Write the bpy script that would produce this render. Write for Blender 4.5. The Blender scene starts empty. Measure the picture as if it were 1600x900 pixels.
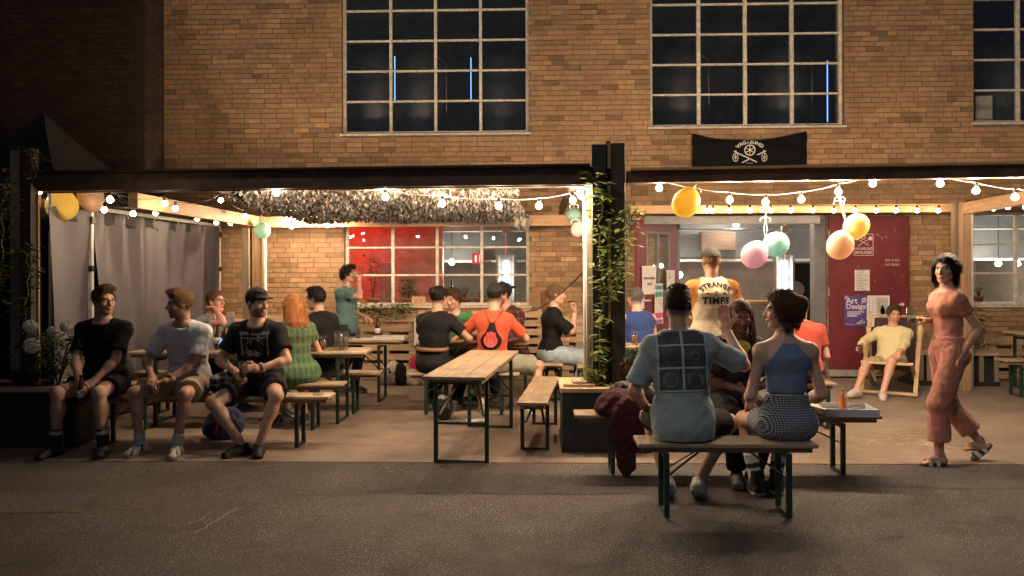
import bpy, bmesh, math, random
import numpy as np
from mathutils import Vector, Matrix
from mathutils.bvhtree import BVHTree
R = math.radians
rng = random.Random(7)
sc = bpy.context.scene
COL = sc.collection

# ------------------------------------------------------------------ camera
CAM_H, FPX, V0 = 1.62, 1200.0, 422.0
YAW, ROLL = R(1.7), 0.0034
cam_d = bpy.data.cameras.new('camera'); cam = bpy.data.objects.new('camera', cam_d); COL.objects.link(cam)
cam_d.sensor_width = 36; cam_d.lens = 36 * FPX / 1600
cam_d.shift_y = -(450 - V0) / 1600
cam_d.clip_start = 0.05; cam_d.clip_end = 400
cy_, sy_ = math.cos(YAW), math.sin(YAW)
def _yaw(v): return Vector((v[0]*cy_ - v[1]*sy_, v[0]*sy_ + v[1]*cy_, v[2]))
_r = _yaw((math.cos(ROLL), 0, -math.sin(ROLL))); _u = _yaw((math.sin(ROLL), 0, math.cos(ROLL))); _f = _yaw((0, 1, 0))
mw = Matrix.Identity(4)
for i in range(3):
    mw[i][0], mw[i][1], mw[i][2] = _r[i], _u[i], -_f[i]
mw[2][3] = CAM_H
cam.matrix_world = mw
sc.camera = cam
def ray(u, v):
    a, b = (u - 800) / FPX, (V0 - v) / FPX
    return _r * a + _u * b + _f
def P(u, v, y):            # the point on the pixel's ray at world depth y
    d = ray(u, v); t = y / d.y
    return Vector((d.x*t, y, CAM_H + d.z*t))
def G(u, v, z=0.0):        # the point on the pixel's ray at height z
    d = ray(u, v); t = (z - CAM_H) / d.z
    return Vector((d.x*t, d.y*t, z))
def PX(u, y, z=1.0):       # x of an image column at depth y
    return P(u, V0 - (z - CAM_H) * FPX / y, y).x

# ------------------------------------------------------------------ light
SUN_EL, SUN_AZ = 44.0, 213.0          # a weak warm lamp-like sky glow from behind the viewer
w = bpy.data.worlds.new('World'); sc.world = w; w.use_nodes = True
nt = w.node_tree; bg = nt.nodes['Background']
sky = nt.nodes.new('ShaderNodeTexSky'); sky.sky_type = 'NISHITA'; sky.sun_disc = False
sky.sun_elevation = R(SUN_EL); sky.sun_rotation = R(SUN_AZ)
nt.links.new(sky.outputs[0], bg.inputs[0]); bg.inputs[1].default_value = 0.0055
sd = bpy.data.lights.new('sun', 'SUN'); sd.energy = 0.15; sd.angle = R(3.0); sd.color = (1.0, 0.86, 0.70)
so = bpy.data.objects.new('sun', sd); COL.objects.link(so)
az = R(SUN_AZ)
sdir = Vector((math.sin(az)*math.cos(R(SUN_EL)), math.cos(az)*math.cos(R(SUN_EL)), math.sin(R(SUN_EL))))
so.rotation_euler = (-sdir).to_track_quat('-Z', 'Y').to_euler()
sc.view_settings.view_transform = 'Standard'; sc.view_settings.look = 'None'
sc.view_settings.exposure = 1.6; sc.view_settings.gamma = 1.0
sc.render.engine = 'CYCLES'
sc.cycles.use_denoising = True
try: sc.cycles.denoiser = 'OPENIMAGEDENOISE'
except Exception: pass
sc.cycles.max_bounces = 6; sc.cycles.diffuse_bounces = 3; sc.cycles.glossy_bounces = 3
sc.cycles.transmission_bounces = 6; sc.cycles.transparent_max_bounces = 12
sc.cycles.sample_clamp_indirect = 4.0; sc.cycles.caustics_reflective = False; sc.cycles.caustics_refractive = False
sc.cycles.use_light_tree = True
BULB_L = 330.0

# ------------------------------------------------------------------ materials
def _new(name):
    m = bpy.data.materials.new(name); m.use_nodes = True
    return m, m.node_tree, m.node_tree.nodes['Principled BSDF']
def N(nt, t, **kw):
    n = nt.nodes.new(t)
    for k, v in kw.items(): setattr(n, k, v)
    return n
def _coords(nt, scale, kind='Object', rot=None):
    tc = N(nt, 'ShaderNodeTexCoord'); mp = N(nt, 'ShaderNodeMapping')
    mp.inputs['Scale'].default_value = scale if hasattr(scale, '__len__') else (scale,)*3
    if rot: mp.inputs['Rotation'].default_value = rot
    nt.links.new(tc.outputs[kind], mp.inputs[0]); return mp.outputs[0]
def _mix(nt, fac, a, b, blend='MIX'):
    n = N(nt, 'ShaderNodeMix', data_type='RGBA', blend_type=blend)
    for s, val in ((n.inputs[0], fac), (n.inputs[6], a), (n.inputs[7], b)):
        if hasattr(val, 'is_linked') or hasattr(val, 'node'): nt.links.new(val, s)
        elif hasattr(val, '__len__'): s.default_value = (*val[:3], 1)
        else: s.default_value = val
    return n.outputs[2]
def _ramp(nt, inp, stops):
    r = N(nt, 'ShaderNodeValToRGB'); nt.links.new(inp, r.inputs[0])
    e = r.color_ramp.elements
    while len(e) < len(stops): e.new(0.5)
    for el, (p, c) in zip(e, stops):
        el.position = p; el.color = (c, c, c, 1) if not hasattr(c, '__len__') else (*c, 1)
    return r.outputs[0]
def _noise(nt, co, scale, detail=4, rough=0.6):
    n = N(nt, 'ShaderNodeTexNoise'); n.inputs['Scale'].default_value = scale; n.inputs['Detail'].default_value = detail
    n.inputs['Roughness'].default_value = rough; nt.links.new(co, n.inputs['Vector']); return n.outputs[0]
def _bump(nt, b, h, strength, dist=0.01):
    n = N(nt, 'ShaderNodeBump'); n.inputs['Strength'].default_value = strength; n.inputs['Distance'].default_value = dist
    nt.links.new(h, n.inputs['Height']); nt.links.new(n.outputs[0], b.inputs['Normal'])
def mat(name, col, rough=0.6, var=0.25, scale=6.0, bump=0.0, metal=0.0, attr=None, spec=0.5, stretch=None, fine=0.0):
    m, nt, b = _new(name)
    co = _coords(nt, stretch or 1.0)
    n1 = _noise(nt, co, scale, 5, 0.62)
    f = _ramp(nt, n1, [(0.3, 0.0), (0.7, 1.0)])
    lo = [c*(1-var) for c in col]; hi = [min(1, c*(1+var)) for c in col]
    c = _mix(nt, f, lo, hi)
    if attr:
        a = N(nt, 'ShaderNodeVertexColor', layer_name=attr)
        c = _mix(nt, 1.0, c, a.outputs[0], 'MULTIPLY')
    nt.links.new(c, b.inputs['Base Color'])
    b.inputs['Roughness'].default_value = rough; b.inputs['Metallic'].default_value = metal
    b.inputs['Specular IOR Level'].default_value = spec
    if bump: _bump(nt, b, _noise(nt, co, fine or scale*6, 3, 0.7), bump, 0.004)
    return m
def wood(name, col, rough=0.55, axis=0, var=0.35, bump=0.25, worn=None, scale=1.0):
    m, nt, b = _new(name)
    st = [14.0*scale]*3; st[axis] = 0.9*scale
    co = _coords(nt, st)
    n1 = _noise(nt, co, 2.2, 6, 0.65)
    f = _ramp(nt, n1, [(0.28, 0.0), (0.72, 1.0)])
    c = _mix(nt, f, [x*(1-var) for x in col], [min(1, x*(1+var)) for x in col])
    if worn:
        big = _noise(nt, _coords(nt, 1.0), 5.0, 5, 0.7)
        c = _mix(nt, _ramp(nt, big, [(0.45, 0.0), (0.62, 1.0)]), c, worn)
    oi = N(nt, 'ShaderNodeObjectInfo')
    c = _mix(nt, 1.0, c, _ramp(nt, oi.outputs['Random'], [(0.0, 0.78), (1.0, 1.12)]), 'MULTIPLY')
    nt.links.new(c, b.inputs['Base Color']); b.inputs['Roughness'].default_value = rough
    _bump(nt, b, n1, bump, 0.004)
    return m
def emat(name, col, strength):
    m = bpy.data.materials.new(name); m.use_nodes = True; nt = m.node_tree
    nt.nodes.clear(); e = N(nt, 'ShaderNodeEmission'); o = N(nt, 'ShaderNodeOutputMaterial')
    e.inputs[0].default_value = (*col, 1); e.inputs[1].default_value = strength
    nt.links.new(e.outputs[0], o.inputs[0]); return m
def glassmat(name, tint=(0.92, 0.94, 0.92), refl=1.45, rough=0.01, dirt=0.025):
    m = bpy.data.materials.new(name); m.use_nodes = True; nt = m.node_tree; nt.nodes.clear()
    o = N(nt, 'ShaderNodeOutputMaterial'); t = N(nt, 'ShaderNodeBsdfTransparent'); g = N(nt, 'ShaderNodeBsdfGlossy')
    d = N(nt, 'ShaderNodeBsdfDiffuse'); lw = N(nt, 'ShaderNodeLayerWeight'); mx = N(nt, 'ShaderNodeMixShader'); m2 = N(nt, 'ShaderNodeMixShader')
    t.inputs[0].default_value = (*tint, 1); g.inputs['Roughness'].default_value = rough; lw.inputs[0].default_value = 0.28
    d.inputs[0].default_value = (0.35, 0.33, 0.30, 1)
    nz = _noise(nt, _coords(nt, (3, 3, 1.2)), 3.0, 5, 0.7)
    nt.links.new(_ramp(nt, nz, [(0.35, 0.0), (0.8, dirt)]), m2.inputs[0])
    nt.links.new(_ramp(nt, lw.outputs['Facing'], [(0.0, 0.045), (0.45, 0.07), (1.0, 0.75)]), mx.inputs[0]); nt.links.new(t.outputs[0], mx.inputs[1]); nt.links.new(g.outputs[0], mx.inputs[2])
    nt.links.new(mx.outputs[0], m2.inputs[1]); nt.links.new(d.outputs[0], m2.inputs[2])
    nt.links.new(m2.outputs[0], o.inputs[0]); return m

# ------------------------------------------------------------------ mesh helpers
class MB:
    def __init__(s): s.v = []; s.f = []; s.c = []
    def quad(s, a, b, c, d, col=None):
        n = len(s.v); s.v += [tuple(a), tuple(b), tuple(c), tuple(d)]; s.f.append((n, n+1, n+2, n+3)); s._c(col, 4); return s
    def _c(s, col, n):
        s.c += [col or (1, 1, 1)] * n
    def box(s, lo, hi, M=None, col=None):
        (x0, y0, z0), (x1, y1, z1) = lo, hi
        vs = [Vector(p) for p in ((x0,y0,z0),(x1,y0,z0),(x1,y1,z0),(x0,y1,z0),(x0,y0,z1),(x1,y0,z1),(x1,y1,z1),(x0,y1,z1))]
        if M is not None: vs = [M @ p for p in vs]
        n = len(s.v); s.v += [tuple(p) for p in vs]
        for f in ((0,3,2,1),(4,5,6,7),(0,1,5,4),(1,2,6,5),(2,3,7,6),(3,0,4,7)): s.f.append(tuple(n+i for i in f))
        s._c(col, 8); return s
    def bar(s, a, b, wx, wz, up=(0, 0, 1), col=None):      # rectangular bar from a to b
        a, b = Vector(a), Vector(b); d = (b - a); L = d.length; d /= L
        up = Vector(up); x = d.cross(up)
        if x.length < 1e-4: x = d.cross(Vector((0, 1, 0)))
        x.normalize(); z = x.cross(d)
        M = Matrix(((x[0], d[0], z[0], a[0]), (x[1], d[1], z[1], a[1]), (x[2], d[2], z[2], a[2]), (0, 0, 0, 1)))
        return s.box((-wx/2, 0, -wz/2), (wx/2, L, wz/2), M, col)
    def tube(s, pts, r, n=8, col=None, cap=True):
        pts = [Vector(p) for p in pts]; rs = r if hasattr(r, '__len__') else [r]*len(pts)
        base = len(s.v); up = None
        for i, p in enumerate(pts):
            d = (pts[min(i+1, len(pts)-1)] - pts[max(i-1, 0)]).normalized()
            if up is None:
                up = Vector((0, 0, 1)) if abs(d.z) < 0.9 else Vector((1, 0, 0))
            x = d.cross(up)
            if x.length < 1e-5: x = d.orthogonal()
            x.normalize(); up = x.cross(d).normalized()
            for k in range(n):
                a = 2*math.pi*k/n
                s.v.append(tuple(p + (x*math.cos(a) + up*math.sin(a)) * rs[i]))
        s._c(col, n*len(pts))
        for i in range(len(pts)-1):
            for k in range(n):
                k2 = (k+1) % n
                s.f.append((base+i*n+k, base+i*n+k2, base+(i+1)*n+k2, base+(i+1)*n+k))
        if cap:
            s.f.append(tuple(base+k for k in reversed(range(n)))); s.f.append(tuple(base+(len(pts)-1)*n+k for k in range(n)))
        return s
    def lathe(s, prof, c=(0, 0, 0), n=16, col=None, M=None):
        base = len(s.v); c = Vector(c)
        for r, z in prof:
            for k in range(n):
                a = 2*math.pi*k/n; p = Vector((r*math.cos(a), r*math.sin(a), z))
                s.v.append(tuple((M @ p if M is not None else p) + c))
        s._c(col, n*len(prof))
        for i in range(len(prof)-1):
            for k in range(n):
                k2 = (k+1) % n
                s.f.append((base+i*n+k, base+i*n+k2, base+(i+1)*n+k2, base+(i+1)*n+k))
        if prof[0][0] > 1e-5: s.f.append(tuple(base+k for k in reversed(range(n))))
        if prof[-1][0] > 1e-5: s.f.append(tuple(base+(len(prof)-1)*n+k for k in range(n)))
        return s
    def grid(s, fn, nu, nv, col=None):
        base = len(s.v)
        for j in range(nv+1):
            for i in range(nu+1): s.v.append(tuple(fn(i/nu, j/nv)))
        s._c(col, (nu+1)*(nv+1))
        for j in range(nv):
            for i in range(nu):
                a = base + j*(nu+1) + i; s.f.append((a, a+1, a+nu+2, a+nu+1))
        return s
    def mesh(s, name, m=None, smooth=False, colors=False):
        me = bpy.data.meshes.new(name); me.from_pydata(s.v, [], s.f)
        if m: me.materials.append(m)
        if colors:
            at = me.color_attributes.new('tint', 'FLOAT_COLOR', 'POINT')
            at.data.foreach_set('color', np.array([(c[0], c[1], c[2], 1) for c in s.c], dtype=np.float32).ravel())
        if smooth: me.polygons.foreach_set('use_smooth', [True]*len(me.polygons))
        me.update(); return me
    def build(s, name, m, parent=None, smooth=False, colors=False, loc=None, bevel=0.0):
        o = link(name, s.mesh(name, m, smooth, colors), parent, loc)
        if bevel:
            b = o.modifiers.new('bevel', 'BEVEL'); b.width = bevel; b.segments = 2; b.limit_method = 'ANGLE'
        return o
def link(name, me, parent=None, loc=None):
    o = bpy.data.objects.new(name, me); COL.objects.link(o)
    if parent: o.parent = parent
    if loc is not None: o.location = loc
    return o
def tag(o, label=None, cat=None, group=None, kind=None):
    if label: o['label'] = label
    if cat: o['category'] = cat
    if group: o['group'] = group
    if kind: o['kind'] = kind
    return o
def empty(name, loc=(0, 0, 0), rz=0.0, label=None, cat=None, group=None):
    o = bpy.data.objects.new(name, None); COL.objects.link(o); o.location = loc; o.rotation_euler = (0, 0, rz)
    o.empty_display_size = 0.1
    return tag(o, label, cat, group)
def copy_tree(o, parent=None):
    c = o.copy(); COL.objects.link(c); c.parent = parent
    for ch in o.children: copy_tree(ch, c)
    return c
def text_geo(txt, size=1.0, arc=None, bold=0.0, spacing=1.0):
    """flat triangles of a word: (verts (n,2), faces), centred"""
    cu = bpy.data.curves.new('t', 'FONT'); cu.body = txt; cu.size = size; cu.align_x = 'CENTER'; cu.align_y = 'CENTER'
    cu.offset = bold; cu.space_character = spacing; cu.resolution_u = 3; cu.fill_mode = 'FRONT'
    ob = bpy.data.objects.new('t', cu); COL.objects.link(ob)
    dg = bpy.context.evaluated_depsgraph_get(); me = bpy.data.meshes.new_from_object(ob.evaluated_get(dg))
    vs = [(v.co.x, v.co.y) for v in me.vertices]; fs = [tuple(p.vertices) for p in me.polygons]
    bpy.data.objects.remove(ob); bpy.data.curves.remove(cu); bpy.data.meshes.remove(me)
    if arc:          # bend upward round a circle of radius arc
        vs = [((arc + y)*math.sin(x/arc), (arc + y)*math.cos(x/arc) - arc) for x, y in vs]
    return vs, fs
class Flat:
    """2-D drawing: shapes in u,v, later laid onto a plane or projected onto a surface"""
    def __init__(s): s.v = []; s.f = []
    def add(s, vs, fs, du=0, dv=0, k=1.0):
        n = len(s.v); s.v += [(x*k+du, y*k+dv) for x, y in vs]; s.f += [tuple(n+i for i in f) for f in fs]; return s
    def text(s, t, size, u=0, v=0, arc=None, bold=0.0, spacing=1.0):
        vs, fs = text_geo(t, size, arc, bold, spacing); return s.add(vs, fs, u, v)
    def rect(s, u0, v0, u1, v1, n=1):
        for i in range(n):
            for j in range(n):
                a, b = u0+(u1-u0)*i/n, u0+(u1-u0)*(i+1)/n; c, d = v0+(v1-v0)*j/n, v0+(v1-v0)*(j+1)/n
                s.add([(a, c), (b, c), (b, d), (a, d)], [(0, 1, 2, 3)])
        return s
    def line(s, a, b, w):
        a, b = Vector(a), Vector(b); d = (b-a).normalized(); n = Vector((-d.y, d.x))*w/2
        return s.add([tuple(a-n), tuple(b-n), tuple(b+n), tuple(a+n)], [(0, 1, 2, 3)])
    def ring(s, u, v, r0, r1, n=24, a0=0, a1=2*math.pi, sx=1.0):
        vs = []; fs = []
        for k in range(n+1):
            a = a0+(a1-a0)*k/n; vs += [(u+r0*math.cos(a)*sx, v+r0*math.sin(a)), (u+r1*math.cos(a)*sx, v+r1*math.sin(a))]
        for k in range(n): fs.append((2*k, 2*k+1, 2*k+3, 2*k+2))
        return s.add(vs, fs)
    def disc(s, u, v, r, n=16, sx=1.0):
        return s.add([(u+r*math.cos(2*math.pi*k/n)*sx, v+r*math.sin(2*math.pi*k/n)) for k in range(n)], [tuple(range(n))])
    def plane(s, name, m, o, U, Vv, parent=None):
        o, U, Vv = Vector(o), Vector(U), Vector(Vv)
        mb = MB(); mb.v = [tuple(o + U*x + Vv*y) for x, y in s.v]; mb.f = s.f; return mb.build(name, m, parent)
    def project(s, name, m, bvh, o, U, Vv, nrm, parent=None, off=0.003, base=Vector((0, 0, 0)), far=0.5):
        """lay on a surface along -nrm; o,U,Vv in world, result relative to base"""
        o, U, Vv, nrm = Vector(o), Vector(U), Vector(Vv), Vector(nrm).normalized()
        mb = MB(); last = None; ok = []
        for x, y in s.v:
            p = o + U*x + Vv*y + nrm*far*0.5
            h = bvh.ray_cast(p, -nrm, far*1.2)
            ok.append(h[0] is not None)
            q = (h[0] + nrm*off) if h[0] is not None else (p - nrm*far*0.5)
            mb.v.append(tuple(q - base))
        mb.f = [f for f in s.f if all(ok[i] for i in f)]
        return mb.build(name, m, parent)
# ------------------------------------------------------------------ palette
M = {}
M['mortar'] = mat('mortar', (0.21, 0.145, 0.09), 0.9, 0.3, 9, 0.5)
def brick_mat():
    m, nt, b = _new('brick'); co = _coords(nt, 1.0, 'Object'); geo = N(nt, 'ShaderNodeNewGeometry')
    def wn(scale, st, detail=5):
        mp = N(nt, 'ShaderNodeMapping'); mp.inputs['Scale'].default_value = st; nt.links.new(geo.outputs['Position'], mp.inputs[0]); return _noise(nt, mp.outputs[0], scale, detail, .65)
    a = N(nt, 'ShaderNodeVertexColor', layer_name='tint')
    c = _mix(nt, 1.0, (0.395, 0.246, 0.135), a.outputs[0], 'MULTIPLY')
    c = _mix(nt, 1.0, c, _ramp(nt, wn(14, (1, 1, 1)), [(.3, .78), (.7, 1.15)]), 'MULTIPLY')
    c = _mix(nt, _ramp(nt, wn(1.1, (1, 1, .32)), [(.50, 0.0), (.72, .55)]), c, (.15, .095, .06))       # rain streaks and soot
    c = _mix(nt, _ramp(nt, wn(2.4, (1, 1, 1)), [(.60, 0.0), (.76, .35)]), c, (.52, .42, .30))            # lime bloom
    nt.links.new(c, b.inputs['Base Color']); b.inputs['Roughness'].default_value = .85
    _bump(nt, b, wn(70, (1, 1, 1), 3), .6, .006); return m
M['brick'] = brick_mat()
M['shaded_dark_brick'] = mat('shaded_dark_brick', (0.045, 0.026, 0.020), 0.85, 0.3, 5, 0.4, attr='tint')  # dark brown brick with the wing's shade put into the colour
M['frame_paint'] = mat('frame_paint', (0.64, 0.59, 0.50), 0.6, 0.3, 14, 0.3)
M['glass'] = glassmat('window_glass')
M['maroon'] = mat('maroon_paint', (0.150, 0.022, 0.030), 0.5, 0.22, 4, 0.1)
M['grey_paint'] = mat('grey_paint', (0.16, 0.165, 0.17), 0.55, 0.2, 6, 0.1)
M['steel'] = mat('steel', (0.30, 0.30, 0.30), 0.5, 0.15, 8, 0.0, metal=0.85)
M['white_metal'] = mat('white_metal', (0.62, 0.60, 0.57), 0.4, 0.15, 10)
M['wood_new'] = wood('wood_new', (0.50, 0.31, 0.15), 0.55, 0)
M['wood_new_y'] = wood('wood_new_y', (0.48, 0.30, 0.15), 0.55, 1)
M['wood_new_z'] = wood('wood_new_z', (0.42, 0.27, 0.15), 0.6, 2)
M['wood_dark'] = wood('wood_dark', (0.060, 0.040, 0.030), 0.65, 0, worn=(0.11, 0.065, 0.04))
M['wood_dark_z'] = wood('wood_dark_z', (0.055, 0.048, 0.040), 0.7, 2)
M['wood_grey_z'] = wood('wood_grey_z', (0.27, 0.21, 0.15), 0.75, 2)
M['pallet'] = wood('pallet_wood', (0.50, 0.36, 0.22), 0.75, 0)
M['black_wood'] = mat('black_wood', (0.022, 0.024, 0.024), 0.6, 0.4, 9, 0.3)
M['black'] = mat('black_plastic', (0.015, 0.015, 0.016), 0.5, 0.2, 9)

# ------------------------------------------------------------------ ground
def ground_mat(name, base, speck, kind):
    m, nt, b = _new(name); co = _coords(nt, 1.0)
    big = _noise(nt, co, 0.55, 6, 0.65); mid = _noise(nt, co, 4.0, 6, 0.7); fine = _noise(nt, co, 70.0 if kind == 'asphalt' else 55.0, 3, 0.8)
    c = _mix(nt, _ramp(nt, big, [(0.32, 0.0), (0.68, 1.0)]), [x*0.72 for x in base], [x*1.25 for x in base])
    c = _mix(nt, _ramp(nt, mid, [(0.35, 0.72), (0.7, 1.15)]), (0, 0, 0), c)
    vo = N(nt, 'ShaderNodeTexVoronoi'); vo.inputs['Scale'].default_value = 62.0; nt.links.new(co, vo.inputs['Vector'])
    sp = _ramp(nt, vo.outputs['Distance'], [(0.16, 1.0), (0.34, 0.0)])
    gate = _ramp(nt, _noise(nt, co, 1.3, 4, 0.7), [(0.30, 0.15), (0.62, 1.0)])
    mul = N(nt, 'ShaderNodeMath', operation='MULTIPLY'); nt.links.new(sp, mul.inputs[0]); nt.links.new(gate, mul.inputs[1])
    c = _mix(nt, mul.outputs[0] if kind == 'asphalt' else 0.0, c, speck)
    # stains with their own shapes
    st = _ramp(nt, _noise(nt, _coords(nt, (0.8, 1.6, 1)), 2.3, 5, 0.6), [(0.56, 0.0), (0.70, 0.55)])
    c = _mix(nt, st, c, [x*0.45 for x in base])
    nt.links.new(c, b.inputs['Base Color'])
    rr = _ramp(nt, mid, [(0.3, 0.62), (0.7, 0.9)]); nt.links.new(rr, b.inputs['Roughness'])
    hm = _mix(nt, 0.4, fine, mid); _bump(nt, b, hm, 0.9 if kind == 'asphalt' else 0.35, 0.012)
    return m
M['asphalt'] = ground_mat('asphalt', (0.068, 0.058, 0.051), (0.34, 0.31, 0.27), 'asphalt')
M['slab'] = ground_mat('concrete_slab', (0.24, 0.182, 0.138), (0.3, 0.3, 0.3), 'concrete')
WY = 11.6
SEAM = 6.47
def sheet(name, x0, x1, y0, y1, z, m, nx=1, ny=1):
    mb = MB(); mb.grid(lambda u, v: (x0+(x1-x0)*u, y0+(y1-y0)*v, z), nx, ny); return tag(mb.build(name, m), kind='structure')
sheet('asphalt_ground', -60, 60, -40, 60, -0.007, M['asphalt'])
mb = MB(); mb.box((-14, SEAM, -0.2), (16, WY+0.02, 0.0)); tag(mb.build('terrace_slab', M['slab'], bevel=0.006), kind='structure')
# pale crack in the asphalt
mb = MB()
for path, w0 in (([(372, 792), (352, 806), (338, 812), (322, 824), (300, 834)], 0.012), ([(330, 800), (312, 812), (290, 818)], 0.008)):
    pts = [G(u, v, -0.003) for u, v in path]; q = []
    for a, b in zip(pts, pts[1:]):
        for k in range(5): q.append(a.lerp(b, k/5) + Vector((rng.uniform(-.012, .012), rng.uniform(-.012, .012), 0)))
    for a, b in zip(q, q[1:]):
        n = Vector((-(b-a).y, (b-a).x, 0)).normalized()*w0*rng.uniform(.5, 1); mb.quad(a-n, b-n, b+n, a+n)
tag(mb.build('ground_crack', mat('crack_filler', (0.20, 0.18, 0.15), 0.9)), kind='structure')

# repaired patches and hairline cracks in the asphalt
def patch(pts, base):
    q_ = random.Random(len(pts)); P_ = []
    for a, b in zip(pts, pts[1:]+pts[:1]):
        A, B = G(*a, -.004), G(*b, -.004)
        for k in range(9): P_.append(A.lerp(B, k/9)+Vector((q_.uniform(-.02, .02), q_.uniform(-.02, .02), 0)))
    b = MB(); b.v = [tuple(p) for p in P_]; b.c = [(1, 1, 1)]*len(P_); b.f = [tuple(range(len(P_)))]; return tag(b.build('asphalt_patch', base), kind='structure')
patch([(690, 741), (1010, 744), (1010, 772), (655, 770)], ground_mat('asphalt_old', (.056, .052, .049), (.26, .24, .21), 'asphalt'))
patch([(1330, 735), (1640, 737), (1660, 765), (1330, 760)], bpy.data.materials['asphalt_old'])
patch([(-60, 770), (150, 772), (120, 800), (-90, 802)], ground_mat('asphalt_worn', (.092, .083, .073), (.36, .33, .28), 'asphalt'))
q_ = random.Random(77)
for path in ([(1560, 860), (1440, 838), (1310, 846), (1190, 830)], [(420, 760), (520, 775), (610, 768)]):
    mb = MB(); pts = [G(u, v, -.0015) for u, v in path]; fine = []
    for a, b in zip(pts, pts[1:]):
        for k in range(14): fine.append(a.lerp(b, k/14)+Vector((q_.uniform(-.02, .02), q_.uniform(-.02, .02), 0)))
    for a, b in zip(fine, fine[1:]):
        n = Vector((-(b-a).y, (b-a).x, 0)).normalized()*q_.uniform(.001, .003); mb.quad(a-n, b-n, b+n, a+n)
    tag(mb.build('ground_crack', mat('crack_dark', (.018, .016, .015), .95)), kind='structure')
mb = MB()                                                                   # loose grit and leaf litter along the joint
for k in range(420):
    x, y = q_.uniform(-7, 8), SEAM-.03-abs(q_.gauss(0, .16)); s_ = q_.uniform(.004, .013); z_ = -.0065
    a = q_.uniform(0, 6.28); d = Vector((math.cos(a), math.sin(a), 0))*s_; n = Vector((-d.y, d.x, 0))*q_.uniform(.4, .9); p_ = Vector((x, y, z_))
    mb.quad(p_-d, p_-n+Vector((0, 0, s_*.6)), p_+d, p_+n+Vector((0, 0, s_*.5)))
tag(mb.build('grit_litter', mat('grit', (.16, .12, .08), .9)), kind='stuff')
# ------------------------------------------------------------------ brick building
bld = empty('brick_building', (0, WY, 0), 0, 'tan brick factory building with tall steel grid windows and maroon doors', 'building')
def wx(u, v=422): return P(u, v, WY).x
def wz(v, u=800): return P(u, v, WY).z
XL, XR, ZT = wx(257), 10.2, 6.6
WIN = {   # x0, x1, z0, z1
    'up_l': (wx(535), wx(827), wz(208, 680), 6.35), 'lo_l': (wx(538), wx(827), wz(478, 680), wz(338, 680)),
    'up_r': (wx(1017), wx(1320), wz(197, 1165), 6.35), 'up_f': (wx(1522), wx(1818), wz(191, 1600), 6.35),
    'lo_f': (wx(1521), wx(1668), wz(477, 1580), wz(331, 1580)), 'door': (wx(1056), wx(1292), -0.02, wz(336, 1170))}
ops = list(WIN.values())
def inside(x, z, e=0.0): return any(a-e < x < b+e and c-e < z < d+e for a, b, c, d in ops)
xs = sorted({XL, XR, *[o[0] for o in ops], *[o[1] for o in ops]}); zs = sorted({-0.02, ZT, *[o[2] for o in ops], *[o[3] for o in ops]})
mb = MB(); TH = 0.34
for xa, xb in zip(xs, xs[1:]):
    for za, zb in zip(zs, zs[1:]):
        if inside((xa+xb)/2, (za+zb)/2): continue
        mb.quad((xa, .012, za), (xb, .012, za), (xb, .012, zb), (xa, .012, zb)); mb.quad((xa, TH, za), (xa, TH, zb), (xb, TH, zb), (xb, TH, za))
for a, b, c, d in ops:
    mb.quad((a, .012, c), (a, .012, d), (a, TH, d), (a, TH, c)); mb.quad((b, .012, c), (b, TH, c), (b, TH, d), (b, .012, d))
    mb.quad((a, .012, d), (b, .012, d), (b, TH, d), (a, TH, d)); mb.quad((a, .012, c), (a, TH, c), (b, TH, c), (b, .012, c))
mb.quad((XL, .012, -.02), (XL, TH, -.02), (XL, TH, ZT), (XL, .012, ZT)); mb.quad((XL, .012, ZT), (XR, .012, ZT), (XR, TH, ZT), (XL, TH, ZT))
mb.build('wall', M['mortar'], bld)
def tint_of(r):
    t = r.gauss(0.97, 0.095)
    if r.random() < .09: t *= 0.68
    if r.random() < .05: t *= 1.25
    return (t*r.uniform(.97, 1.05), t, t*r.uniform(.86, 1.06))
BL, BH, JT = 0.24, 0.066, 0.010
# the 300 individual bricks share eight meshes
variants = []
for k in range(8):
    t = tint_of(rng); b = MB(); e = 0.003
    b.box((-BL/2, 0, -BH/2), (BL/2, .03, BH/2), None, t); variants.append(b.mesh('brick', M['brick'], False, True))
cand = []; stuff = MB()
row = 0; z = 0.0
while z < ZT - BH:
    off = [0, 0.5, 0.25, 0.75][row % 4 if row % 3 else (row*7) % 4] * (BL+JT); x = XL - off
    while x < XR:
        L = BL if rng.random() > .14 else BL*0.48
        a, b = max(x, XL), min(x+L, XR)
        zc = z+BH/2
        segs = [(a, b)]
        for o in ops:
            if o[2]-BH/2 < zc < o[3]+BH/2:
                ns = []
                for s, t in segs:
                    if t <= o[0] or s >= o[1]: ns.append((s, t)); continue
                    if s < o[0]: ns.append((s, o[0]))
                    if t > o[1]: ns.append((o[1], t))
                segs = ns
        for s, t in segs:
            if t-s > .03: cand.append((s, t, zc))
        x += L + JT
    z += BH + JT; row += 1
# those that show largest: whole bricks near the picture's middle, above the pergola beams or under it beside the window
def vis_key(c):
    s, t, zc = c; xm = (s+t)/2
    if t-s < BL*.95: return 1e6
    return math.hypot(xm-0.95, (zc-3.6)*1.2)
order = sorted(range(len(cand)), key=lambda i: vis_key(cand[i])); single = set(order[:290])
for i, (s, t, zc) in enumerate(cand):
    dy = rng.uniform(-.004, .004)
    if i in single:
        o = link('brick', variants[rng.randrange(8)], bld, ((s+t)/2, dy, zc))
    else: stuff.box((s, dy, zc-BH/2), (t, .03, zc+BH/2), None, tint_of(rng))
tag(stuff.build('brick_courses', M['brick'], bld, colors=True), kind='stuff')
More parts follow.
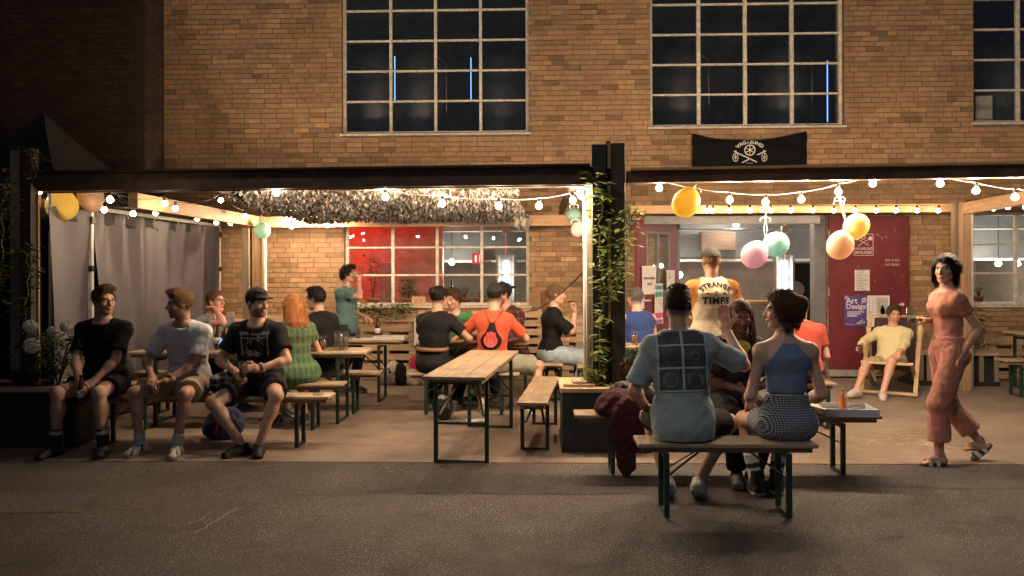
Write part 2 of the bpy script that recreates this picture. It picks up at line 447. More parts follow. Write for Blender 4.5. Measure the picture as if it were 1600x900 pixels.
# dark wing at the left, set forward; brick and mortar colours include its shade
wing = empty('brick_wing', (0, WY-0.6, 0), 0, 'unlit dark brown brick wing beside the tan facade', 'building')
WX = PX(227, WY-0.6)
mb = MB(); mb.box((-16, 0.012, -0.02), (WX-.012, 0.9, ZT)); mb.build('wall', mat('shaded_dark_mortar', (0.04, 0.028, 0.02), 0.9), wing)
# unseen wall added out of frame to shade the left of facade and yard
mb = MB(); mb.box((-16, -17.5, -0.02), (-7.75, -0.15, 9.6)); mb.build('side_wall', bpy.data.materials['shaded_dark_mortar'], wing)
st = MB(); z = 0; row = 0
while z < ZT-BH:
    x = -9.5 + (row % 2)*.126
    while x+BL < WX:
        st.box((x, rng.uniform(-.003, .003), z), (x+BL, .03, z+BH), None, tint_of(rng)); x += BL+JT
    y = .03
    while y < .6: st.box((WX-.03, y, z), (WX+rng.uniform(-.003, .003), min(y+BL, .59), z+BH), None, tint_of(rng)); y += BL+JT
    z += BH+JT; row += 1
tag(st.build('brick_courses', M['shaded_dark_brick'], wing, colors=True), kind='stuff')

# windows
def window(key, cols, rows, pitch=None, wide=0.044, thin=0.028, casement=None, label=None):
    x0, x1, z0, z1 = WIN[key]; w = empty('window', (0, 0.10, 0)); w.parent = bld
    if label: w['label'] = label
    fr = MB(); F = 0.045
    fr.box((x0, -.02, z0), (x0+F, .05, z1)); fr.box((x1-F, -.02, z0), (x1, .05, z1))
    fr.box((x0+F, -.02, z1-F), (x1-F, .05, z1)); fr.box((x0+F, -.02, z0), (x1-F, .05, z0+F))
    cw = (x1-x0-2*F)/cols
    for i in range(1, cols): fr.box((x0+F+cw*i-wide/2, -.015, z0+F), (x0+F+cw*i+wide/2, .045, z1-F))
    rh = pitch or (z1-z0-2*F)/rows; rows = min(rows, int(math.ceil((z1-z0-2*F)/rh - 1e-6)))
    pane = MB(); 
    for j in range(rows):
        zb = z0+F+rh*j; zt = min(zb+rh, z1-F)
        for i in range(cols):
            xa = x0+F+cw*i+(wide/2 if i else 0); xb = x0+F+cw*(i+1)-(wide/2 if i < cols-1 else 0)
            if j: fr.box((xa, -.008, zb-thin/2), (xb, .036, zb+thin/2))
            if (zt-zb) > .1:
                p = MB(); tl = rng.uniform(-.0018, .0018); t2 = rng.uniform(-.0018, .0018)
                pa, pb = zb+(thin/2 if j else 0)+.001, zt-.001-(thin/2 if j < rows-1 else 0)
                p.box((-(xb-xa)/2+.001, -.002, -(pb-pa)/2), ((xb-xa)/2-.001, .002, (pb-pa)/2))
                po = p.build('pane', M['glass'], w, loc=((xa+xb)/2, .015, (pa+pb)/2)); po.rotation_euler = (tl*2, 0, t2*2)
    fr.build('frame', M['frame_paint'], w, bevel=.003)
    sl = MB(); sl.box((x0-.03, -.13, z0-.03), (x1+.03, .03, z0-.002)); sl.build('sill', M['frame_paint'], w, bevel=.004)
    return w
window('up_l', 4, 6, 0.463); window('up_r', 4, 6, 0.455, wide=.055); window('up_f', 4, 6, 0.455, wide=.05)
window('lo_l', 4, 3); window('lo_f', 2, 3)

# ------------------------------------------------------------------ rooms behind the windows
M['room_grey'] = mat('room_plaster', (0.46, 0.42, 0.38), 0.85, 0.25, 2.0, 0.2)
M['room_dark'] = mat('room_dark', (0.06, 0.06, 0.065), 0.8, 0.3, 2.0)
def room(prefix, x0, x1, y0, y1, z0, z1, mw_, mf, mc):
    a = MB(); a.quad((x0, y1, z0), (x1, y1, z0), (x1, y1, z1), (x0, y1, z1)); tag(a.build(prefix+'_back_wall', mw_), kind='structure')
    for nm, x in (('_left_wall', x0), ('_right_wall', x1)):
        a = MB(); a.quad((x, y0, z0), (x, y1, z0), (x, y1, z1), (x, y0, z1)); tag(a.build(prefix+nm, mw_), kind='structure')
    a = MB(); a.quad((x0, y0, z0), (x1, y0, z0), (x1, y1, z0), (x0, y1, z0)); tag(a.build(prefix+'_floor', mf), kind='structure')
    a = MB(); a.quad((x0, y0, z1), (x1, y0, z1), (x1, y1, z1), (x0, y1, z1)); tag(a.build(prefix+'_ceiling', mc), kind='structure')
room('taproom', -4.2, 9.6, WY+TH, WY+5.4, -0.004, 3.05, M['room_grey'], M['slab'], M['room_grey'])
room('brewhouse', -5.0, 10.0, WY+TH, WY+4.2, 3.2, 6.5, M['room_dark'], M['room_dark'], M['room_dark'])
Y2 = WY+3.2
def rx(u, y): return PX(u, y, 1.6)
# big grey duct beam under the ceiling, its white-lit edges coloured in as pale strips
mb = MB(); mb.box((-4.1, Y2, 1.82), (9.5, Y2+.35, 2.62)); tag(mb.build('taproom_beam', mat('beam_grey', (0.13, 0.145, 0.165), 0.5, 0.2, 3)), kind='structure')
mb = MB(); mb.box((-4.1, Y2-.08, 1.77), (9.5, Y2+.42, 1.818)); mb.box((-4.1, Y2-.08, 2.624), (9.5, Y2+.42, 2.67))
tag(mb.build('taproom_beam_lit_edge', mat('lit_edge', (0.55, 0.58, 0.62), 0.4)), kind='structure')
cond = empty('conduit_pipe', (0, Y2-.9, 0), 0, 'pale conduit pipe with junction boxes running high inside the taproom', 'pipe')
b = MB(); b.tube([(-4.0, 0, 2.33), (9.4, 0, 2.33)], .018, 8); b.build('pipe', M['white_metal'], cond, smooth=True)
for u in (578, 790, 1226):
    b = MB(); x = rx(u, Y2-.9); b.box((x-.06, -.05, 2.27), (x+.06, .03, 2.39)); b.build('junction_box', M['white_metal'], cond, bevel=.006)
tube_m = emat('tube_light', (0.92, 0.97, 1.0), 11.0)
for u, lab in ((791, 'steel column lamp with vertical white tube seen through the long window'), (1226, 'steel column lamp with vertical white tube inside the open doorway')):
    y = Y2-.55; x = rx(u, y); z0, z1 = P(u, 466, y).z, P(u, 408, y).z
    t = empty('tube_lamp', (x, y, 0), 0, lab, 'lamp', 'tube lamps in the taproom')
    b = MB(); b.tube([(0, -.05, z0), (0, -.05, z1)], .03, 10); b.build('tube', tube_m, t, smooth=True)
    b = MB(); b.box((-.19, 0.02, 0), (.19, .07, z1+.12)); b.build('back_plate', M['steel'], t)
    for s in (-1, 1):
        b = MB(); b.bar((s*.13, -.0, .4), (s*.13, -.0, z1+.1), .03, .03, up=(0, 1, 0)); b.build('side_rail', M['white_metal'], t)
    b = MB(); b.tube([(0, -.02, z1), (0, -.02, 2.9)], .017, 8); b.build('drop_pipe', mat('copper_pipe', (.5, .3, .2), .4, metal=.6), t)
red_m = emat('red_neon', (1.0, 0.03, 0.02), 34.0)
nx_ = wx(478)
t = tag(MB().tube([(nx_, WY+1.1, 1.3), (nx_, WY+1.1, 2.75)], .03, 10).build('neon_tube', red_m, None, True), 'red glowing neon tube at the left end of the taproom window', 'lamp')
tag(MB().box((wx(440), WY+2.2, 0), (rx(692, WY+2.2), WY+2.3, 3.0)).build('taproom_partition_wall', mat('red_white_wall', (0.40, 0.26, 0.24), 0.7)), kind='structure')
# steel door leaf-like grey panel and emergency sign in the window view
tag(MB().box((rx(594, WY+1.9), WY+1.85, 0), (rx(612, WY+1.9), WY+1.9, 1.75)).build('grey_locker', M['grey_paint'], bevel=.01), 'tall grey locker behind the window beside the red glow', 'locker')
es = empty('exit_sign', P(747, 404, Y2-.2), 0, 'small red emergency sign hanging inside the taproom', 'sign')
MB().box((-.11, -.02, -.11), (.11, .02, .11)).build('board', emat('sign_red', (.55, .03, .03), .55), es, bevel=.005)
fl = Flat(); fl.rect(-.06, -.07, -.025, .06).rect(.02, -.07, .03, .07).rect(.02, 0, .07, .012).rect(.06, -.07, .07, .04); fl.plane('symbol', emat('sign_white', (.9, .8, .75), .6), (0, -.024, 0), (1, 0, 0), (0, 0, 1), es)
# warm ceiling lamps of the taproom
wl = emat('taproom_bulb', (1.0, 0.84, 0.66), 190.0)
for k, (u, v) in enumerate(((706, 410), (1062, 430), (1150, 352), (1404, 350), (1560, 412), (1590, 412))):
    y = WY+2.4; p = P(u, v, y)
    t = empty('pendant_lamp', p, 0, None, None); b = MB(); b.lathe([(0.0, -.05), (.035, -.035), (.05, 0), (.035, .035), (.018, .06)], n=12); b.build('bulb', wl, t, True)
    b = MB(); b.tube([(0, 0, .055), (0, 0, 3.04-p.z)], .006, 6); b.build('cord', M['black'], t)
    tag(t, ('warm pendant bulb behind the long window above the bottles', 'warm pendant bulb behind the open glazed door', 'warm pendant bulb high inside the doorway', 'warm pendant bulb hidden behind the maroon door leaf', 'warm pendant bulb behind the small right window, nearer its frame', 'warm pendant bulb behind the small right window, nearer its middle bar')[k], 'lamp', 'pendant bulbs inside the taproom')
# wooden box hung under the duct, seen through the doorway
p = P(1121, 377, Y2-.25)
tag(MB().box((-.32, -.1, -.17), (.32, .12, .17)).build('wooden_crate', wood('old_wood', (.17, .12, .09), .8), loc=p, bevel=.008), 'brown wooden box fixed to the grey beam above the doorway view', 'box')
# dark back doorway with a round blue light
yb = WY+5.35
tag(MB().box((rx(1236, yb), yb-.02, 0), (rx(1290, yb), yb, 1.75)).build('back_doorway', mat('void', (.008, .008, .01), .9)), kind='structure')
t = empty('round_blue_light', P(1243, 452, yb-.15), 0, 'round pale blue light by the dark back doorway', 'lamp')
MB().lathe([(0.0, -.01), (.15, -.01), (.16, .01), (0.0, .01)], n=24, M=Matrix.Rotation(R(90), 3, 'X')).build('disc', emat('blue_disc', (.35, .62, .9), 1.6), t)
MB().lathe([(.16, -.02), (.18, -.02), (.18, .03), (.16, .03)], n=24, M=Matrix.Rotation(R(90), 3, 'X')).build('rim', M['grey_paint'], t)
# bar counter inside
bc = empty('bar_counter', (rx(1175, WY+2.6), WY+2.6, 0), 0, 'low grey bar counter inside behind the doorway', 'counter')
MB().box((-1.9, -.25, 0), (.8, .25, 1.0)).build('body', M['grey_paint'], bc, bevel=.01); MB().box((-1.95, -.3, 1.002), (.85, .3, 1.05)).build('top', M['wood_new'], bc, bevel=.006)
# brewhouse: steel tanks and blue light strips
blue = emat('blue_strip', (0.12, 0.32, 1.0), 1.3)
for k, (u, va, vb, y) in enumerate(((617, 88, 160, WY+1.0), (736, 90, 158, WY+1.0), (1293, 95, 190, WY+1.0))):
    a, b = P(u, vb, y), P(u, va, y); b = Vector((a.x, a.y, b.z))
    tag(MB().tube([a, b], .008, 6).build('light_strip', blue, None, True), ('thin blue light strip behind the second bay of the upper window over the net', 'thin blue light strip behind the third bay of the upper window over the net', 'thin blue light strip behind the upper window over the banner')[k], 'lamp', 'blue light strips')
for k, (u, wd) in enumerate(((580, .5), (655, .45), (790, .55), (1060, .5), (1225, .45), (1560, .6))):
    y = WY+2.4; x = PX(u, y, 4); t = empty('steel_tank', (x, y, 3.2), 0, 'steel tank behind ' + ('first bay of the upper window over the net', 'second bay of the upper window over the net', 'last bay of the upper window over the net', 'first bay of the upper window over the banner', 'third bay of the upper window over the banner', 'the cut off upper window')[k], 'tank', 'brewing tanks upstairs')
    MB().lathe([(.06, 0), (wd, .45), (wd, 2.1), (wd*.6, 2.35), (.08, 2.42)], n=24).build('vessel', M['steel'], t, True)
    MB().tube([(wd+.05, 0, .3), (wd+.05, 0, 2.2), (0, 0, 2.55)], .022, 8).build('pipe', M['steel'], t, True)
    for q in range(3):
        a = q*2.1; MB().tube([(wd*.8*math.cos(a), wd*.8*math.sin(a), 0), (wd*.8*math.cos(a), wd*.8*math.sin(a), .5)], .03, 6).build('leg', M['steel'], t)
tag(MB().box((-.12, 0, -.2), (.12, .02, .2)).build('paper_notice', mat('paper_dim', (.6, .52, .45), .8), loc=P(1538, 170, WY+.3)), 'pale paper notice inside the corner of the far upper window', 'notice')

# ------------------------------------------------------------------ doors
x0, x1, z0, z1 = WIN['door']
fr = MB(); fr.box((x0, -.02, 0), (x0+.07, .18, z1-.09)); fr.box((x1-.17, -.02, 0), (x1, .18, z1-.09)); fr.box((x0, -.02, z1-.088), (x1, .18, z1-.002))
fr.build('door_frame', M['grey_paint'], bld, loc=(0, .05, 0), bevel=.006)
DH = z1-.06
DW = 1.17
def door_leaf(hx, hy, ang, glazed):
    """leaf hinged at (hx, hy), ang = direction it extends in plan"""
    d = empty('door', (hx, hy-WY, 0.03), ang); d.parent = bld
    if glazed:
        b = MB(); t = .022; gx0, gx1, gz0, gz1 = .24, .93, DH-1.12, DH-.24
        b.box((0, -t, 0), (gx0, t, DH)); b.box((gx1, -t, 0), (DW, t, DH)); b.box((gx0, -t, 0), (gx1, t, gz0)); b.box((gx0, -t, gz1), (gx1, t, DH))
        b.build('panel', M['maroon'], d)
        f = MB(); k = .03
        f.box((gx0, -.03, gz0), (gx0+k, .03, gz1)); f.box((gx1-k, -.03, gz0), (gx1, .03, gz1)); f.box((gx0+k, -.03, gz0), (gx1-k, .03, gz0+k)); f.box((gx0+k, -.03, gz1-k), (gx1-k, .03, gz1))
        xm = (gx0+gx1)/2; f.box((xm-.02, -.03, gz0+k), (xm+.02, .03, gz1-k)); f.build('glazing_frame', M['grey_paint'], d)
        MB().box((gx0+k, -.004, gz0+k), (xm-.02, .004, gz1-k)).build('pane', M['glass'], d); MB().box((xm+.02, -.004, gz0+k), (gx1-k, .004, gz1-k)).build('pane', M['glass'], d)
    else:
        MB().box((0, -.022, 0.1), (DW, .022, DH)).build('panel', M['maroon'], d, bevel=.004)
        MB().box((0.0, -.026, 0), (DW, .026, .098)).build('kick_plate', mat('worn_steel', (.35, .32, .29), .45, .3, 10), d)
    return d
dl = door_leaf(x0-.0, WY-.02, math.pi+R(52), True)
b = MB(); b.box((1.03, -.05, 1.05), (1.09, -.02, 1.25)); b.tube([(1.06, -.05, 1.16), (1.06, -.09, 1.16), (.93, -.09, 1.16)], .011, 8); b.box((1.03, .02, 1.05), (1.09, .05, 1.25)); b.tube([(1.06, .05, 1.16), (1.06, .09, 1.16), (.93, .09, 1.16)], .011, 8)
b.build('handle', M['white_metal'], dl)
dr = door_leaf(x1+.005, WY-.06, 0.0, False)
b = MB(); b.lathe([(0, -.01), (.028, -.01), (.028, .01), (0, .01)], (1.06, -.03, 1.06), 14, M=Matrix.Rotation(R(90), 3, 'X')); b.tube([(1.06, -.03, 1.06), (1.06, -.075, 1.06), (.93, -.075, 1.06)], .012, 8); b.build('handle', M['white_metal'], dr)
for z in (.35, 1.25, 2.1): MB().tube([(-.005, -.03, z-.06), (-.005, -.03, z+.06)], .012, 8).build('hinge', M['steel'], dr)
fl = Flat(); q = random.Random(3)
for k in range(16):
    u, v = q.uniform(.2, 1.1), q.uniform(.9, 2.2); a = q.uniform(0, 3.14); l = q.uniform(.01, .05); fl.line((u, v), (u+l*math.cos(a), v+l*math.sin(a)), .006)
fl.plane('scratch', mat('scratch_paint', (.55, .38, .36), .7), (0, -.0235, 0), (1, 0, 0), (0, 0, 1), dr)
# chalk words and painted brewery mark on the right leaf
chalk = mat('chalk_white', (.62, .5, .5), .9)
leafo = Vector((x1+.005, WY-.06-.0245, 0.03))
def on_leaf(u, v): p = P(u, v, WY-.08); return p.x-leafo.x, p.z-leafo.z
fl = Flat(); cx, cz = on_leaf(1349, 382)
for a, b2 in (((-.14, -.16), (.14, -.16)), ((.14, -.16), (.14, .155)), ((.14, .155), (-.14, .155)), ((-.14, .155), (-.14, -.16))): fl.line((cx+a[0], cz+a[1]), (cx+b2[0], cz+b2[1]), .008)
fl.text('VAGABUND', .052, cx, cz-.062, bold=.0008).text('BRAUEREI', .056, cx, cz-.118, bold=.0008)
fl.line((cx-.08, cz-.02), (cx+.08, cz+.08), .01).line((cx+.08, cz-.02), (cx-.08, cz+.08), .01).disc(cx-.1, cz+.09, .03).disc(cx+.1, cz+.09, .03).ring(cx, cz+.105, .022, .034)
fl.plane('painted_mark', chalk, leafo-Vector((0, WY, 0)), (1, 0, 0), (0, 0, 1), bld); fl = Flat()
cx, cz = on_leaf(1394, 410); q = random.Random(6)
for k in range(15):
    a_ = -.1+.014*k
    if k not in (6, 9): fl.line((cx+a_, cz+.015), (cx+a_+q.uniform(-.006, .008), cz+.05), .005)
    if k not in (5,): fl.line((cx+a_, cz-.05), (cx+a_+q.uniform(-.006, .008), cz-.015), .005)
fl.plane('chalk_words', chalk, leafo-Vector((0, WY, 0)), (1, 0, 0), (0, 0, 1), bld)

# ------------------------------------------------------------------ posters on the doors
PAPER = mat('paper', (.68, .66, .62), .8, .08, 3); INK = mat('ink', (.05, .05, .07), .8)
def poster(label, o, U, Vv, w_, h_, paper, layers):
    U, Vv = Vector(U), Vector(Vv); n = U.cross(Vv); t = empty('poster', o, 0, label, 'poster')
    b = MB(); b.grid(lambda s, r: U*(s-.5)*w_ + Vv*(r-.5)*h_ + n*(.002+.004*math.sin(s*5+r*3)**2), 6, 6); b.build('sheet', paper, t, True)
    for m, f in layers: f.plane('print', m, n*.0085, U, Vv, t)
    return t
leafd = Vector((math.cos(math.pi+R(52)), math.sin(math.pi+R(52)), 0)); UL = -leafd
def on_left(s, z): return Vector((x0, WY-.02, .03)) + leafd*s + Vector((leafd.y*-1, leafd.x, 0))*.026 + Vector((0, 0, z))
nl = UL.cross(Vector((0, 0, 1)))
def lp(s, z): return Vector((x0, WY-.02, .03)) + leafd*s + nl*.034 + Vector((0, 0, z))
f = Flat().text('democratize', .062, 0, .03, bold=.0012).text('work', .062, 0, -.05, bold=.0012)
poster('square white paper reading democratize work on the open glazed door', lp(.87, DH-.93), UL, (0, 0, 1), .40, .40, PAPER, [(INK, f)])
q = random.Random(5); f1 = Flat(); f2 = Flat()
for k in range(14):
    u, v = q.uniform(-.09, .09), q.uniform(-.28, .28); f1.line((u, v), (u+q.uniform(-.04, .04), v+q.uniform(-.06, .06)), .007)
f2.rect(-.02, .04, .1, .075).disc(-.05, .22, .02).disc(.03, -.08, .015).rect(-.09, -.24, .0, -.2)
poster('tall white flyer with red and black doodles on the open glazed door', lp(.24, DH-1.12), UL, (0, 0, 1), .25, .66, PAPER, [(mat('ink_grey', (.2, .25, .28), .8), f1), (mat('ink_red', (.55, .06, .05), .8), f2)])
f1 = Flat().text('island', .10, 0, .24, bold=.003); f1.rect(-.11, .1, .11, .17);
f3 = Flat().text('sanity', .09, 0, -.25, bold=.003)
poster('teal and pink island poster low on the open glazed door', lp(.60, 1.10), UL, (0, 0, 1), .25, .58, mat('paper_pink', (.66, .62, .58), .8), [(mat('teal_ink', (.05, .36, .38), .8), f1), (mat('pink_ink', (.72, .10, .30), .8), Flat().rect(-.115, -.2, .115, -.13, 1)), (mat('violet_ink', (.35, .05, .38), .8), f3)])
UR = (1, 0, 0)
def rp(u, v): p = P(u, v, WY-.09); return p
f = Flat(); q = random.Random(9)
for k in range(13): f.rect(-.085, .14-k*.024, -.085+q.uniform(.08, .17), .148-k*.024)
poster('small white typed notice in the middle of the maroon door leaf', rp(1347, 438), UR, (0, 0, 1), .22, .31, PAPER, [(mat('ink_grey2', (.25, .25, .27), .8), f)])
f = Flat().text('Art', .12, -.06, .15, bold=.003).text('Design', .105, .0, .065, bold=.003); 
for k in range(3): f.rect(-.13, -.02-k*.03, .12-.05*k, -.006-k*.03)
f.ring(.12, .16, .02, .035); f.line((.08, .1), (.15, .2), .008)
f.line((0, -.19), (.1, -.13), .012).line((.03, -.19), (.13, -.16), .012)
f2 = Flat().disc(-.14, .2, .028).line((.1, .0), (.16, .12), .012).line((-.15, -.19), (-.02, -.2), .012)
poster('purple Art Design poster on the maroon door leaf', rp(1337, 486), UR, (0, 0, 1), .335, .46, mat('paper_purple', (.085, .055, .20), .7, .15), [(mat('ink_lilac', (.62, .58, .75), .8), f), (mat('ink_pinkish', (.55, .2, .4), .8), f2)])
f = Flat().rect(-.02, -.13, .14, .2); f2 = Flat()
for k in range(5): f2.rect(-.155, -.02-k*.035, -.155+.10*q.uniform(.6, 1), -.01-k*.035)
for k in range(5): f2.rect(-.13+k*.05, -.0, -.125+k*.05, .2)
f3 = Flat().disc(.06, .06, .022).rect(.03, -.06, .1, .04).rect(.04, -.12, .055, -.06).rect(.07, -.12, .085, -.06)
poster('white poster with a small picture of a seated figure beside the door handle', rp(1372, 486), UR, (0, 0, 1), .335, .46, PAPER, [(mat('ink_photo', (.42, .43, .40), .8), f), (mat('ink_line', (.3, .3, .32), .8), f2), (mat('ink_fig', (.06, .16, .15), .8), f3)])
# ------------------------------------------------------------------ pergolas
def beam_z(u0, v0t, v0b, u1, y0, y1, m, name, parent, th=.10, z=None):
    z0, z1 = z
    a, b = P(u0, 300, y0), P(u1, 300, y1)
    a.z = b.z = 0; h = z1-z0
    mb = MB(); mb.bar((a.x, a.y, (z0+z1)/2), (b.x, b.y, (z0+z1)/2), th, h); return mb.build(name, m, parent, bevel=.006)
YF = 7.15
pl = empty('timber_pergola', (0, 0, 0), 0, 'dark timber pergola roofed with camouflage netting on the seating terrace', 'pergola')
zb, zt = P(500, 294, 7.2).z, P(500, 267, 7.2).z
beam_z(52, 0, 0, 925, 7.35, 7.10, M['wood_dark'], 'front_beam', pl, .12, (zb, zt))
mb = MB(); a, b = P(60, 300, 7.33), P(922, 300, 7.08); mb.bar((a.x, a.y-.02, zt+.012), (b.x, b.y-.02, zt+.012), .17, .02); mb.build('cap_board', M['black_wood'], pl)
# pale underside batten
mb = MB(); mb.bar((a.x+.1, a.y+.01, zb-.012), (b.x-.05, b.y+.01, zb-.007), .03, .012); mb.build('batten', M['wood_dark'], pl)
XS = PX(398, 10.7, 2.3)
mb = MB(); mb.bar((XS, 7.42, zb-.085), (XS, 10.9, zb-.085), .10, .15); mb.build('side_beam', M['wood_new_y'], pl, bevel=.005)
mb = MB(); mb.bar((XS+.06, 10.75, zb-.09), (PX(918, 10.75, 2.3), 10.75, zb-.09), .09, .15); mb.build('back_beam', M['wood_new'], pl, bevel=.005)
for x, y, m, wd in ((XS+.02, 10.78, 'wood_new_z', .14), (XS-.13, 10.75, 'wood_grey_z', .10)):
    mb = MB(); mb.box((x-wd/2, y-.06, 0), (x+wd/2, y+.06, zb-.17)); mb.build('post', M[m], pl, bevel=.006)
for x in np.linspace(XS+.8, PX(880, 10, 2.3), 4):
    mb = MB(); mb.bar((x, 7.4, zb+.05), (x, 10.85, zb+.05), .06, .10); mb.build('rafter', M['wood_dark'], pl)
mb = MB(); x = XS+.14; mb.tube([(x, 10.72, 0), (x, 10.72, zb-.17)], .022, 10); mb.build('pole', M['white_metal'], pl, True)
# left front posts
for u0, u1, v, m in ((22, 37, 236, 'wood_grey_z'), (38, 55, 232, 'wood_dark_z')):
    y = 7.25; xa, xb = PX(u0, y, 1.5), PX(u1, y, 1.5); mb = MB(); mb.box((xa, y-.06, 0), (xb, y+.06, P(u0, v, y).z)); mb.build('post', M[m], pl, bevel=.006)
mb = MB(); x = PX(59.5, 7.28, 1.5); mb.box((x-.018, 7.26, 0), (x+.018, 7.30, zb-.03)); mb.build('batten', M['wood_new_z'], pl)
# middle double post standing in the planter
pm = empty('double_post', (0, 0, 0), 0, 'tall dark double post in the planter between the two pergolas, overgrown with vines', 'post')
for u0, u1, v, m in ((925, 947, 227, 'black_wood'), (955, 976, 225, 'wood_dark_z')):
    y = 7.12; xa, xb = PX(u0, y, 1.5), PX(u1, y, 1.5); mb = MB(); mb.box((xa, y-.06, 0.1), (xb, y+.06, P(u0, v, y).z)); mb.build('upright', M[m], pm, bevel=.006)
xa = PX(951, 7.16, 1.5); mb = MB(); mb.box((xa-.02, 7.14, .1), (xa+.02, 7.2, P(950, 222, 7.2).z)); mb.build('packing_board', M['black_wood'], pm)
for va, vb in ((500, 345), (264, 224), (320, 290)):
    mb = MB(); mb.box((xa-.014, 7.07, P(950, va, 7.1).z), (xa+.014, 7.135, P(950, vb, 7.1).z)); mb.build('spacer', M['wood_new_z'], pm)
mb = MB(); x = PX(914, 7.3, 1.5); mb.tube([(x, 7.3, 0.02), (x, 7.3, zb-.02)], .017, 10); mb.build('pole', M['white_metal'], pm, True)
mb = MB(); x = PX(921, 7.45, 1.5); mb.box((x-.04, 7.4, 0), (x+.03, 7.5, zb-.02)); mb.build('upright', M['wood_grey_z'], pm)
# right pergola
pr = empty('open_pergola', (0, 0, 0), 0, 'weathered timber pergola without roof in front of the maroon doors', 'pergola')
zb2, zt2 = P(985, 286, 7.05).z, P(985, 268, 7.05).z
def y_for(u, v, z): d = ray(u, v); return (z-CAM_H)/d.z*d.y
ye = y_for(1600, 277.5, zb2)
m_rb = wood('wood_burnt', (.085, .045, .028), .5, 0, worn=(.19, .085, .04))
beam_z(978, 0, 0, 1600, 7.08, ye, m_rb, 'front_beam', pr, .11, (zb2, zt2))
a, b = P(985, 300, 7.07), P(1604, 300, ye); mb = MB(); mb.bar((a.x, a.y-.02, zt2+.014), (b.x, b.y-.02, zt2+.014), .15, .022); mb.build('cap_board', M['wood_new'], pr)
# extends past the frame
dv = (b-a); dv.z = 0; e = b+dv*.25; mb = MB(); mb.bar((b.x, b.y, (zb2+zt2)/2), (e.x, e.y, (zb2+zt2)/2), .11, zt2-zb2); mb.build('front_beam', m_rb, pr)
YB = 10.6
zb3, zt3 = P(1240, 333, YB).z, P(1240, 320, YB).z
xa, xb = PX(985, YB, 2.4), PX(1487, YB, 2.4)
mb = MB(); mb.box((xa, YB-.04, zb3), (xb, YB+.04, zt3)); mb.build('back_beam', M['wood_new'], pr, bevel=.005)
mb = MB(); mb.box((xa, YB+.2, zb3-.13), (PX(1290, YB, 2.4), YB+.26, zb3-.02)); mb.build('lintel_board', M['grey_paint'], pr)
for u, y, m, wd in ((1494, 10.55, 'wood_grey_z', .09), (1508, 10.4, 'wood_new_z', .11)):
    x = PX(u, y, 1.5); mb = MB(); mb.box((x-wd/2, y-.05, 0), (x+wd/2, y+.05, P(u, 316, y).z)); mb.build('post', M[m], pr, bevel=.005)
x = PX(1519, 10.5, 1.5); mb = MB(); mb.tube([(x, 10.5, 0), (x, 10.5, 2.45)], .016, 8); mb.build('pole', M['white_metal'], pr, True)
# side beam coming forward at the right
yk = y_for(1600, 322, P(1508, 332, 10.4).z)
a = P(1508, 326, 10.4); b = P(1600, 314, 8.9); b.z = a.z
mb = MB(); d = (b-a); mb.bar(a, a+d*1.4, .09, .15); mb.build('side_beam', M['wood_new_y'], pr, bevel=.005)

# ------------------------------------------------------------------ camouflage net
def net_mat():
    m, nt, b = _new('camouflage_net'); co = _coords(nt, 1.0)
    a = N(nt, 'ShaderNodeVertexColor', layer_name='tint')
    nt.links.new(_mix(nt, 1.0, a.outputs[0], (.29, .28, .265), 'MULTIPLY'), b.inputs['Base Color']); b.inputs['Roughness'].default_value = .85
    return m
mb = MB(); q = random.Random(21)
x0n, x1n = PX(318, 7.3, 2.35), PX(790, 7.3, 2.35); x2n, x3n = PX(488, 10.4, 2.3), PX(818, 10.4, 2.3)
def net_pt(s, t):
    y = 7.72+2.68*t; x = (x0n+(x2n-x0n)*t)*(1-s)+(x1n+(x3n-x1n)*t)*s
    z = zb+.05-.15*t-.03*math.sin(math.pi*min(1, max(0, t)))*(1+.4*math.sin(s*9))-.012*math.sin(s*17+t*7)
    return Vector((x, y, z))
for k in range(9500):
    s, t = q.uniform(-.03, 1.03), q.uniform(0, 1.02)
    if math.sin(s*31+t*11)*math.sin(t*27-s*9) > .72: continue
    p = net_pt(s, t); a = q.uniform(0, 6.28); l = q.uniform(.025, .05); wd = q.uniform(.014, .03)
    d = Vector((math.cos(a), math.sin(a), q.uniform(-.7, .3))).normalized()*l; n = Vector((-math.sin(a), math.cos(a), q.uniform(-.8, .8))).normalized()*wd
    c = q.choice((.25, .5, .9, 1.2, 1.6))*q.uniform(.8, 1.1); col = (c, c*q.uniform(.92, 1), c*q.uniform(.8, 1))
    dz = Vector((0, 0, -q.uniform(.0, .03)))
    mb.quad(p-n, p+d*.5-n*.6+dz, p+d+dz*1.6, p+n*.9, col)
for k in range(22):      # frayed ends hanging at the right edge
    t = q.uniform(.6, 1.0); p = net_pt(1.0+q.uniform(-.02, .03), t)
    for j in range(4):
        pp = p+Vector((q.uniform(-.03, .03), q.uniform(-.03, .03), -.03*j)); c = q.uniform(.6, 1.3); mb.quad(pp, pp+Vector((.02, 0, -.01)), pp+Vector((.015, .01, -.06)), pp+Vector((-.008, 0, -.05)), (c, c, c*.9))
tag(mb.build('camouflage_net', net_mat(), colors=True), 'grey beige camouflage net sagging under the pergola roof', 'net')

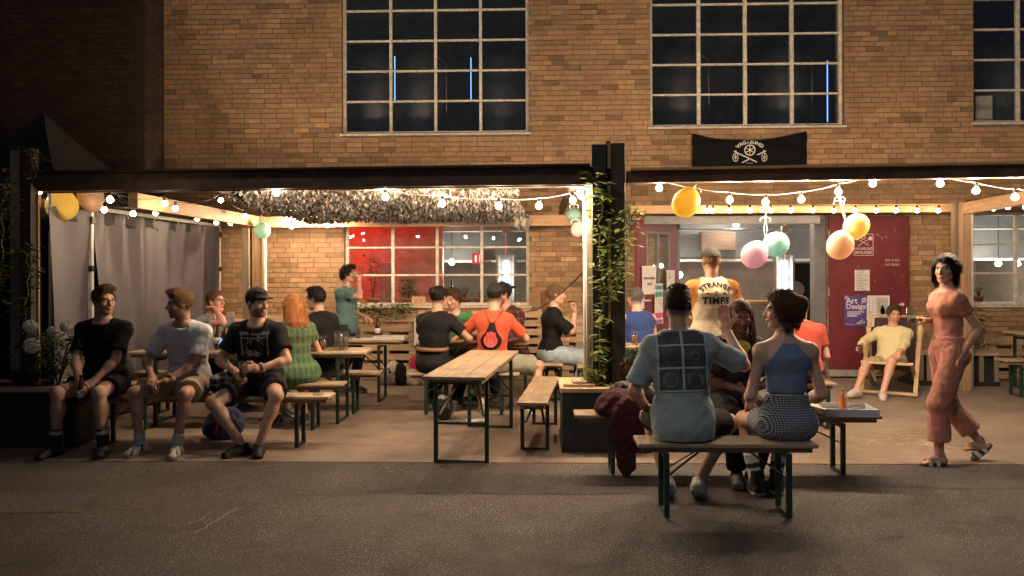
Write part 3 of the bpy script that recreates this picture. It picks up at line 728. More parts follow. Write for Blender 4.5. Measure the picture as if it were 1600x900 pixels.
# ------------------------------------------------------------------ gazebo tent at the left
gz = empty('gazebo_tent', (0, 0, 0), 0, 'black gazebo tent with printed roof and grey fabric side wall', 'tent')
GX1 = PX(342, 11.25, 2.0); GY0, GY1 = 7.55, 11.25; GX0 = GX1-3.0; GZ = 2.34
pk = P(67, 176, (GY0+GY1)/2); pk = Vector(((GX0+GX1)/2, (GY0+GY1)/2, pk.z)); pk.x = PX(68, pk.y, pk.z)
roof_m = mat('black_tent_fabric', (.012, .012, .014), .75, .3, 3, .2)
corners = [Vector((GX0, GY0, GZ)), Vector((GX1, GY0, GZ)), Vector((GX1, GY1, GZ)), Vector((GX0, GY1, GZ))]
def roof_pt(i, s, t):      # side i, s along the eave, t up to the peak; concave
    a, b = corners[i], corners[(i+1) % 4]; e = a.lerp(b, s); p = e.lerp(pk, t); rise = (pk.z-GZ)
    p.z = GZ + rise*(t**1.75*.86+t*.14) - .05*math.sin(math.pi*s)*math.sin(math.pi*t); return p
nm = ('front', 'side', 'back', 'side')
for i in range(4):
    mb = MB(); mb.grid(lambda s, t: roof_pt(i, s, t), 16, 16); mb.build('roof_panel', roof_m, gz, True)
    a, b = corners[i], corners[(i+1) % 4]
    mb = MB(); n = 20; mb.grid(lambda s, t: a.lerp(b, s)+Vector((0, 0, -.001-.2*t-(.02*math.sin(s*40) if t > .5 else 0))), n, 2); mb.build('valance', roof_m, gz, True)
pr_m = mat('tent_print', (.5, .5, .5), .8)
def roof_print(i, s0, t0, ks, kt):
    f = Flat(); f.ring(0, 0, .40, .425, 30, R(150), R(290)); f.ring(-.08, .05, .10, .13, 18, .4, 5.2).ring(.12, .02, .07, .1, 16, 1, 6)
    for k_ in range(9): f.line((-.3+.07*k_, -.2), (-.27+.07*k_+(.02 if k_ % 2 else -.02), -.1), .025)
    mb = MB(); nn = []
    for u, v in f.v:
        p = roof_pt(i, s0+u*ks, t0+v*kt); p2 = roof_pt(i, s0+u*ks+.01, t0+v*kt); p3 = roof_pt(i, s0+u*ks, t0+v*kt+.01); n = (p2-p).cross(p3-p).normalized()
        if n.z < 0: n = -n
        mb.v.append(tuple(p+n*.006))
    mb.f = f.f; mb.build('print', pr_m, gz)
roof_print(1, .50, .34, .62, .48); roof_print(0, .62, .34, .5, .5)
# aluminium legs
GYL = GX1/ray(142, 400).x*ray(142, 400).y
for x, y in ((GX1, GYL), (GX1, GY1), (GX0, GY0), (GX0, GY1)):
    mb = MB(); mb.box((x-.022, y-.022, 0), (x+.022, y+.022, GZ-.0)); mb.build('leg', M['white_metal'], gz, bevel=.004)
    mb = MB(); mb.box((x-.034, y-.034, GZ-.22), (x+.034, y+.034, GZ-.14)); mb.build('clamp', M['black'], gz); mb = MB(); mb.box((x-.034, y-.034, 1.62), (x+.034, y+.034, 1.68)); mb.build('clamp', M['black'], gz)
mb = MB(); mb.bar((GX1, GY0+.3, GZ-.05), (GX1, GY1-.02, GZ-.05), .025, .04); mb.build('truss_rail', M['white_metal'], gz)
fab = mat('grey_tent_wall', (.070, .064, .078), .55, .12, 2.5, .15)
def drape(ya, yb, x, nfold, amp, seed, zt=GZ-.09):
    q = random.Random(seed); fs = [(q.uniform(.5, 1), q.uniform(0, 6.28), q.uniform(.7, 1.5)) for _ in range(5)]
    def fn(s, t):
        y = ya+(yb-ya)*s; z = .03+(zt-.03)*t
        d = sum(a*math.sin(nfold*k*(s+.10*(1-t)*math.sin(s*4+p))*6.28+p) for a, p, k in fs)/5
        sag = math.sin(s*9.4)*.008*t**3
        return Vector((x+amp*d*(.35+.65*t)+.03*math.sin(s*3+t*4), y, z+sag))
    return fn
mb = MB(); mb.grid(drape(GYL+.02, GY1-.03, GX1+.03, 6.5, .10, 4), 170, 40); mb.build('side_wall', fab, gz, True)
mb = MB(); mb.grid(drape(7.28, GYL-.02, GX1+.01, 1.2, .03, 8), 24, 30); mb.build('side_wall', fab, gz, True)
for k in range(6):
    y = GY0+.5+k*.62; mb = MB(); mb.tube([(GX1+.03, y, GZ-.12), (GX1+.0, y, GZ-.04)], .006, 6); mb.build('tie', M['white_metal'], gz)
mb = MB(); x = PX(76, 7.35, 1.5); mb.tube([(x, 7.38, .45), (x, 7.38, P(76, 300, 7.38).z)], .02, 10); mb.build('pole', M['white_metal'], gz, True)
mb = MB(); mb.box((x-.035, 7.35, 2.02), (x+.02, 7.41, 2.16)); mb.build('clamp', M['black'], gz)

# ------------------------------------------------------------------ string lights
bulb_m = emat('bulb_glow', (1.0, 0.71, 0.46), BULB_L*2.1); bulb_lo = emat('bulb_glow_dim', (1.0, 0.70, 0.42), BULB_L*.085)
cable_m = mat('cable', (.03, .03, .03), .5); pale_cable = mat('pale_cable', (.45, .42, .38), .6)
bm = bmesh.new(); bmesh.ops.create_icosphere(bm, subdivisions=2, radius=.029); 
for v_ in bm.verts:
    if v_.co.z > .008: v_.co.x *= 1-(v_.co.z-.008)*16; v_.co.y *= 1-(v_.co.z-.008)*16; v_.co.z *= 1.25
bulb_me = bpy.data.meshes.new('bulb'); bm.to_mesh(bulb_me); bm.free(); bulb_me.materials.append(bulb_m)
bulb_me.polygons.foreach_set('use_smooth', [True]*len(bulb_me.polygons))
bulb_me2 = bulb_me.copy(); bulb_me2.materials[0] = bulb_lo
sock_me = MB().lathe([(.012, .022), (.0155, .03), (.0155, .062), (.009, .072), (0, .073)], n=10).mesh('socket', cable_m, True)
def light_string(label, pts, ends=(), sag=.03, cab=None, dim=False):
    pts = [Vector(p) for p in pts]; t = empty('string_light', pts[0], 0, label, 'string light', 'festoon string lights'); o = pts[0]
    path = []; tops = [p+Vector((0, 0, .075)) for p in pts]
    allp = ([Vector(ends[0])] if ends and ends[0] else []) + tops + ([Vector(ends[1])] if ends and ends[1] else [])
    for a, b in zip(allp, allp[1:]):
        L = (b-a).length
        for k in range(6): path.append(a.lerp(b, k/6)-Vector((0, 0, sag*L*4*(k/6)*(1-k/6)))-o)
    path.append(allp[-1]-o)
    MB().tube(path, .0035, 5).build('cable', cab or cable_m, t, True)
    for p in pts:
        b = link('bulb', bulb_me2 if dim else bulb_me, t, p-o); b.rotation_euler = (rng.uniform(-.12, .12), rng.uniform(-.12, .12), 0); s = link('socket', sock_me, b)
    return t
XB = XS+.2
def on_side(u, v, x=XB):       # bulb near the side beam
    lo, hi = 6.5, 11.4
    for _ in range(40):
        m_ = (lo+hi)/2
        if PX(u, m_, 2.3) < x: hi = m_
        else: lo = m_
    # depth where the column's ray meets x
    return P(u, v, lo)
def side_x(u, v, x):
    d = ray(u, v); y = x/d.x*d.y; return P(u, v, y)
light_string('string of bulbs along the tent side wall under the side beam', [side_x(u, v, XS-.35) for u, v in ((163, 328), (208, 334), (243, 333), (308, 342), (338, 348), (360, 349))], sag=.05, dim=True)
light_string('string of bulbs stapled along the receding side beam', [side_x(u, v, XB) for u, v in ((172, 312), (257, 318), (274, 326), (345, 313), (383, 338))], sag=.05, dim=True)
light_string('two bulbs beside the left front post', [P(61, 300, 7.5), P(89, 298, 7.55)], sag=.1, dim=True)
light_string('string of bulbs hanging below the camouflage net', [P(432, 301, 7.3), P(602, 308, 7.32), P(691, 318, 7.35), P(779, 322, 7.35), P(842, 322, 7.35), P(895, 313, 7.3)], (P(330, 296, 7.3), P(914, 304, 7.28)), cab=pale_cable)
light_string('two bulbs by the back beam over the brick wall', [P(456, 354, 10.6), P(511, 352, 10.6)], (P(422, 340, 10.6), P(560, 344, 10.6)))
light_string('drooping string of bulbs behind the right front beam', [P(u, v, y) for u, v, y in ((1030, 294, 7.35), (1140, 313, 7.35), (1196, 316, 7.35), (1252, 312, 7.3), (1310, 300, 7.25), (1364, 287, 7.2), (1469, 287, 7.1), (1525, 298, 7.15), (1586, 308, 7.2))], (P(985, 280, 7.2), P(1640, 296, 7.2)), cab=pale_cable)
light_string('row of bulbs fixed along the back beam above the doorway', [P(u, 329, YB-.17) for u in (1104, 1114, 1140, 1172, 1205, 1236, 1270, 1303, 1336, 1369, 1400, 1433, 1466)], sag=.03, dim=True)
light_string('bulbs in the shelter at the right edge', [P(1552, 326, 10.2), P(1575, 324, 10.2), P(1602, 324, 10.2)], sag=.05, dim=True)

# ------------------------------------------------------------------ balloons
def balloon(label, u, v, wpx, hpx, y, col, tilt=0.0, knot=None):
    c = P(u, v, y); k = y/FPX; rw, rh = wpx*k, hpx*k
    t = empty('balloon', c, 0, label, 'balloon', 'party balloons')
    m, nt, b = _new('balloon_'+str(len(bpy.data.materials)))
    b.inputs['Base Color'].default_value = (*col, 1); b.inputs['Roughness'].default_value = .38; b.inputs['Subsurface Weight'].default_value = .0
    b.inputs['Subsurface Radius'].default_value = (.1, .1, .1); b.inputs['Subsurface Scale'].default_value = .3
    tr_ = N(nt, 'ShaderNodeBsdfTranslucent'); tr_.inputs[0].default_value = (*col, 1); mx_ = N(nt, 'ShaderNodeMixShader'); mx_.inputs[0].default_value = .5
    nt.links.new(b.outputs[0], mx_.inputs[1]); nt.links.new(tr_.outputs[0], mx_.inputs[2]); nt.links.new(mx_.outputs[0], nt.nodes['Material Output'].inputs[0])
    prof = []
    for i in range(17):
        a = math.pi*i/16; z = -math.cos(a); r = math.sin(a)*(1-.12*max(0, z)**2); prof.append((max(r, .0)*rw, z*rh*(1.06 if z > 0 else 1)))
    Mr = Matrix.Rotation(tilt, 3, 'Y')
    MB().lathe(prof, n=28, M=Mr).build('skin', m, t, True)
    MB().lathe([(.004, rh*1.04), (.012, rh*1.10), (.003, rh*1.12), (.01, rh*1.15), (0, rh*1.15)], n=10, M=Mr).build('knot', m, t, True)
    top = Mr @ Vector((0, 0, rh*1.12))
    if knot is not None:
        e = Vector(knot)-c; pts = [top.lerp(e, s)+Vector((.012*math.sin(s*9), .01*math.cos(s*7), 0))*(1-s) for s in np.linspace(0, 1, 9)]
        MB().tube(pts, .0035, 5).build('ribbon', mat('ribbon', (.75, .74, .72), .5), t, True)
        q = [e+Vector((.05*math.sin(a), 0, -.02-.03*(1-math.cos(a)) )) for a in np.linspace(-2.2, 2.2, 10)]
        MB().tube(q, .004, 5).build('ribbon', bpy.data.materials['ribbon'], t, True)
    return t
YEL, PEA, MINT, LIL, CYA, PNK = (.86, .70, .20), (.86, .66, .48), (.50, .76, .66), (.80, .60, .74), (.48, .76, .76), (.80, .58, .54)
balloon('yellow balloon under the left end of the dark beam', 97, 322, 24, 24, 7.55, YEL, .3, P(88, 296, 7.5))
balloon('peach balloon tucked behind the yellow one at the tent', 142, 309, 24, 17, 7.75, PEA, 1.2, P(120, 296, 7.6))
balloon('mint green balloon hanging at the pale back post', 410, 360, 13, 13, 10.45, MINT, 0, P(408, 336, 10.5))
balloon('pale blue balloon squeezed behind the vine covered post', 914, 301, 14, 13, 7.5, (.35, .62, .75), 0, P(914, 288, 7.5))
balloon('yellow balloon half hidden behind the vine covered post', 923, 322, 13, 18, 7.4, YEL, 0, P(920, 296, 7.4))
balloon('dull green balloon beside the wall end of the net', 896, 337, 12, 11, 8.6, (.22, .38, .32), 0, P(897, 316, 8.4))
balloon('dusty pink balloon below the dull green one', 903, 359, 11, 12, 8.6, PNK, 0, P(899, 340, 8.5))
balloon('large yellow balloon hanging below the right beam', 1072, 317, 21, 24, 7.1, YEL, .5, P(1087, 290, 7.15))
balloon('lilac balloon hanging in front of the doorway', 1179, 398, 20, 22, 7.3, LIL, .6, P(1196, 336, 7.35))
balloon('turquoise balloon hanging in front of the doorway', 1213, 382, 20, 19, 7.36, CYA, -.8, P(1197, 320, 7.37))
balloon('yellow balloon hanging before the maroon door leaf', 1338, 354, 21, 18, 7.2, (.86, .76, .34), -1.0, P(1312, 304, 7.25))
balloon('peach balloon hanging before the maroon door leaf', 1313, 383, 20, 23, 7.15, PEA, .4, P(1311, 310, 7.24))

# ------------------------------------------------------------------ banner over the doors
ban = empty('cloth_banner', (0, 0, 0), 0, 'black cloth banner with white hop wheel emblem hung on the brick wall', 'banner')
c0, c1, c2, c3 = P(1081, 264, WY-.06), P(1260, 261, WY-.06), P(1260, 205, WY-.06), P(1081, 209, WY-.06)
def ban_pt(s, t):
    p = c0.lerp(c1, s).lerp(c3.lerp(c2, s), t); dip = .12*(1-(2*s-1)**2)*t**2
    fold = .02*math.sin((s-t)*14)*t*(1-s)+.02*math.sin((s+t)*13)*t*s
    return p+Vector((0, -.02+fold, -dip))
mb = MB(); mb.grid(ban_pt, 50, 20); bo = mb.build('cloth', mat('banner_cloth', (.005, .005, .006), .85, .2, 5, spec=.15), ban, True)
f = Flat(); f.text('VAGABUND', .076, 0, .122, arc=.262, bold=.0022, spacing=1.02).ring(0, 0, .068, .083).disc(0, 0, .016)
for k in range(6): a = k*math.pi/3; f.line((0, 0), (.07*math.cos(a+.52), .07*math.sin(a+.52)), .011)
f.line((-.208, -.03), (.10, -.178), .017).line((.208, -.024), (-.114, -.185), .017).rect(-.045, -.2, -.03, -.188).rect(-.01, -.2, .006, -.188).rect(.024, -.2, .038, -.188)
for s in (-1, 1):
    f.ring(s*.212, -.105, .055, .067, 16, sx=.66).line((s*.212-.025, -.125), (s*.212+.025, -.085), .009).line((s*.212-.025, -.085), (s*.212+.025, -.125), .009).line((s*.212, -.15), (s*.212, -.06), .008).line((s*.205, -.03), (s*.24, -.012), .012).line((s*.215, -.035), (s*.205, .0), .012)
dg = bpy.context.evaluated_depsgraph_get(); bvh = BVHTree.FromPolygons(mb.v, mb.f)
f.project('emblem', mat('banner_white', (.62, .60, .56), .7), bvh, P(1171, 235, WY-.06), (1, 0, 0), (0, 0, 1), (0, -1, 0), ban, .004)
# ------------------------------------------------------------------ implicit-surface modelling for figures and soft things
def nv(*a): return np.array(a, dtype=np.float64)
def unit(v): v = np.asarray(v, float); return v/max(1e-9, np.linalg.norm(v))
def folds(seed, wl, n=6):
    r = np.random.RandomState(seed); D = r.normal(size=(n, 3)); D /= np.linalg.norm(D, axis=1)[:, None]; ph = r.uniform(0, 6.28, n); k = 6.28/(wl*r.uniform(.7, 1.6, n))
    def f(X, Y, Z):
        s = 0
        for i in range(n):
            w_ = np.sin((X*D[i, 0]+Y*D[i, 1]+Z*D[i, 2])*k[i]*.6+ph[i]+.9*np.sin((X*D[i, 1]+Y*D[i, 2]+Z*D[i, 0])*k[i]*.5)); s = s+1.4*np.abs(w_)-.9
        return s/n*1.6
    return f
class Vol:
    def __init__(s, lo, hi, h):
        s.h = h; s.lo = np.asarray(lo, float)-2.5*h; s.n = np.ceil((np.asarray(hi, float)+2.5*h-s.lo)/h).astype(int)+1
        s.f = np.full(s.n, .12, dtype=np.float32); s.ax = [s.lo[i]+h*np.arange(s.n[i]) for i in range(3)]
    def _sub(s, lo, hi, mg):
        a = np.clip(np.floor((np.asarray(lo)-mg-s.lo)/s.h).astype(int), 0, s.n); b = np.clip(np.ceil((np.asarray(hi)+mg-s.lo)/s.h).astype(int)+1, 0, s.n)
        if np.any(b <= a): return None
        sl = tuple(slice(a[i], b[i]) for i in range(3))
        return sl, s.ax[0][sl[0]][:, None, None], s.ax[1][sl[1]][None, :, None], s.ax[2][sl[2]][None, None, :]
    def _put(s, sl, d, k):
        f = s.f[sl]; d = d.astype(np.float32)
        if k > 0:
            h = np.clip(.5+.5*(f-d)/k, 0, 1); s.f[sl] = f*(1-h)+d*h-k*h*(1-h)
        else: s.f[sl] = np.minimum(f, d)
    def cone(s, a, b, ra, rb, k=.02, w=None, wr=1.0, cut=None, cuta=None):
        """tapered capsule; w = wide axis, wr = how much wider; cut / cuta = stop at t <= cut, t >= cuta"""
        a, b = np.asarray(a, float), np.asarray(b, float); m = max(ra, rb)*max(1, wr)
        q = s._sub(np.minimum(a, b)-m, np.maximum(a, b)+m, k+2.5*s.h)
        if q is None: return s
        sl, X, Y, Z = q; ab = b-a; L2 = max(1e-9, ab @ ab)
        px, py, pz = X-a[0], Y-a[1], Z-a[2]
        tt = (px*ab[0]+py*ab[1]+pz*ab[2])/L2; t = np.clip(tt, 0, 1)
        qx, qy, qz = px-t*ab[0], py-t*ab[1], pz-t*ab[2]
        if w is not None and wr != 1.0:
            l = (qx*w[0]+qy*w[1]+qz*w[2])*(1-1/wr); qx, qy, qz = qx-l*w[0], qy-l*w[1], qz-l*w[2]
        d = np.sqrt(qx*qx+qy*qy+qz*qz)-(ra+(rb-ra)*t)
        if cut is not None: d = np.maximum(d, (tt-cut)*math.sqrt(L2))
        if cuta is not None: d = np.maximum(d, (cuta-tt)*math.sqrt(L2))
        s._put(sl, d, k); return s
    def ell(s, c, r, k=.02, R3=None):
        c = np.asarray(c, float); r = np.asarray(r, float); m = r.max() if R3 is not None else r
        q = s._sub(c-m, c+m, k+2.5*s.h)
        if q is None: return s
        sl, X, Y, Z = q; d = s._elld(X-c[0], Y-c[1], Z-c[2], r, R3); s._put(sl, d, k); return s
    @staticmethod
    def _elld(x, y, z, r, R3=None):
        if R3 is not None:
            R3 = np.asarray(R3); x, y, z = (x*R3[i][0]+y*R3[i][1]+z*R3[i][2] for i in range(3))
        k0 = np.sqrt((x/r[0])**2+(y/r[1])**2+(z/r[2])**2)+1e-6; k1 = np.sqrt((x/r[0]**2)**2+(y/r[1]**2)**2+(z/r[2]**2)**2)+1e-6
        return k0*(k0-1)/k1
    def sub_ell(s, c, r, k=.01):
        c = np.asarray(c, float); r = np.asarray(r, float); q = s._sub(c-r, c+r, k+2*s.h)
        if q is None: return s
        sl, X, Y, Z = q; d = -s._elld(X-c[0], Y-c[1], Z-c[2], r).astype(np.float32); f = s.f[sl]
        h = np.clip(.5-.5*(f-d)/k, 0, 1); s.f[sl] = f*(1-h)+d*h+k*h*(1-h); return s
    def xyz(s): return s.ax[0][:, None, None], s.ax[1][None, :, None], s.ax[2][None, None, :]
    def plane(s, p, n):     # keep the side n points away from
        X, Y, Z = s.xyz(); n = unit(n); s.f = np.maximum(s.f, ((X-p[0])*n[0]+(Y-p[1])*n[1]+(Z-p[2])*n[2]).astype(np.float32)); return s
    def keep(s, fn): X, Y, Z = s.xyz(); s.f = np.maximum(s.f, fn(X, Y, Z).astype(np.float32)); return s
    def noise(s, fn, amp):
        X, Y, Z = s.xyz(); s.f = s.f+(fn(X, Y, Z)*amp).astype(np.float32); return s
    def mesh(s):
        f = s.f; ins = f < 0
        if not ins.any(): return np.zeros((0, 3)), np.zeros((0, 4), int)
        ins[0] = ins[-1] = False; ins[:, 0] = ins[:, -1] = False; ins[:, :, 0] = ins[:, :, -1] = False
        n = np.array(f.shape)
        c = np.zeros(tuple(n-1), np.int8)
        for i in (0, 1):
            for j in (0, 1):
                for k in (0, 1): c += ins[i:n[0]-1+i, j:n[1]-1+j, k:n[2]-1+k]
        act = (c > 0) & (c < 8); I = np.argwhere(act); idx = np.full(tuple(n-1), -1, np.int64); idx[act] = np.arange(len(I))
        acc = np.zeros((len(I), 3)); cnt = np.zeros(len(I))
        cor = [(0, 0, 0), (1, 0, 0), (0, 1, 0), (1, 1, 0), (0, 0, 1), (1, 0, 1), (0, 1, 1), (1, 1, 1)]
        val = np.stack([f[I[:, 0]+a, I[:, 1]+b, I[:, 2]+d] for a, b, d in cor], 1); sg = np.stack([ins[I[:, 0]+a, I[:, 1]+b, I[:, 2]+d] for a, b, d in cor], 1)
        for a, b in ((0, 1), (2, 3), (4, 5), (6, 7), (0, 2), (1, 3), (4, 6), (5, 7), (0, 4), (1, 5), (2, 6), (3, 7)):
            x = sg[:, a] != sg[:, b]
            if not x.any(): continue
            va, vb = val[x, a].astype(float), val[x, b].astype(float); den = va-vb; den[np.abs(den) < 1e-9] = 1e-9; t = np.clip(va/den, 0, 1)[:, None]
            A, B = np.array(cor[a], float), np.array(cor[b], float); acc[x] += A+(B-A)*t; cnt[x] += 1
        V = s.lo+(I+acc/np.maximum(cnt, 1)[:, None])*s.h
        Q = []
        for axis in range(3):
            u, v = [(1, 2), (2, 0), (0, 1)][axis]
            sa = [slice(None)]*3; sb = [slice(None)]*3; sa[axis] = slice(0, n[axis]-1); sb[axis] = slice(1, n[axis])
            A, B = ins[tuple(sa)], ins[tuple(sb)]
            for flip, mask in ((False, A & ~B), (True, ~A & B)):
                E = np.argwhere(mask)
                if not len(E): continue
                E = E[(E[:, u] > 0) & (E[:, v] > 0) & (E[:, u] < n[u]-1) & (E[:, v] < n[v]-1)]
                eu = np.zeros(3, int); eu[u] = 1; ev = np.zeros(3, int); ev[v] = 1
                g = [idx[tuple((E-d).T)] for d in (eu+ev, ev, 0*eu, eu)]
                if flip: g = g[::-1]
                Q.append(np.stack(g, 1))
        return V, np.concatenate(Q)
def np_mesh(name, V, Q, m, parent=None, colors=None, base=None, smooth=True):
    me = bpy.data.meshes.new(name); V = np.asarray(V, float)
    if base is not None: V = V-np.asarray(base, float)
    me.vertices.add(len(V)); me.vertices.foreach_set('co', V.astype(np.float32).ravel())
    me.loops.add(Q.size); me.loops.foreach_set('vertex_index', Q.astype(np.int32).ravel())
    me.polygons.add(len(Q)); me.polygons.foreach_set('loop_start', (np.arange(len(Q))*Q.shape[1]).astype(np.int32))
    me.update(calc_edges=True); me.validate()
    me.polygons.foreach_set('use_smooth', np.full(len(me.polygons), smooth))
    if colors is not None:
        at = me.color_attributes.new('tint', 'FLOAT_COLOR', 'POINT'); at.data.foreach_set('color', np.concatenate([colors, np.ones((len(colors), 1))], 1).astype(np.float32).ravel())
    me.materials.append(m); me.update()
    o = link(name, me, parent); return o

# ---- cached local pieces
_hand = {}
def hand_mesh(curl, spread=.0):
    """right-handed local frame: y along fingers, z = back of hand, x = thumb side; wrist at origin; length 0.18"""
    key = (round(curl, 2), round(spread, 2))
    if key in _hand: return _hand[key]
    v = Vol((-.075, -.05, -.11), (.085, .2, .04), .0046)
    v.cone((0, -.045, 0), (0, .01, 0), .026, .025, .012, nv(1, 0, 0), 1.18)
    v.cone((.004, .015, 0), (.002, .075, 0), .0165, .0165, .02, nv(1, 0, 0), 2.0)
    for i, (x, L) in enumerate(((.028, .072), (.009, .08), (-.011, .075), (-.029, .058))):
        p = nv(x*.95, .085-.004*abs(i-1), -.001); ang = curl*.55; seg = [.44, .32, .26]; r = [.0098, .0088, .0078, .0066]
        dirx = (x*.9)*spread*6
        for j in range(3):
            d = unit(nv(dirx*.2, math.cos(ang), -math.sin(ang))); e = p+d*L*seg[j]; v.cone(p, e, r[j], r[j+1], .004); p = e; ang += curl*(.95 if j == 0 else .7)
    p = nv(.026, .022, -.006); 
    for L, d, r0, r1 in ((.040, (.75, .62, -.28-.2*curl), .015, .0118), (.03, (.35-.3*curl, .86, -.3-.3*curl), .0115, .0105), (.026, (.12-.45*curl, .9, -.35-.25*curl), .0105, .008)):
        e = p+unit(d)*L; v.cone(p, e, r0, r1, .008); p = e
    _hand[key] = v.mesh(); return _hand[key]
_shoe = {}
def shoe_mesh(kind):
    """local: y toe, z up, ankle joint at origin; sole at z=-.085"""
    if kind in _shoe: return _shoe[kind]
    v = Vol((-.07, -.10, -.1), (.07, .22, .16), .0062)
    v.cone((0, -.05, -.05), (0, .05, -.05), .036, .036, .02); v.cone((0, .02, -.045), (0, .15, -.058), .037, .03, .03, nv(1, 0, 0), 1.3)
    v.cone((0, -.02, -.05), (0, -.015, .0), .042, .040, .03); v.ell((0, .06, -.03), (.036, .07, .032), .03)
    if kind == 'high': v.cone((0, -.02, 0), (0, -.018, .085), .043, .046, .02, cut=.95)
    if kind == 'chunky': v.cone((0, -.06, -.066), (0, .15, -.066), .034, .034, .01, nv(1, 0, 0), 1.35)
    v.keep(lambda X, Y, Z: (-.085-Z)+0*X+0*Y)
    # flat sole rim
    v.cone((0, -.055, -.072), (0, .145, -.072), .024, .024, .004, nv(1, 0, 0), 1.75); v.keep(lambda X, Y, Z: (-.086-Z)+0*X+0*Y)
    if kind != 'high': v.keep(lambda X, Y, Z: Z-.022-.10*np.maximum(0, -Y-.03)+0*X)
    else: v.keep(lambda X, Y, Z: Z-.085+0*X+0*Y)
    _shoe[kind] = v.mesh(); return _shoe[kind]
def foot_mesh():
    if 'foot' in _shoe: return _shoe['foot']
    v = Vol((-.06, -.09, -.1), (.06, .2, .05), .0058)
    v.cone((0, -.035, -.05), (0, 0, .03), .030, .032, .02); v.cone((0, -.03, -.055), (0, .09, -.062), .027, .022, .03, nv(1, 0, 0), 1.35); v.ell((0, .045, -.035), (.03, .06, .028), .02)
    for i, x in enumerate((.026, .012, 0, -.012, -.024)): v.cone((x, .09, -.065), (x*1.1, .145-.007*i, -.071), .013, .010-.0008*i, .006)
    v.keep(lambda X, Y, Z: (-.082-Z)+0*X+0*Y); _shoe['foot'] = v.mesh(); return _shoe['foot']
def head_mesh(fem, neck, beard, seed, open_mouth=False):
    r = np.random.RandomState(seed); j = 1+.05*r.uniform(-1, 1); w_ = 1+.03*r.uniform(-1, 1)
    fe = .93 if fem else 1.0
    lo = np.minimum(nv(-.095, -.12, -.14), np.asarray(neck)-.07); hi = np.maximum(nv(.095, .13, .13), np.asarray(neck)+.07)
    v = Vol(lo, hi, .0055)
    v.ell((0, -.014, .03), (.074*w_, .094, .088), .02); v.ell((0, .026, -.03), (.058*w_, .066, .084), .03)
    v.cone((0, .012, -.062), (0, .066, -.100), .047*fe, .021*fe*j, .03, nv(1, 0, 0), 1.12)
    for sx in (-1, 1):
        v.cone((sx*.045*fe, .0, -.05), (sx*.022*fe, .055, -.092), .022*fe, .016, .02)       # jaw corners
        v.ell((sx*.040, .060, -.028), (.018, .02, .02), .02)                                 # cheekbones
        v.ell((sx*.077*w_, -.008, -.008), (.009, .019, .030), .008)                          # ears
    v.cone((-.034, .080, .020), (.034, .080, .020), .0125*(.85 if fem else 1), .0125*(.85 if fem else 1), .015)
    for sx in (-1, 1): v.sub_ell((sx*.031, .099, .002), (.017, .016, .012), .012)
    for sx in (-1, 1): v.ell((sx*.031, .0745, .002), (.0125, .0125, .0115), .003)
    v.cone((0, .088, .012), (0, .108*j, -.030), .0075, .0125, .010); v.ell((0, .096, -.034), (.0175, .012, .0095), .008)
    v.ell((0, .0885, -.058), (.021, .011, .006), .006); v.ell((0, .0875, -.069), (.019, .011, .0068), .006)
    v.cone((0, -.028, -.045), neck, .054*fe, .058*fe, .03)
    V, Q = v.mesh(); x, y, z = V.T; ax = np.abs(x)
    return V, Q
def head_paint(V, skin, lip, brow, iris, beard=None, scalp=None):
    x, y, z = V.T; ax = np.abs(x); C = np.tile(np.asarray(skin, float), (len(V), 1))
    def mixc(mask, col): C[:] = C*(1-mask[:, None])+np.asarray(col, float)[None]*mask[:, None]
    sm = lambda e0, e1, t: np.clip((t-e0)/(e1-e0), 0, 1)
    red = np.asarray(skin)*nv(1.06, .80, .76)
    mixc(.6*sm(.03, .012, np.hypot(ax-.043, z+.03))*sm(.03, .06, y), red); mixc(.5*sm(.02, .01, np.hypot(ax, z+.03))*sm(.08, .1, y), red)
    mixc(.5*(ax > .074)*(np.abs(z+.008) < .04), red)
    if scalp is not None: mixc(.8*sm(.016, -.012, y-(.036+.52*z))*sm(-.088, -.055, z)*np.maximum(sm(.01, -.02, y), sm(-.01, .02, z)), scalp)
    if beard is not None:
        m = sm(-.035, -.055, z)*sm(.0, .03, y)*sm(-.135, -.11, z); m2 = sm(.05, .035, ax)*sm(-.036, -.043, z)*sm(.06, .075, y)
        mixc(beard[3]*np.maximum(m, m2), beard[:3])
    mixc(.9*sm(.024, .017, ax)*sm(.0165, .010, np.abs(z+.0635))*sm(.075, .085, y), lip)
    eye = sm(.0145, .0115, np.hypot((ax-.031), (z-.002)*1.6))*sm(.070, .078, y); mixc(eye, (.62, .58, .55))
    mixc(sm(.0072, .0052, np.hypot(ax-.031, z-.002))*sm(.07, .078, y), iris)
    mixc(.75*sm(.0035, .0015, np.abs(z-.0105+(ax-.031)**2*8))*sm(.018, .014, np.abs(ax-.031))*sm(.066, .074, y), np.asarray(brow)*.6)
    mixc(.85*sm(.0075, .004, np.abs(z-.0255+(ax-.034)**2*5))*sm(.023, .018, np.abs(ax-.033))*sm(.05, .062, y), brow)
    return C
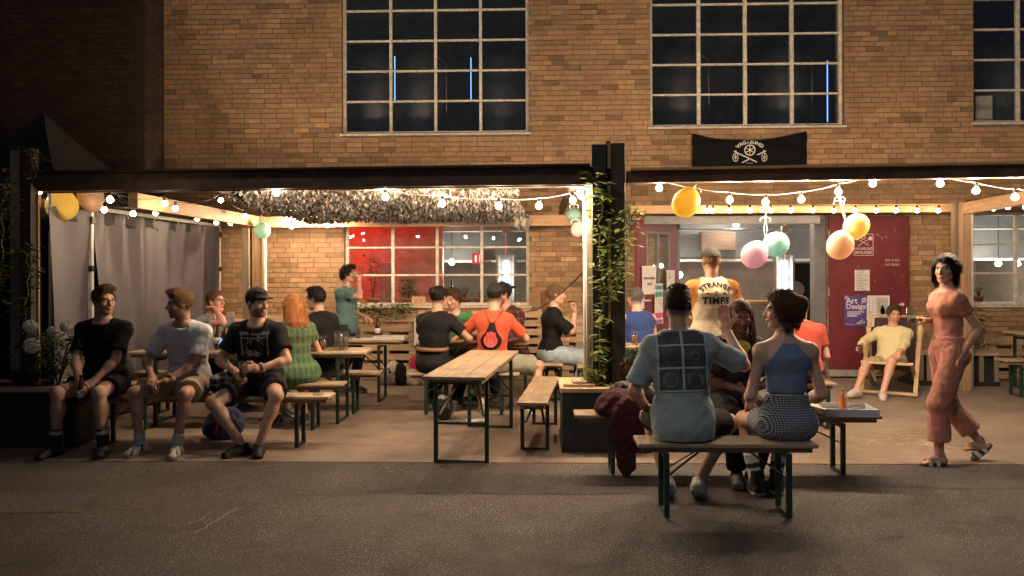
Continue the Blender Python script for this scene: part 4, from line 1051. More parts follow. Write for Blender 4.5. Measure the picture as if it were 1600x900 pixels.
def hair_mesh(style, seed, drop=None):
    q = np.random.RandomState(seed)
    big = style in ('long', 'dreads', 'ponytail', 'bob', 'curly')
    v = Vol((-.16, -.24, -.52 if style in ('long', 'dreads', 'ponytail') else -.19), (.16, .16, .19), .0068)
    th = dict(short=.011, crop=.005, quiff=.012, long=.016, bun=.010, ponytail=.007, dreads=.012, bob=.022, curly=.024, shaggy=.017, under=.010)[style]
    v.ell((0, -.016, .032), (.074+th, .094+th, .088+th), .01)
    if style == 'quiff': v.ell((0, .035, .105), (.058, .058, .035), .03); v.ell((-.02, .06, .10), (.045, .035, .026), .02)
    if style == 'shaggy': v.ell((.0, .03, .10), (.066, .07, .034), .03); v.ell((0, -.09, -.03), (.06, .035, .06), .03)
    if style == 'under': v.ell((0, .01, .10), (.066, .085, .036), .02)
    if style == 'crop': v.ell((0, .01, .092), (.06, .07, .032), .02)
    if style in ('short', 'crop', 'quiff', 'shaggy', 'under', 'bun', 'ponytail'):
        lw = -.058 if style in ('short', 'crop', 'quiff', 'under') else -.075
        v.keep(lambda X, Y, Z: np.maximum(Y-(.036+.52*Z)+0*X, np.maximum(lw-Z+.35*np.maximum(0, Y+.05), np.minimum(-.005-Z+.0*X, Y+.022-0*X))+0*X))
    if style == 'bun': v.ell((0, -.125, .055), (.046, .042, .046), .012)
    if style == 'ponytail':
        pts = [nv(0, -.105, .05), nv(0, -.15, .02), nv(.0, -.155, -.08), nv(.01, -.14, -.2), nv(.012, -.13, -.32)]; rs = [.02, .03, .03, .026, .01]
        for a, b, c, d in zip(pts, pts[1:], rs, rs[1:]): v.cone(a, b, c, d, .015)
    if style in ('bob',):
        for sx in (-1, 1): v.cone((sx*.07, .0, .03), (sx*.078, .012, -.10), .038, .03, .03, nv(0, 1, 0), 1.5)
        v.cone((0, -.07, .02), (0, -.075, -.11), .055, .04, .04, nv(1, 0, 0), 1.5)
        v.keep(lambda X, Y, Z: np.maximum(Y-(.040+.42*Z)-.6*np.maximum(0, np.abs(X)-.062), -.125-Z+0*X+0*Y)); v.ell((.03, .055, .085), (.045, .035, .03), .02)
    if style == 'curly':
        v.ell((0, -.085, -.0), (.075, .06, .085), .03); v.ell((0, -.125, .05), (.045, .04, .045), .02)
        for i in range(26):
            a = q.uniform(-2.6, 2.6); zz = q.uniform(-.11, .09); rr = .085; p = nv(rr*math.sin(a)*.95, -.02-rr*math.cos(a), zz)
            if p[1] < .03: v.ell(p, (q.uniform(.014, .026),)*3, .012)
        v.keep(lambda X, Y, Z: np.maximum(Y-(.036+.5*Z)+0*X, -.15-Z+0*X+0*Y))
    if style == 'long':
        for i in range(15):
            a = -1.75+3.5*i/14; top = nv(.085*math.sin(a), -.02-.085*math.cos(a), .02); ln = q.uniform(.36, .46)
            mid = nv(.105*math.sin(a)+q.uniform(-.01, .01), -.075-.10*math.cos(a), -.17); bot = nv(.095*math.sin(a)+q.uniform(-.02, .02), -.105-.09*math.cos(a), -ln)
            v.cone(top, mid, .024, .024, .012); v.cone(mid, bot, .024, .010, .012)
        v.keep(lambda X, Y, Z: np.where(Z > -.08, Y-(.036+.5*np.maximum(Z, -.05)), -.1)+0*X)
    if style == 'dreads':
        for i in range(44):
            a = q.uniform(-2.35, 2.35); el = q.uniform(.0, .075); top = nv(.078*math.sin(a), -.015-.085*math.cos(a), el); ln = q.uniform(.18, .36)
            out = nv(math.sin(a), -math.cos(a), 0); mid = top+out*q.uniform(.02, .045)+nv(0, 0, -ln*.5); bot = top+out*q.uniform(.025, .08)+nv(q.uniform(-.02, .02), 0, -ln)
            v.cone(top, mid, .0105, .0105, .003); v.cone(mid, bot, .0105, .008, .003)
        v.keep(lambda X, Y, Z: np.where(Z > -.02, Y-(.040+.5*Z), -.1)+0*X)
    amp = dict(crop=.0012, curly=.006, shaggy=.005, quiff=.004, long=.004, bob=.002, under=.002, ponytail=.002).get(style, .003)
    v.noise(folds(seed, .035 if style != 'curly' else .03, 7), amp)
    return v.mesh()
def cap_mesh(back):
    v = Vol((-.12, -.22, -.02), (.12, .24, .16), .0062)
    v.ell((0, -.014, .034), (.088, .108, .105), .01); v.keep(lambda X, Y, Z: np.maximum(.040-Z+.10*Y, -1)+0*X+0*Y)
    s = -1 if back else 1
    v.ell((0, s*.105-.01, .05), (.074, .085, .014), .012)
    v.keep(lambda X, Y, Z: (.030-Z+.10*Y+0*X)+.35*X*X*8)
    v.ell((0, -.012, .139), (.009, .009, .006), .004)
    return v.mesh()

def strands(V, Q, style, seed, n):
    """thin strand cards over a hair surface, in head space (local z up, y face)"""
    q = np.random.RandomState(seed); a, b, c = V[Q[:, 0]], V[Q[:, 1]], V[Q[:, 2]]; nr = np.cross(b-a, c-a); ln = np.linalg.norm(nr, axis=1); nr /= np.maximum(ln, 1e-9)[:, None]
    pick = q.randint(0, len(Q), n); p = (V[Q[pick]]).mean(1); nn = nr[pick]
    L = dict(crop=.012, short=.026, quiff=.034, shaggy=.042, under=.026, bun=.03, ponytail=.05, long=.10, bob=.06, curly=.04, dreads=.0).get(style, .03)
    if L == 0: return V, Q
    if style in ('long', 'bob', 'ponytail'): d = np.tile(nv(0, -.15, -1), (n, 1))
    elif style == 'bun': d = nv(0, -.12, .055)-p
    else: d = np.stack([p[:, 0]*2, -p[:, 1]*0-.5*np.sign(p[:, 1]-.02)*.0+.25, -.6+0*p[:, 2]], 1)*1.0+np.where(p[:, 2:3] > .09, nv(.35, .7, .4)[None], nv(0, 0, 0)[None])
    d = d+q.normal(size=(n, 3))*(.30 if style not in ('curly', 'shaggy') else .7)*np.linalg.norm(d, axis=1)[:, None]; d -= (d*nn).sum(1)[:, None]*nn*.85; d /= np.maximum(np.linalg.norm(d, axis=1), 1e-6)[:, None]
    sd_ = np.cross(d, nn); sd_ /= np.maximum(np.linalg.norm(sd_, axis=1), 1e-6)[:, None]; l = (L*q.uniform(.5, 1.3, n))[:, None]; w_ = (.0016*q.uniform(.7, 1.6, n))[:, None]
    p0 = p-nn*.002; p1 = p+d*l*.55+nn*.005; p2 = p+d*l+nn*q.uniform(-.002, .008, n)[:, None]
    W = np.concatenate([p0-sd_*w_, p0+sd_*w_, p1+sd_*w_*.9, p1-sd_*w_*.9, p2+sd_*w_*.25, p2-sd_*w_*.25]); i = np.arange(n)+len(V)
    F = np.concatenate([np.stack([i, i+n, i+2*n, i+3*n], 1), np.stack([i+3*n, i+2*n, i+4*n, i+5*n], 1)])
    return np.concatenate([V, W]), np.concatenate([Q, F])
# ------------------------------------------------------------------ people
def skin_mat():
    m, nt, b = _new('skin'); a = N(nt, 'ShaderNodeVertexColor', layer_name='tint'); co = _coords(nt, 1.0)
    f = _ramp(nt, _noise(nt, co, 22, 5, .65), [(.3, .84), (.7, 1.10)])
    nt.links.new(_mix(nt, 1.0, a.outputs[0], f, 'MULTIPLY'), b.inputs['Base Color']); b.inputs['Roughness'].default_value = .48
    b.inputs['Subsurface Weight'].default_value = .08; b.inputs['Subsurface Radius'].default_value = (.02, .008, .004); b.inputs['Subsurface Scale'].default_value = .5
    return m
SKIN = skin_mat()
def hair_mat(name, col):
    m, nt, b = _new(name); co = _coords(nt, (60, 60, 7)); n = _noise(nt, co, 2.2, 4, .7)
    nt.links.new(_mix(nt, _ramp(nt, n, [(.3, 0.0), (.72, 1.0)]), [c*.45 for c in col], [c*1.5 for c in col]), b.inputs['Base Color']); b.inputs['Roughness'].default_value = .6; b.inputs['Specular IOR Level'].default_value = .15
    _bump(nt, b, n, .7, .006); return m
def cloth(name, col, var=.12, rough=.85, wl=18, bump=.55):
    m, nt, b = _new(name); co = _coords(nt, 1.0)
    f = _ramp(nt, _noise(nt, co, 9, 5, .6), [(.3, 1-var), (.7, 1+var)])
    nt.links.new(_mix(nt, 1.0, col, f, 'MULTIPLY'), b.inputs['Base Color']); b.inputs['Roughness'].default_value = rough; b.inputs['Sheen Weight'].default_value = .1 if max(col) > .05 else 0; b.inputs['Specular IOR Level'].default_value = .3
    w1 = _noise(nt, _coords(nt, (1, 1, .6)), wl, 3, .55); w2 = _noise(nt, co, 420, 2, .5); _bump(nt, b, _mix(nt, .12, w1, w2), bump, .02); return m
def check_cloth(name, cols, sx, sz, kind):
    m, nt, b = _new(name); co = _coords(nt, 1.0); sep = N(nt, 'ShaderNodeSeparateXYZ'); nt.links.new(co, sep.inputs[0])
    def wave(sock, k):
        mu = N(nt, 'ShaderNodeMath', operation='MULTIPLY'); mu.inputs[1].default_value = k; nt.links.new(sock, mu.inputs[0])
        s = N(nt, 'ShaderNodeMath', operation='SINE'); nt.links.new(mu.outputs[0], s.inputs[0]); return _ramp(nt, s.outputs[0], [(.25, 0.0), (.55, 1.0)]) if kind == 'check' else _ramp(nt, s.outputs[0], [(.0, 0.0), (.8, 1.0)])
    ad = N(nt, 'ShaderNodeMath', operation='ADD'); nt.links.new(sep.outputs[0], ad.inputs[0]); mu = N(nt, 'ShaderNodeMath', operation='MULTIPLY'); mu.inputs[1].default_value = .7; nt.links.new(sep.outputs[1], mu.inputs[0]); nt.links.new(mu.outputs[0], ad.inputs[1])
    a, c = wave(ad.outputs[0], sx), wave(sep.outputs[2], sz)
    col = _mix(nt, .5, _mix(nt, a, cols[0], cols[1]), _mix(nt, c, cols[0], cols[1]))
    nt.links.new(col, b.inputs['Base Color']); b.inputs['Roughness'].default_value = .85; _bump(nt, b, _noise(nt, co, 16, 3, .5), .35, .02); return m
def ik(a, t, l1, l2, pole):
    a, t = np.asarray(a, float), np.asarray(t, float); d = t-a; L = np.linalg.norm(d); mx = (l1+l2)*.995
    if L > mx: t = a+d/L*mx; d = t-a; L = mx
    if L < abs(l1-l2)+.03: L = abs(l1-l2)+.03
    u = d/np.linalg.norm(d); c = (l1*l1+L*L-l2*l2)/(2*L); hgt = math.sqrt(max(0, l1*l1-c*c))
    p = np.asarray(pole, float); p = p-(p @ u)*u; p = unit(p); return a+u*c+p*hgt, t
PEOPLE = []
def person(label, u, y, yaw, H=1.84, seat=None, fem=False, lean=.05, lean2=.12, side=0., twist=0., head=None, pitch=0., roll=0.,
           lh=(.12, .30, .06), rh=(-.12, .30, .06), lpole=(.5, -.5, -.6), rpole=(-.5, -.5, -.6), lfoot=(.17, .42), rfoot=(-.17, .42), lknee=(.15, 1, .3), rknee=(-.15, 1, .3),
           ltoe=15, rtoe=-15, lhn=None, rhn=None, lhd=None, rhd=None, lcurl=.7, rcurl=.7, skin=(.50, .30, .21), hair=('short', (.06, .035, .02)), beard=None, cap=None, glasses=False,
           top=None, bottom=None, shoes=None, socks=None, wide=1.0, belly=0., vox=.0105, seed=1, group=None, base_x=None, dz=0., build=1.0, pelz=None):
    s = H/1.75; yw = R(yaw); F = nv(math.sin(yw), -math.cos(yw), 0); L = nv(math.cos(yw), math.sin(yw), 0); Z = nv(0, 0, 1)
    pz = pelz if pelz is not None else ((seat+.105*s) if seat is not None else .925*s)
    pel = nv(PX(u, y, pz) if base_x is None else base_x, y, pz)
    base = nv(pel[0], pel[1], 0)
    loc = lambda p: pel+L*p[0]+F*p[1]+Z*p[2]
    vec = lambda p: L*p[0]+F*p[1]+Z*p[2]
    U1 = unit(Z+F*lean+L*side); U2 = unit(Z+F*(lean+lean2)+L*side*1.2); M_ = pel+U1*.25*s; C_ = M_+unit(U1+U2)*.15*s; Nk = M_+U2*.265*s
    tw = R(twist); Lc = L*math.cos(tw)-F*math.sin(tw); Lc = unit(Lc-(Lc @ U2)*U2); Fc = np.cross(Lc, U2)*-1.0
    if Fc @ F < 0 and abs(twist) < 90: Fc = -Fc
    sw = (.148 if fem else .168)*s*wide
    S = {1: Nk-U2*.068*s+Lc*sw, -1: Nk-U2*.068*s-Lc*sw}
    hipw = (.095 if fem else .09)*s; Hp = {1: pel+L*hipw-Z*.01, -1: pel-L*hipw-Z*.01}
    # head frame
    hy = R(yaw if head is None else head); pt = R(pitch); HF = nv(math.sin(hy)*math.cos(pt), -math.cos(hy)*math.cos(pt), math.sin(pt)); HL = nv(math.cos(hy), math.sin(hy), 0); HU = np.cross(HL, HF)*-1.0
    HU = unit(np.cross(HF, HL)); HU = HU if HU[2] > 0 else -HU
    if roll: rr = R(roll); HL, HU = HL*math.cos(rr)+HU*math.sin(rr), HU*math.cos(rr)-HL*math.sin(rr)
    hs = s*.985
    Hc = Nk+unit(U2*.7+Z*.5+HF*.12)*.183*s
    def tolocal(p): d = (np.asarray(p)-Hc)/hs; return nv(d @ HL, d @ HF, d @ HU)
    toworld = lambda V: Hc+hs*(V[:, :1]*HL+V[:, 1:2]*HF+V[:, 2:3]*HU)
    UA, FA, TH_, SH = .285*s, .255*s, .43*s, .42*s
    T = {1: lh, -1: rh}; PO = {1: lpole, -1: rpole}; El = {}; Wr = {}
    for k in (1, -1):
        t = np.asarray(T[k], float) if isinstance(T[k], Vector) else loc(T[k]); El[k], Wr[k] = ik(S[k], t, UA, FA, vec(PO[k]))
    FT = {1: lfoot, -1: rfoot}; KP = {1: lknee, -1: rknee}; Kn = {}; An = {}
    for k in (1, -1):
        f = FT[k]; t = loc((f[0], f[1], 0)); t[2] = (f[2] if len(f) > 2 else 0)+.086+dz; Kn[k], An[k] = ik(Hp[k], t, TH_, SH, vec(KP[k]))
    root = empty('person', base, 0, label, 'person', group)
    allp = np.array([pel, M_, Nk, *S.values(), *El.values(), *Wr.values(), *Hp.values(), *Kn.values(), *An.values()]); lo, hi = allp.min(0)-.2, allp.max(0)+.2
    bw = build
    def torso(v, o, k=.05, hips=True):
        g = o
        waist = (.083 if fem else .098)*s*bw+belly*.5
        if hips: v.cone(pel-U1*.03*s, pel+U1*.06*s, .108*s*bw+g, .104*s*bw+g, k, L, 1.42 if fem else 1.36)
        v.cone(pel+U1*.05*s, M_, .104*s*bw+g, waist+g, k, L, 1.38); v.cone(M_, C_, waist+g, .108*s*bw+g, k, Lc, 1.42)
        v.cone(C_, Nk-U2*.05*s, .108*s*bw+g, .062*s+g, k, Lc, 1.62)
        for q in (1, -1): v.cone(Nk-U2*.04*s+Lc*q*.05*s, S[q]-U2*.005, .058*s+g, .054*s*bw+g, k)
        if belly: v.ell(pel+U1*.13*s+F*.05, (.14*s+g, .10*s+belly+g, .13*s+g), .05, np.array([L, F, U1]))
        if fem:
            for q in (1, -1): v.ell(C_+Lc*q*.062*s+Fc*.062*s-U2*.02, (.055*s+g,)*3, .05)
        v.ell(pel-F*.045*s*bw-Z*.02, (.15*s*bw+g, .11*s*bw+g, .095*s+g), .04, np.array([L, F, Z]))
    v = Vol(lo, hi, vox); torso(v, 0)
    v.cone(Nk-U2*.03, Nk+unit(Hc-Nk)*.06*s, .062*s, .055*s, .04)
    for k in (1, -1):
        v.ell(S[k], (.056*s*bw,)*3, .03); v.cone(S[k], El[k], (.046 if not fem else .040)*s*bw, .037*s, .03); v.cone(El[k], Wr[k], .038*s, .0255*s, .012); v.ell(El[k]+(Wr[k]-El[k])*.25, (.041*s,)*3, .03)
        v.cone(Hp[k], Kn[k], .084*s*bw, .056*s, .04); v.ell(Kn[k], (.056*s,)*3, .02); v.cone(Kn[k], An[k], .050*s, .035*s, .02)
        back = unit(Kn[k]-An[k]); fwd = unit(vec((0, 1, 0))); cb = -(fwd-(fwd @ back)*back); v.ell(Kn[k]+(An[k]-Kn[k])*.30+unit(cb)*.018*s, (.050*s, .050*s, .07*s), .04)
    V, Q = v.mesh(); parts = [(V, Q, np.tile(np.asarray(skin, float), (len(V), 1)))]
    # head
    V, Q = head_mesh(fem, tolocal(Nk-U2*.02), beard, seed); lip = nv(*skin)*nv(1.02, .62, .60); hc_ = hair[1] if hair else (.05, .04, .03)
    C = head_paint(V, skin, lip, nv(*hc_)*.8+.005, (.04, .03, .02), beard, nv(*hc_)); parts.append((toworld(V), Q, C))
    # hands
    grip = {}
    for k, hn, hd, cu in ((1, lhn, lhd, lcurl), (-1, rhn, rhd, rcurl)):
        d = unit(vec(hd)) if hd is not None else unit(Wr[k]-El[k]); n = vec(hn) if hn is not None else (Z if abs(d[2]) < .8 else F); n = unit(n-(n @ d)*d); x = np.cross(d, n)*k
        V, Q = hand_mesh(cu); hs2 = s*(.94 if fem else 1.02); W = Wr[k]+hs2*(V[:, :1]*x+V[:, 1:2]*d+V[:, 2:3]*n)
        parts.append((W, Q if k == 1 else Q[:, ::-1], np.tile(nv(*skin)*nv(1.0, .90, .88), (len(V), 1)))); grip[k] = Wr[k]+hs2*(d*.085-n*.035); grip[('x', k)] = x; grip[('d', k)] = d; grip[('n', k)] = n
    if shoes and shoes[0] == 'sandal':
        pass
    off = 0; VV = []; QQ = []; CC = []
    for a, b, c in parts: VV.append(a); QQ.append(b+off); CC.append(c); off += len(a)
    feet = []
    if shoes is None or shoes[0] in ('sandal', 'bare'):
        for k, ta in ((1, ltoe), (-1, rtoe)):
            V, Q = foot_mesh(); a = R(yaw+ta); f = nv(math.sin(a), -math.cos(a), 0); x = nv(math.cos(a), math.sin(a), 0)
            W = An[k]+s*(V[:, :1]*x+V[:, 1:2]*f+V[:, 2:3]*Z); VV.append(W); QQ.append(Q+off); CC.append(np.tile(nv(*skin), (len(V), 1))); off += len(V)
    body = np_mesh('body', np.concatenate(VV), np.concatenate(QQ), SKIN, root, np.concatenate(CC), base)
    # hair, cap, glasses
    if hair and hair[0]:
        V, Q = hair_mesh(hair[0], seed*3+1); V, Q = strands(V, Q, hair[0], seed, 1500)
        np_mesh('hair', toworld(V), Q, hair_mat('hair_%d' % seed, hair[1]), root, base=base)
    if cap:
        V, Q = cap_mesh(cap[1]); np_mesh('cap', toworld(V), Q, cap[0], root, base=base)
    if glasses:
        g = MB()
        for sx in (-1, 1):
            pts = [toworld(np.array([[sx*.032+.021*math.cos(a), .101-.006*abs(math.cos(a)), .002+.017*math.sin(a)]]))[0]-base for a in np.linspace(0, 6.283, 15)]; g.tube(pts, .0018, 5)
            g.tube([toworld(np.array([p]))[0]-base for p in ((sx*.053, .095, .006), (sx*.078, .05, .008), (sx*.08, -.005, .004))], .0018, 5)
        g.tube([toworld(np.array([p]))[0]-base for p in ((-.012, .106, .006), (.012, .106, .006))], .0018, 5); g.build('glasses', M['black'], root, True)
    res = dict(root=root, base=base, grip=grip, Nk=Nk, C=C_, M=M_, pel=pel, L=L, F=F, Lc=Lc, Fc=Fc, U2=U2, S=S, El=El, Wr=Wr, Kn=Kn, An=An, Hc=Hc, s=s, HF=HF, HL=HL, HU=HU)
    # top
    if top:
        o = top.get('loose', .016)*s; v = Vol(lo-.05, hi+.05, vox*.95); hem = top.get('hem', -.09)
        kind = top['kind']
        if kind in ('tee', 'long', 'tank', 'halter'):
            torso(v, o, .04, hips=hem < .05)
            if hem < 0: v.cone(pel+U1*hem*1.6*s, pel+U1*.04*s, .118*s*bw+o, .112*s*bw+o, .05, L, 1.38)
            if kind == 'tank':
                for q in (1, -1): v.f = np.maximum(v.f, -Vol(lo-.05, hi+.05, vox*.95).cone(S[q]+Lc*q*.0, El[q], .062*s, .05*s, 0).ell(S[q]+Lc*q*.02*s, (.066*s,)*3, .02).f)
            if kind == 'halter':
                top_p = Nk-U2*.02*s; v.keep(lambda X, Y, Z_: (X-top_p[0])*U2[0]+(Y-top_p[1])*U2[1]+(Z_-top_p[2])*U2[2]+1.25*np.maximum(0, np.abs((X-top_p[0])*Lc[0]+(Y-top_p[1])*Lc[1]+(Z_-top_p[2])*Lc[2])-.045*s))
            if kind in ('tee', 'long'):
                fr = top.get('sleeve', .62)
                for k in (1, -1):
                    v.ell(S[k], (.052*s*bw+o*.8,)*3, .03)
                    if kind == 'tee': v.cone(S[k], El[k], .048*s*bw+o*.8, .052*s*bw+o*1.15, .03, cut=fr)
                    else: v.cone(S[k], El[k], .048*s*bw+o*.8, .042*s+o*.8, .03); v.cone(El[k], Wr[k], .041*s+o*.8, .031*s+o*.8, .02, cut=top.get('cuff', .92))
            # neckline
            nc = Nk+U2*(.012 if kind != 'tank' else -.01)*s+Fc*.01
            fwd_drop = top.get('neck', .35)
            v.keep(lambda X, Y, Z_: ((X-nc[0])*(U2[0]+Fc[0]*fwd_drop)+(Y-nc[1])*(U2[1]+Fc[1]*fwd_drop)+(Z_-nc[2])*(U2[2]+Fc[2]*fwd_drop)) - 8.0*np.maximum(0, np.abs((X-nc[0])*Lc[0]+(Y-nc[1])*Lc[1]+(Z_-nc[2])*Lc[2])-.075*s))
            hp = pel+U1*hem*s; v.keep(lambda X, Y, Z_: -((X-hp[0])*U1[0]+(Y-hp[1])*U1[1]+(Z_-hp[2])*U1[2]) - 6*np.maximum(0, .0*X+.0*Y+.0*Z_) if kind != 'long' or True else 0) if kind == 'halter' or hem > -.3 else None
            if kind in ('tee', 'long'):
                # do not let the hem plane cut the hanging arms' sleeves
                pass
        v.noise(folds(seed+40, top.get('wl', .11), 6), top.get('amp', .0055)); v.noise(folds(seed+80, .045, 5), .0014)
        V, Q = v.mesh(); res['top'] = np_mesh(top.get('name', 'shirt'), V, Q, top['mat'], root, base=base); res['topV'], res['topQ'] = V, Q
    if bottom:
        o = bottom.get('loose', .018)*s; v = Vol(lo-.06, hi+.06, vox*.95); kind = bottom['kind']
        v.cone(pel-U1*.02*s, pel+U1*bottom.get('rise', .085)*s, .110*s*bw+o, .106*s*bw+o*.6, .04, L, 1.40 if not fem else 1.44, cut=1.0)
        v.ell(pel-F*.045*s*bw-Z*.02, (.152*s*bw+o, .112*s*bw+o, .095*s+o), .04, np.array([L, F, Z]))
        for k in (1, -1):
            ln = bottom.get('len', .7)
            if kind == 'skirt':
                v.cone(Hp[k], Kn[k], .098*s*bw+o, .085*s*bw+o, .10, cut=ln)
            else:
                v.cone(Hp[k], Kn[k], .088*s*bw+o, (.062*s+o*1.25) if ln >= 1 else (.070*s+o*1.3), .04, cut=None if ln >= 1 else ln)
                if ln > 1: v.ell(Kn[k], (.062*s+o,)*3, .03); v.cone(Kn[k], An[k], .056*s+o, bottom.get('flare', .046)*s+o, .02, cut=ln-1)
        if kind == 'skirt': v.cone((Hp[1]+Hp[-1])/2, (Kn[1]+Kn[-1])/2, .098*s*bw+o, .08*s*bw+o, .08, L, 1.6, cut=ln)
        v.noise(folds(seed+11, bottom.get('wl', .10), 6), bottom.get('amp', .0055)); v.noise(folds(seed+31, .04, 5), .0014)
        V, Q = v.mesh(); res['bottom'] = np_mesh(bottom.get('name', 'shorts'), V, Q, bottom['mat'], root, base=base); res['botV'], res['botQ'] = V, Q
    if shoes:
        kind, sm, sole = shoes
        for k, ta in ((1, ltoe), (-1, rtoe)):
            a = R(yaw+ta); f = nv(math.sin(a), -math.cos(a), 0); x = nv(math.cos(a), math.sin(a), 0)
            FTk = FT[k]; tip = FTk[3] if len(FTk) > 3 else 0.0
            zz = Z
            if tip: ca, sa = math.cos(R(tip)), math.sin(R(tip)); f, zz = f*ca-Z*sa, Z*ca+f*sa
            if kind == 'sandal':
                g = MB(); tr = lambda p: Vector(An[k]+s*(x*p[0]+f*p[1]+zz*p[2])-base)
                out = [(.044*math.sin(t)*(1.0 if -1.2 < t < 1.9 else 1), .05-.115*math.cos(t)) for t in np.linspace(0, 6.283, 20)[:-1]]
                n0 = len(g.v); g.v += [tuple(tr((a_, b_, -.098))) for a_, b_ in out]+[tuple(tr((a_, b_, -.080))) for a_, b_ in out]; g._c(None, 38); m_ = len(out)
                g.f += [tuple(n0+i for i in reversed(range(m_))), tuple(n0+m_+i for i in range(m_))]+[(n0+i, n0+(i+1) % m_, n0+m_+(i+1) % m_, n0+m_+i) for i in range(m_)]
                so_ = g.build('sandal', sole, root)
                for yy, hh in ((.095, .052), (.03, .074)):
                    g = MB(); arc = [(-.046+.092*t, yy, -.088+hh*math.sin(math.pi*t)**.6) for t in np.linspace(0, 1, 12)]
                    g.grid(lambda p, q: tr((arc[int(round(p*11))][0], arc[int(round(p*11))][1]+(q-.5)*.03, arc[int(round(p*11))][2])), 11, 1); g.build('strap', sm, so_, True)
                continue
            V, Q = shoe_mesh(kind); W = An[k]+s*(V[:, :1]*x+V[:, 1:2]*f+V[:, 2:3]*zz); Csh = np.where((V[:, 2] < -.062)[:, None], np.asarray(sole, float)[None], np.asarray(sm, float)[None])
            lace = (np.abs(V[:, 0]) < .014) & (V[:, 1] > .02) & (V[:, 1] < .1) & (V[:, 2] > -.04) & (np.sin(V[:, 1]*330) > 0); Csh[lace] = np.asarray(sole)*.8+.01
            if kind == 'chunky':
                pan = (np.abs(V[:, 0]) > .02) & (np.sin(V[:, 1]*70+V[:, 2]*60) > .55) & (V[:, 2] > -.06); Csh[pan] = (.03, .03, .035)
            np_mesh('shoe', W, Q, SHOE, root, Csh, base)
            if socks:
                g = Vol(np.minimum(An[k], Kn[k])-.08, np.maximum(An[k], Kn[k])+.08, .008); g.cone(An[k]-Z*.02, An[k]+(Kn[k]-An[k])*.5, .0415*s, .052*s, 0, cut=socks[1]*2); V, Q = g.mesh()
                Cs = np.tile(nv(*socks[0]), (len(V), 1))
                if len(socks) > 2:
                    hgt = (V-An[k]) @ unit(Kn[k]-An[k]); Cs[(hgt > .10) & (hgt < .135)] = socks[2]
                np_mesh('sock', V, Q, SHOE, root, Cs, base)
    PEOPLE.append(res); return res
def shoe_m():
    m, nt, b = _new('shoe'); a = N(nt, 'ShaderNodeVertexColor', layer_name='tint'); f = _ramp(nt, _noise(nt, _coords(nt, 1.0), 30, 4, .6), [(.3, .8), (.7, 1.1)])
    nt.links.new(_mix(nt, 1.0, a.outputs[0], f, 'MULTIPLY'), b.inputs['Base Color']); b.inputs['Roughness'].default_value = .6; return m
SHOE = shoe_m()
def bvh_of(V, Q): return BVHTree.FromPolygons([tuple(p) for p in V], [tuple(q) for q in Q])
BLK = (.0045, .0045, .005)
c_black = cloth('black_cotton', BLK, .25); c_blackshort = cloth('black_shorts_cloth', (.005, .005, .005), .25)
BEN = .47
# three men on the front bench, facing the viewer
p1 = person('man in black t-shirt and black shorts with glasses, holding a bottle', 166, 7.12, 2, 1.93, BEN, lean=.02, lean2=.10, head=58, pitch=-3, lh=(.055, .36, .035), rh=(-.055, .36, .035), lpole=(1, -.6, .0), rpole=(-1, -.6, .0),
  lfoot=(.21, .46), rfoot=(-.21, .46), lhd=(-.35, .75, -.55), rhd=(.35, .75, -.55), lhn=(.7, .3, .5), rhn=(-.7, .3, .5), lcurl=.9, rcurl=.9, hair=('quiff', (.10, .055, .025)), glasses=True, skin=(.52, .31, .22), beard=(.16, .08, .05, .35),
  top=dict(kind='tee', mat=c_black, sleeve=.72, loose=.018), bottom=dict(kind='shorts', mat=c_blackshort, len=.62), shoes=('high', (.012, .012, .013), (.02, .02, .02)), socks=((.01, .01, .01), .34, (.5, .5, .48)), seed=1, vox=.0100, group='men on the front bench')
p2 = person('man in white t-shirt and beige shorts with chunky white trainers', 296, 7.16, -6, 1.88, BEN, lean=.10, lean2=.16, head=-48, pitch=-2, lh=(-.0, .36, .06), rh=(-.15, .36, .08), lpole=(1, -.5, -.1), rpole=(-1, -.4, -.1),
  lfoot=(.16, .48), rfoot=(-.20, .45), lknee=(.35, 1, .3), rknee=(-.5, 1, .3), lhd=(-.8, .5, -.2), rhd=(.5, .8, -.3), lcurl=1.0, rcurl=1.1, hair=('quiff', (.16, .085, .035)), skin=(.52, .30, .21), beard=(.12, .06, .035, .55),
  top=dict(kind='tee', mat=cloth('white_cotton', (.62, .63, .68), .05), sleeve=.78, loose=.021, amp=.007, hem=-.07), bottom=dict(kind='shorts', mat=cloth('beige_cotton', (.42, .33, .22), .1), len=.82, loose=.026, amp=.006), shoes=('chunky', (.50, .50, .49), (.45, .44, .42)), socks=((.6, .6, .58), .26), seed=2, vox=.0100, ltoe=20, rtoe=-5, group='men on the front bench')
p3 = person('man in black cap and printed black t-shirt holding a beer glass', 407, 7.14, 3, 1.90, BEN, lean=.10, lean2=.16, head=60, pitch=-4, lh=(.075, .34, .16), rh=(-.13, .30, .13), lpole=(1, -.4, -.1), rpole=(-1, -.5, -.2),
  lfoot=(.12, .44), rfoot=(-.03, .44), lknee=(.55, 1, .3), rknee=(-.9, 1, .2), lhd=(-.85, .5, .1), rhd=(.6, .7, -.3), lhn=(.3, .9, .2), lcurl=1.1, rcurl=.8, hair=('crop', (.03, .02, .015)), skin=(.50, .30, .21), beard=(.08, .045, .03, .75), cap=(cloth('cap_black', (.014, .014, .015), .2), False),
  top=dict(kind='tee', mat=c_black, sleeve=.66, loose=.02, amp=.005), bottom=dict(kind='shorts', mat=cloth('dark_shorts', (.026, .024, .022), .2), len=.66, loose=.024), shoes=('low', (.012, .012, .012), (.018, .018, .018)), seed=3, vox=.0100, ltoe=12, rtoe=-40, build=1.06, group='men on the front bench')
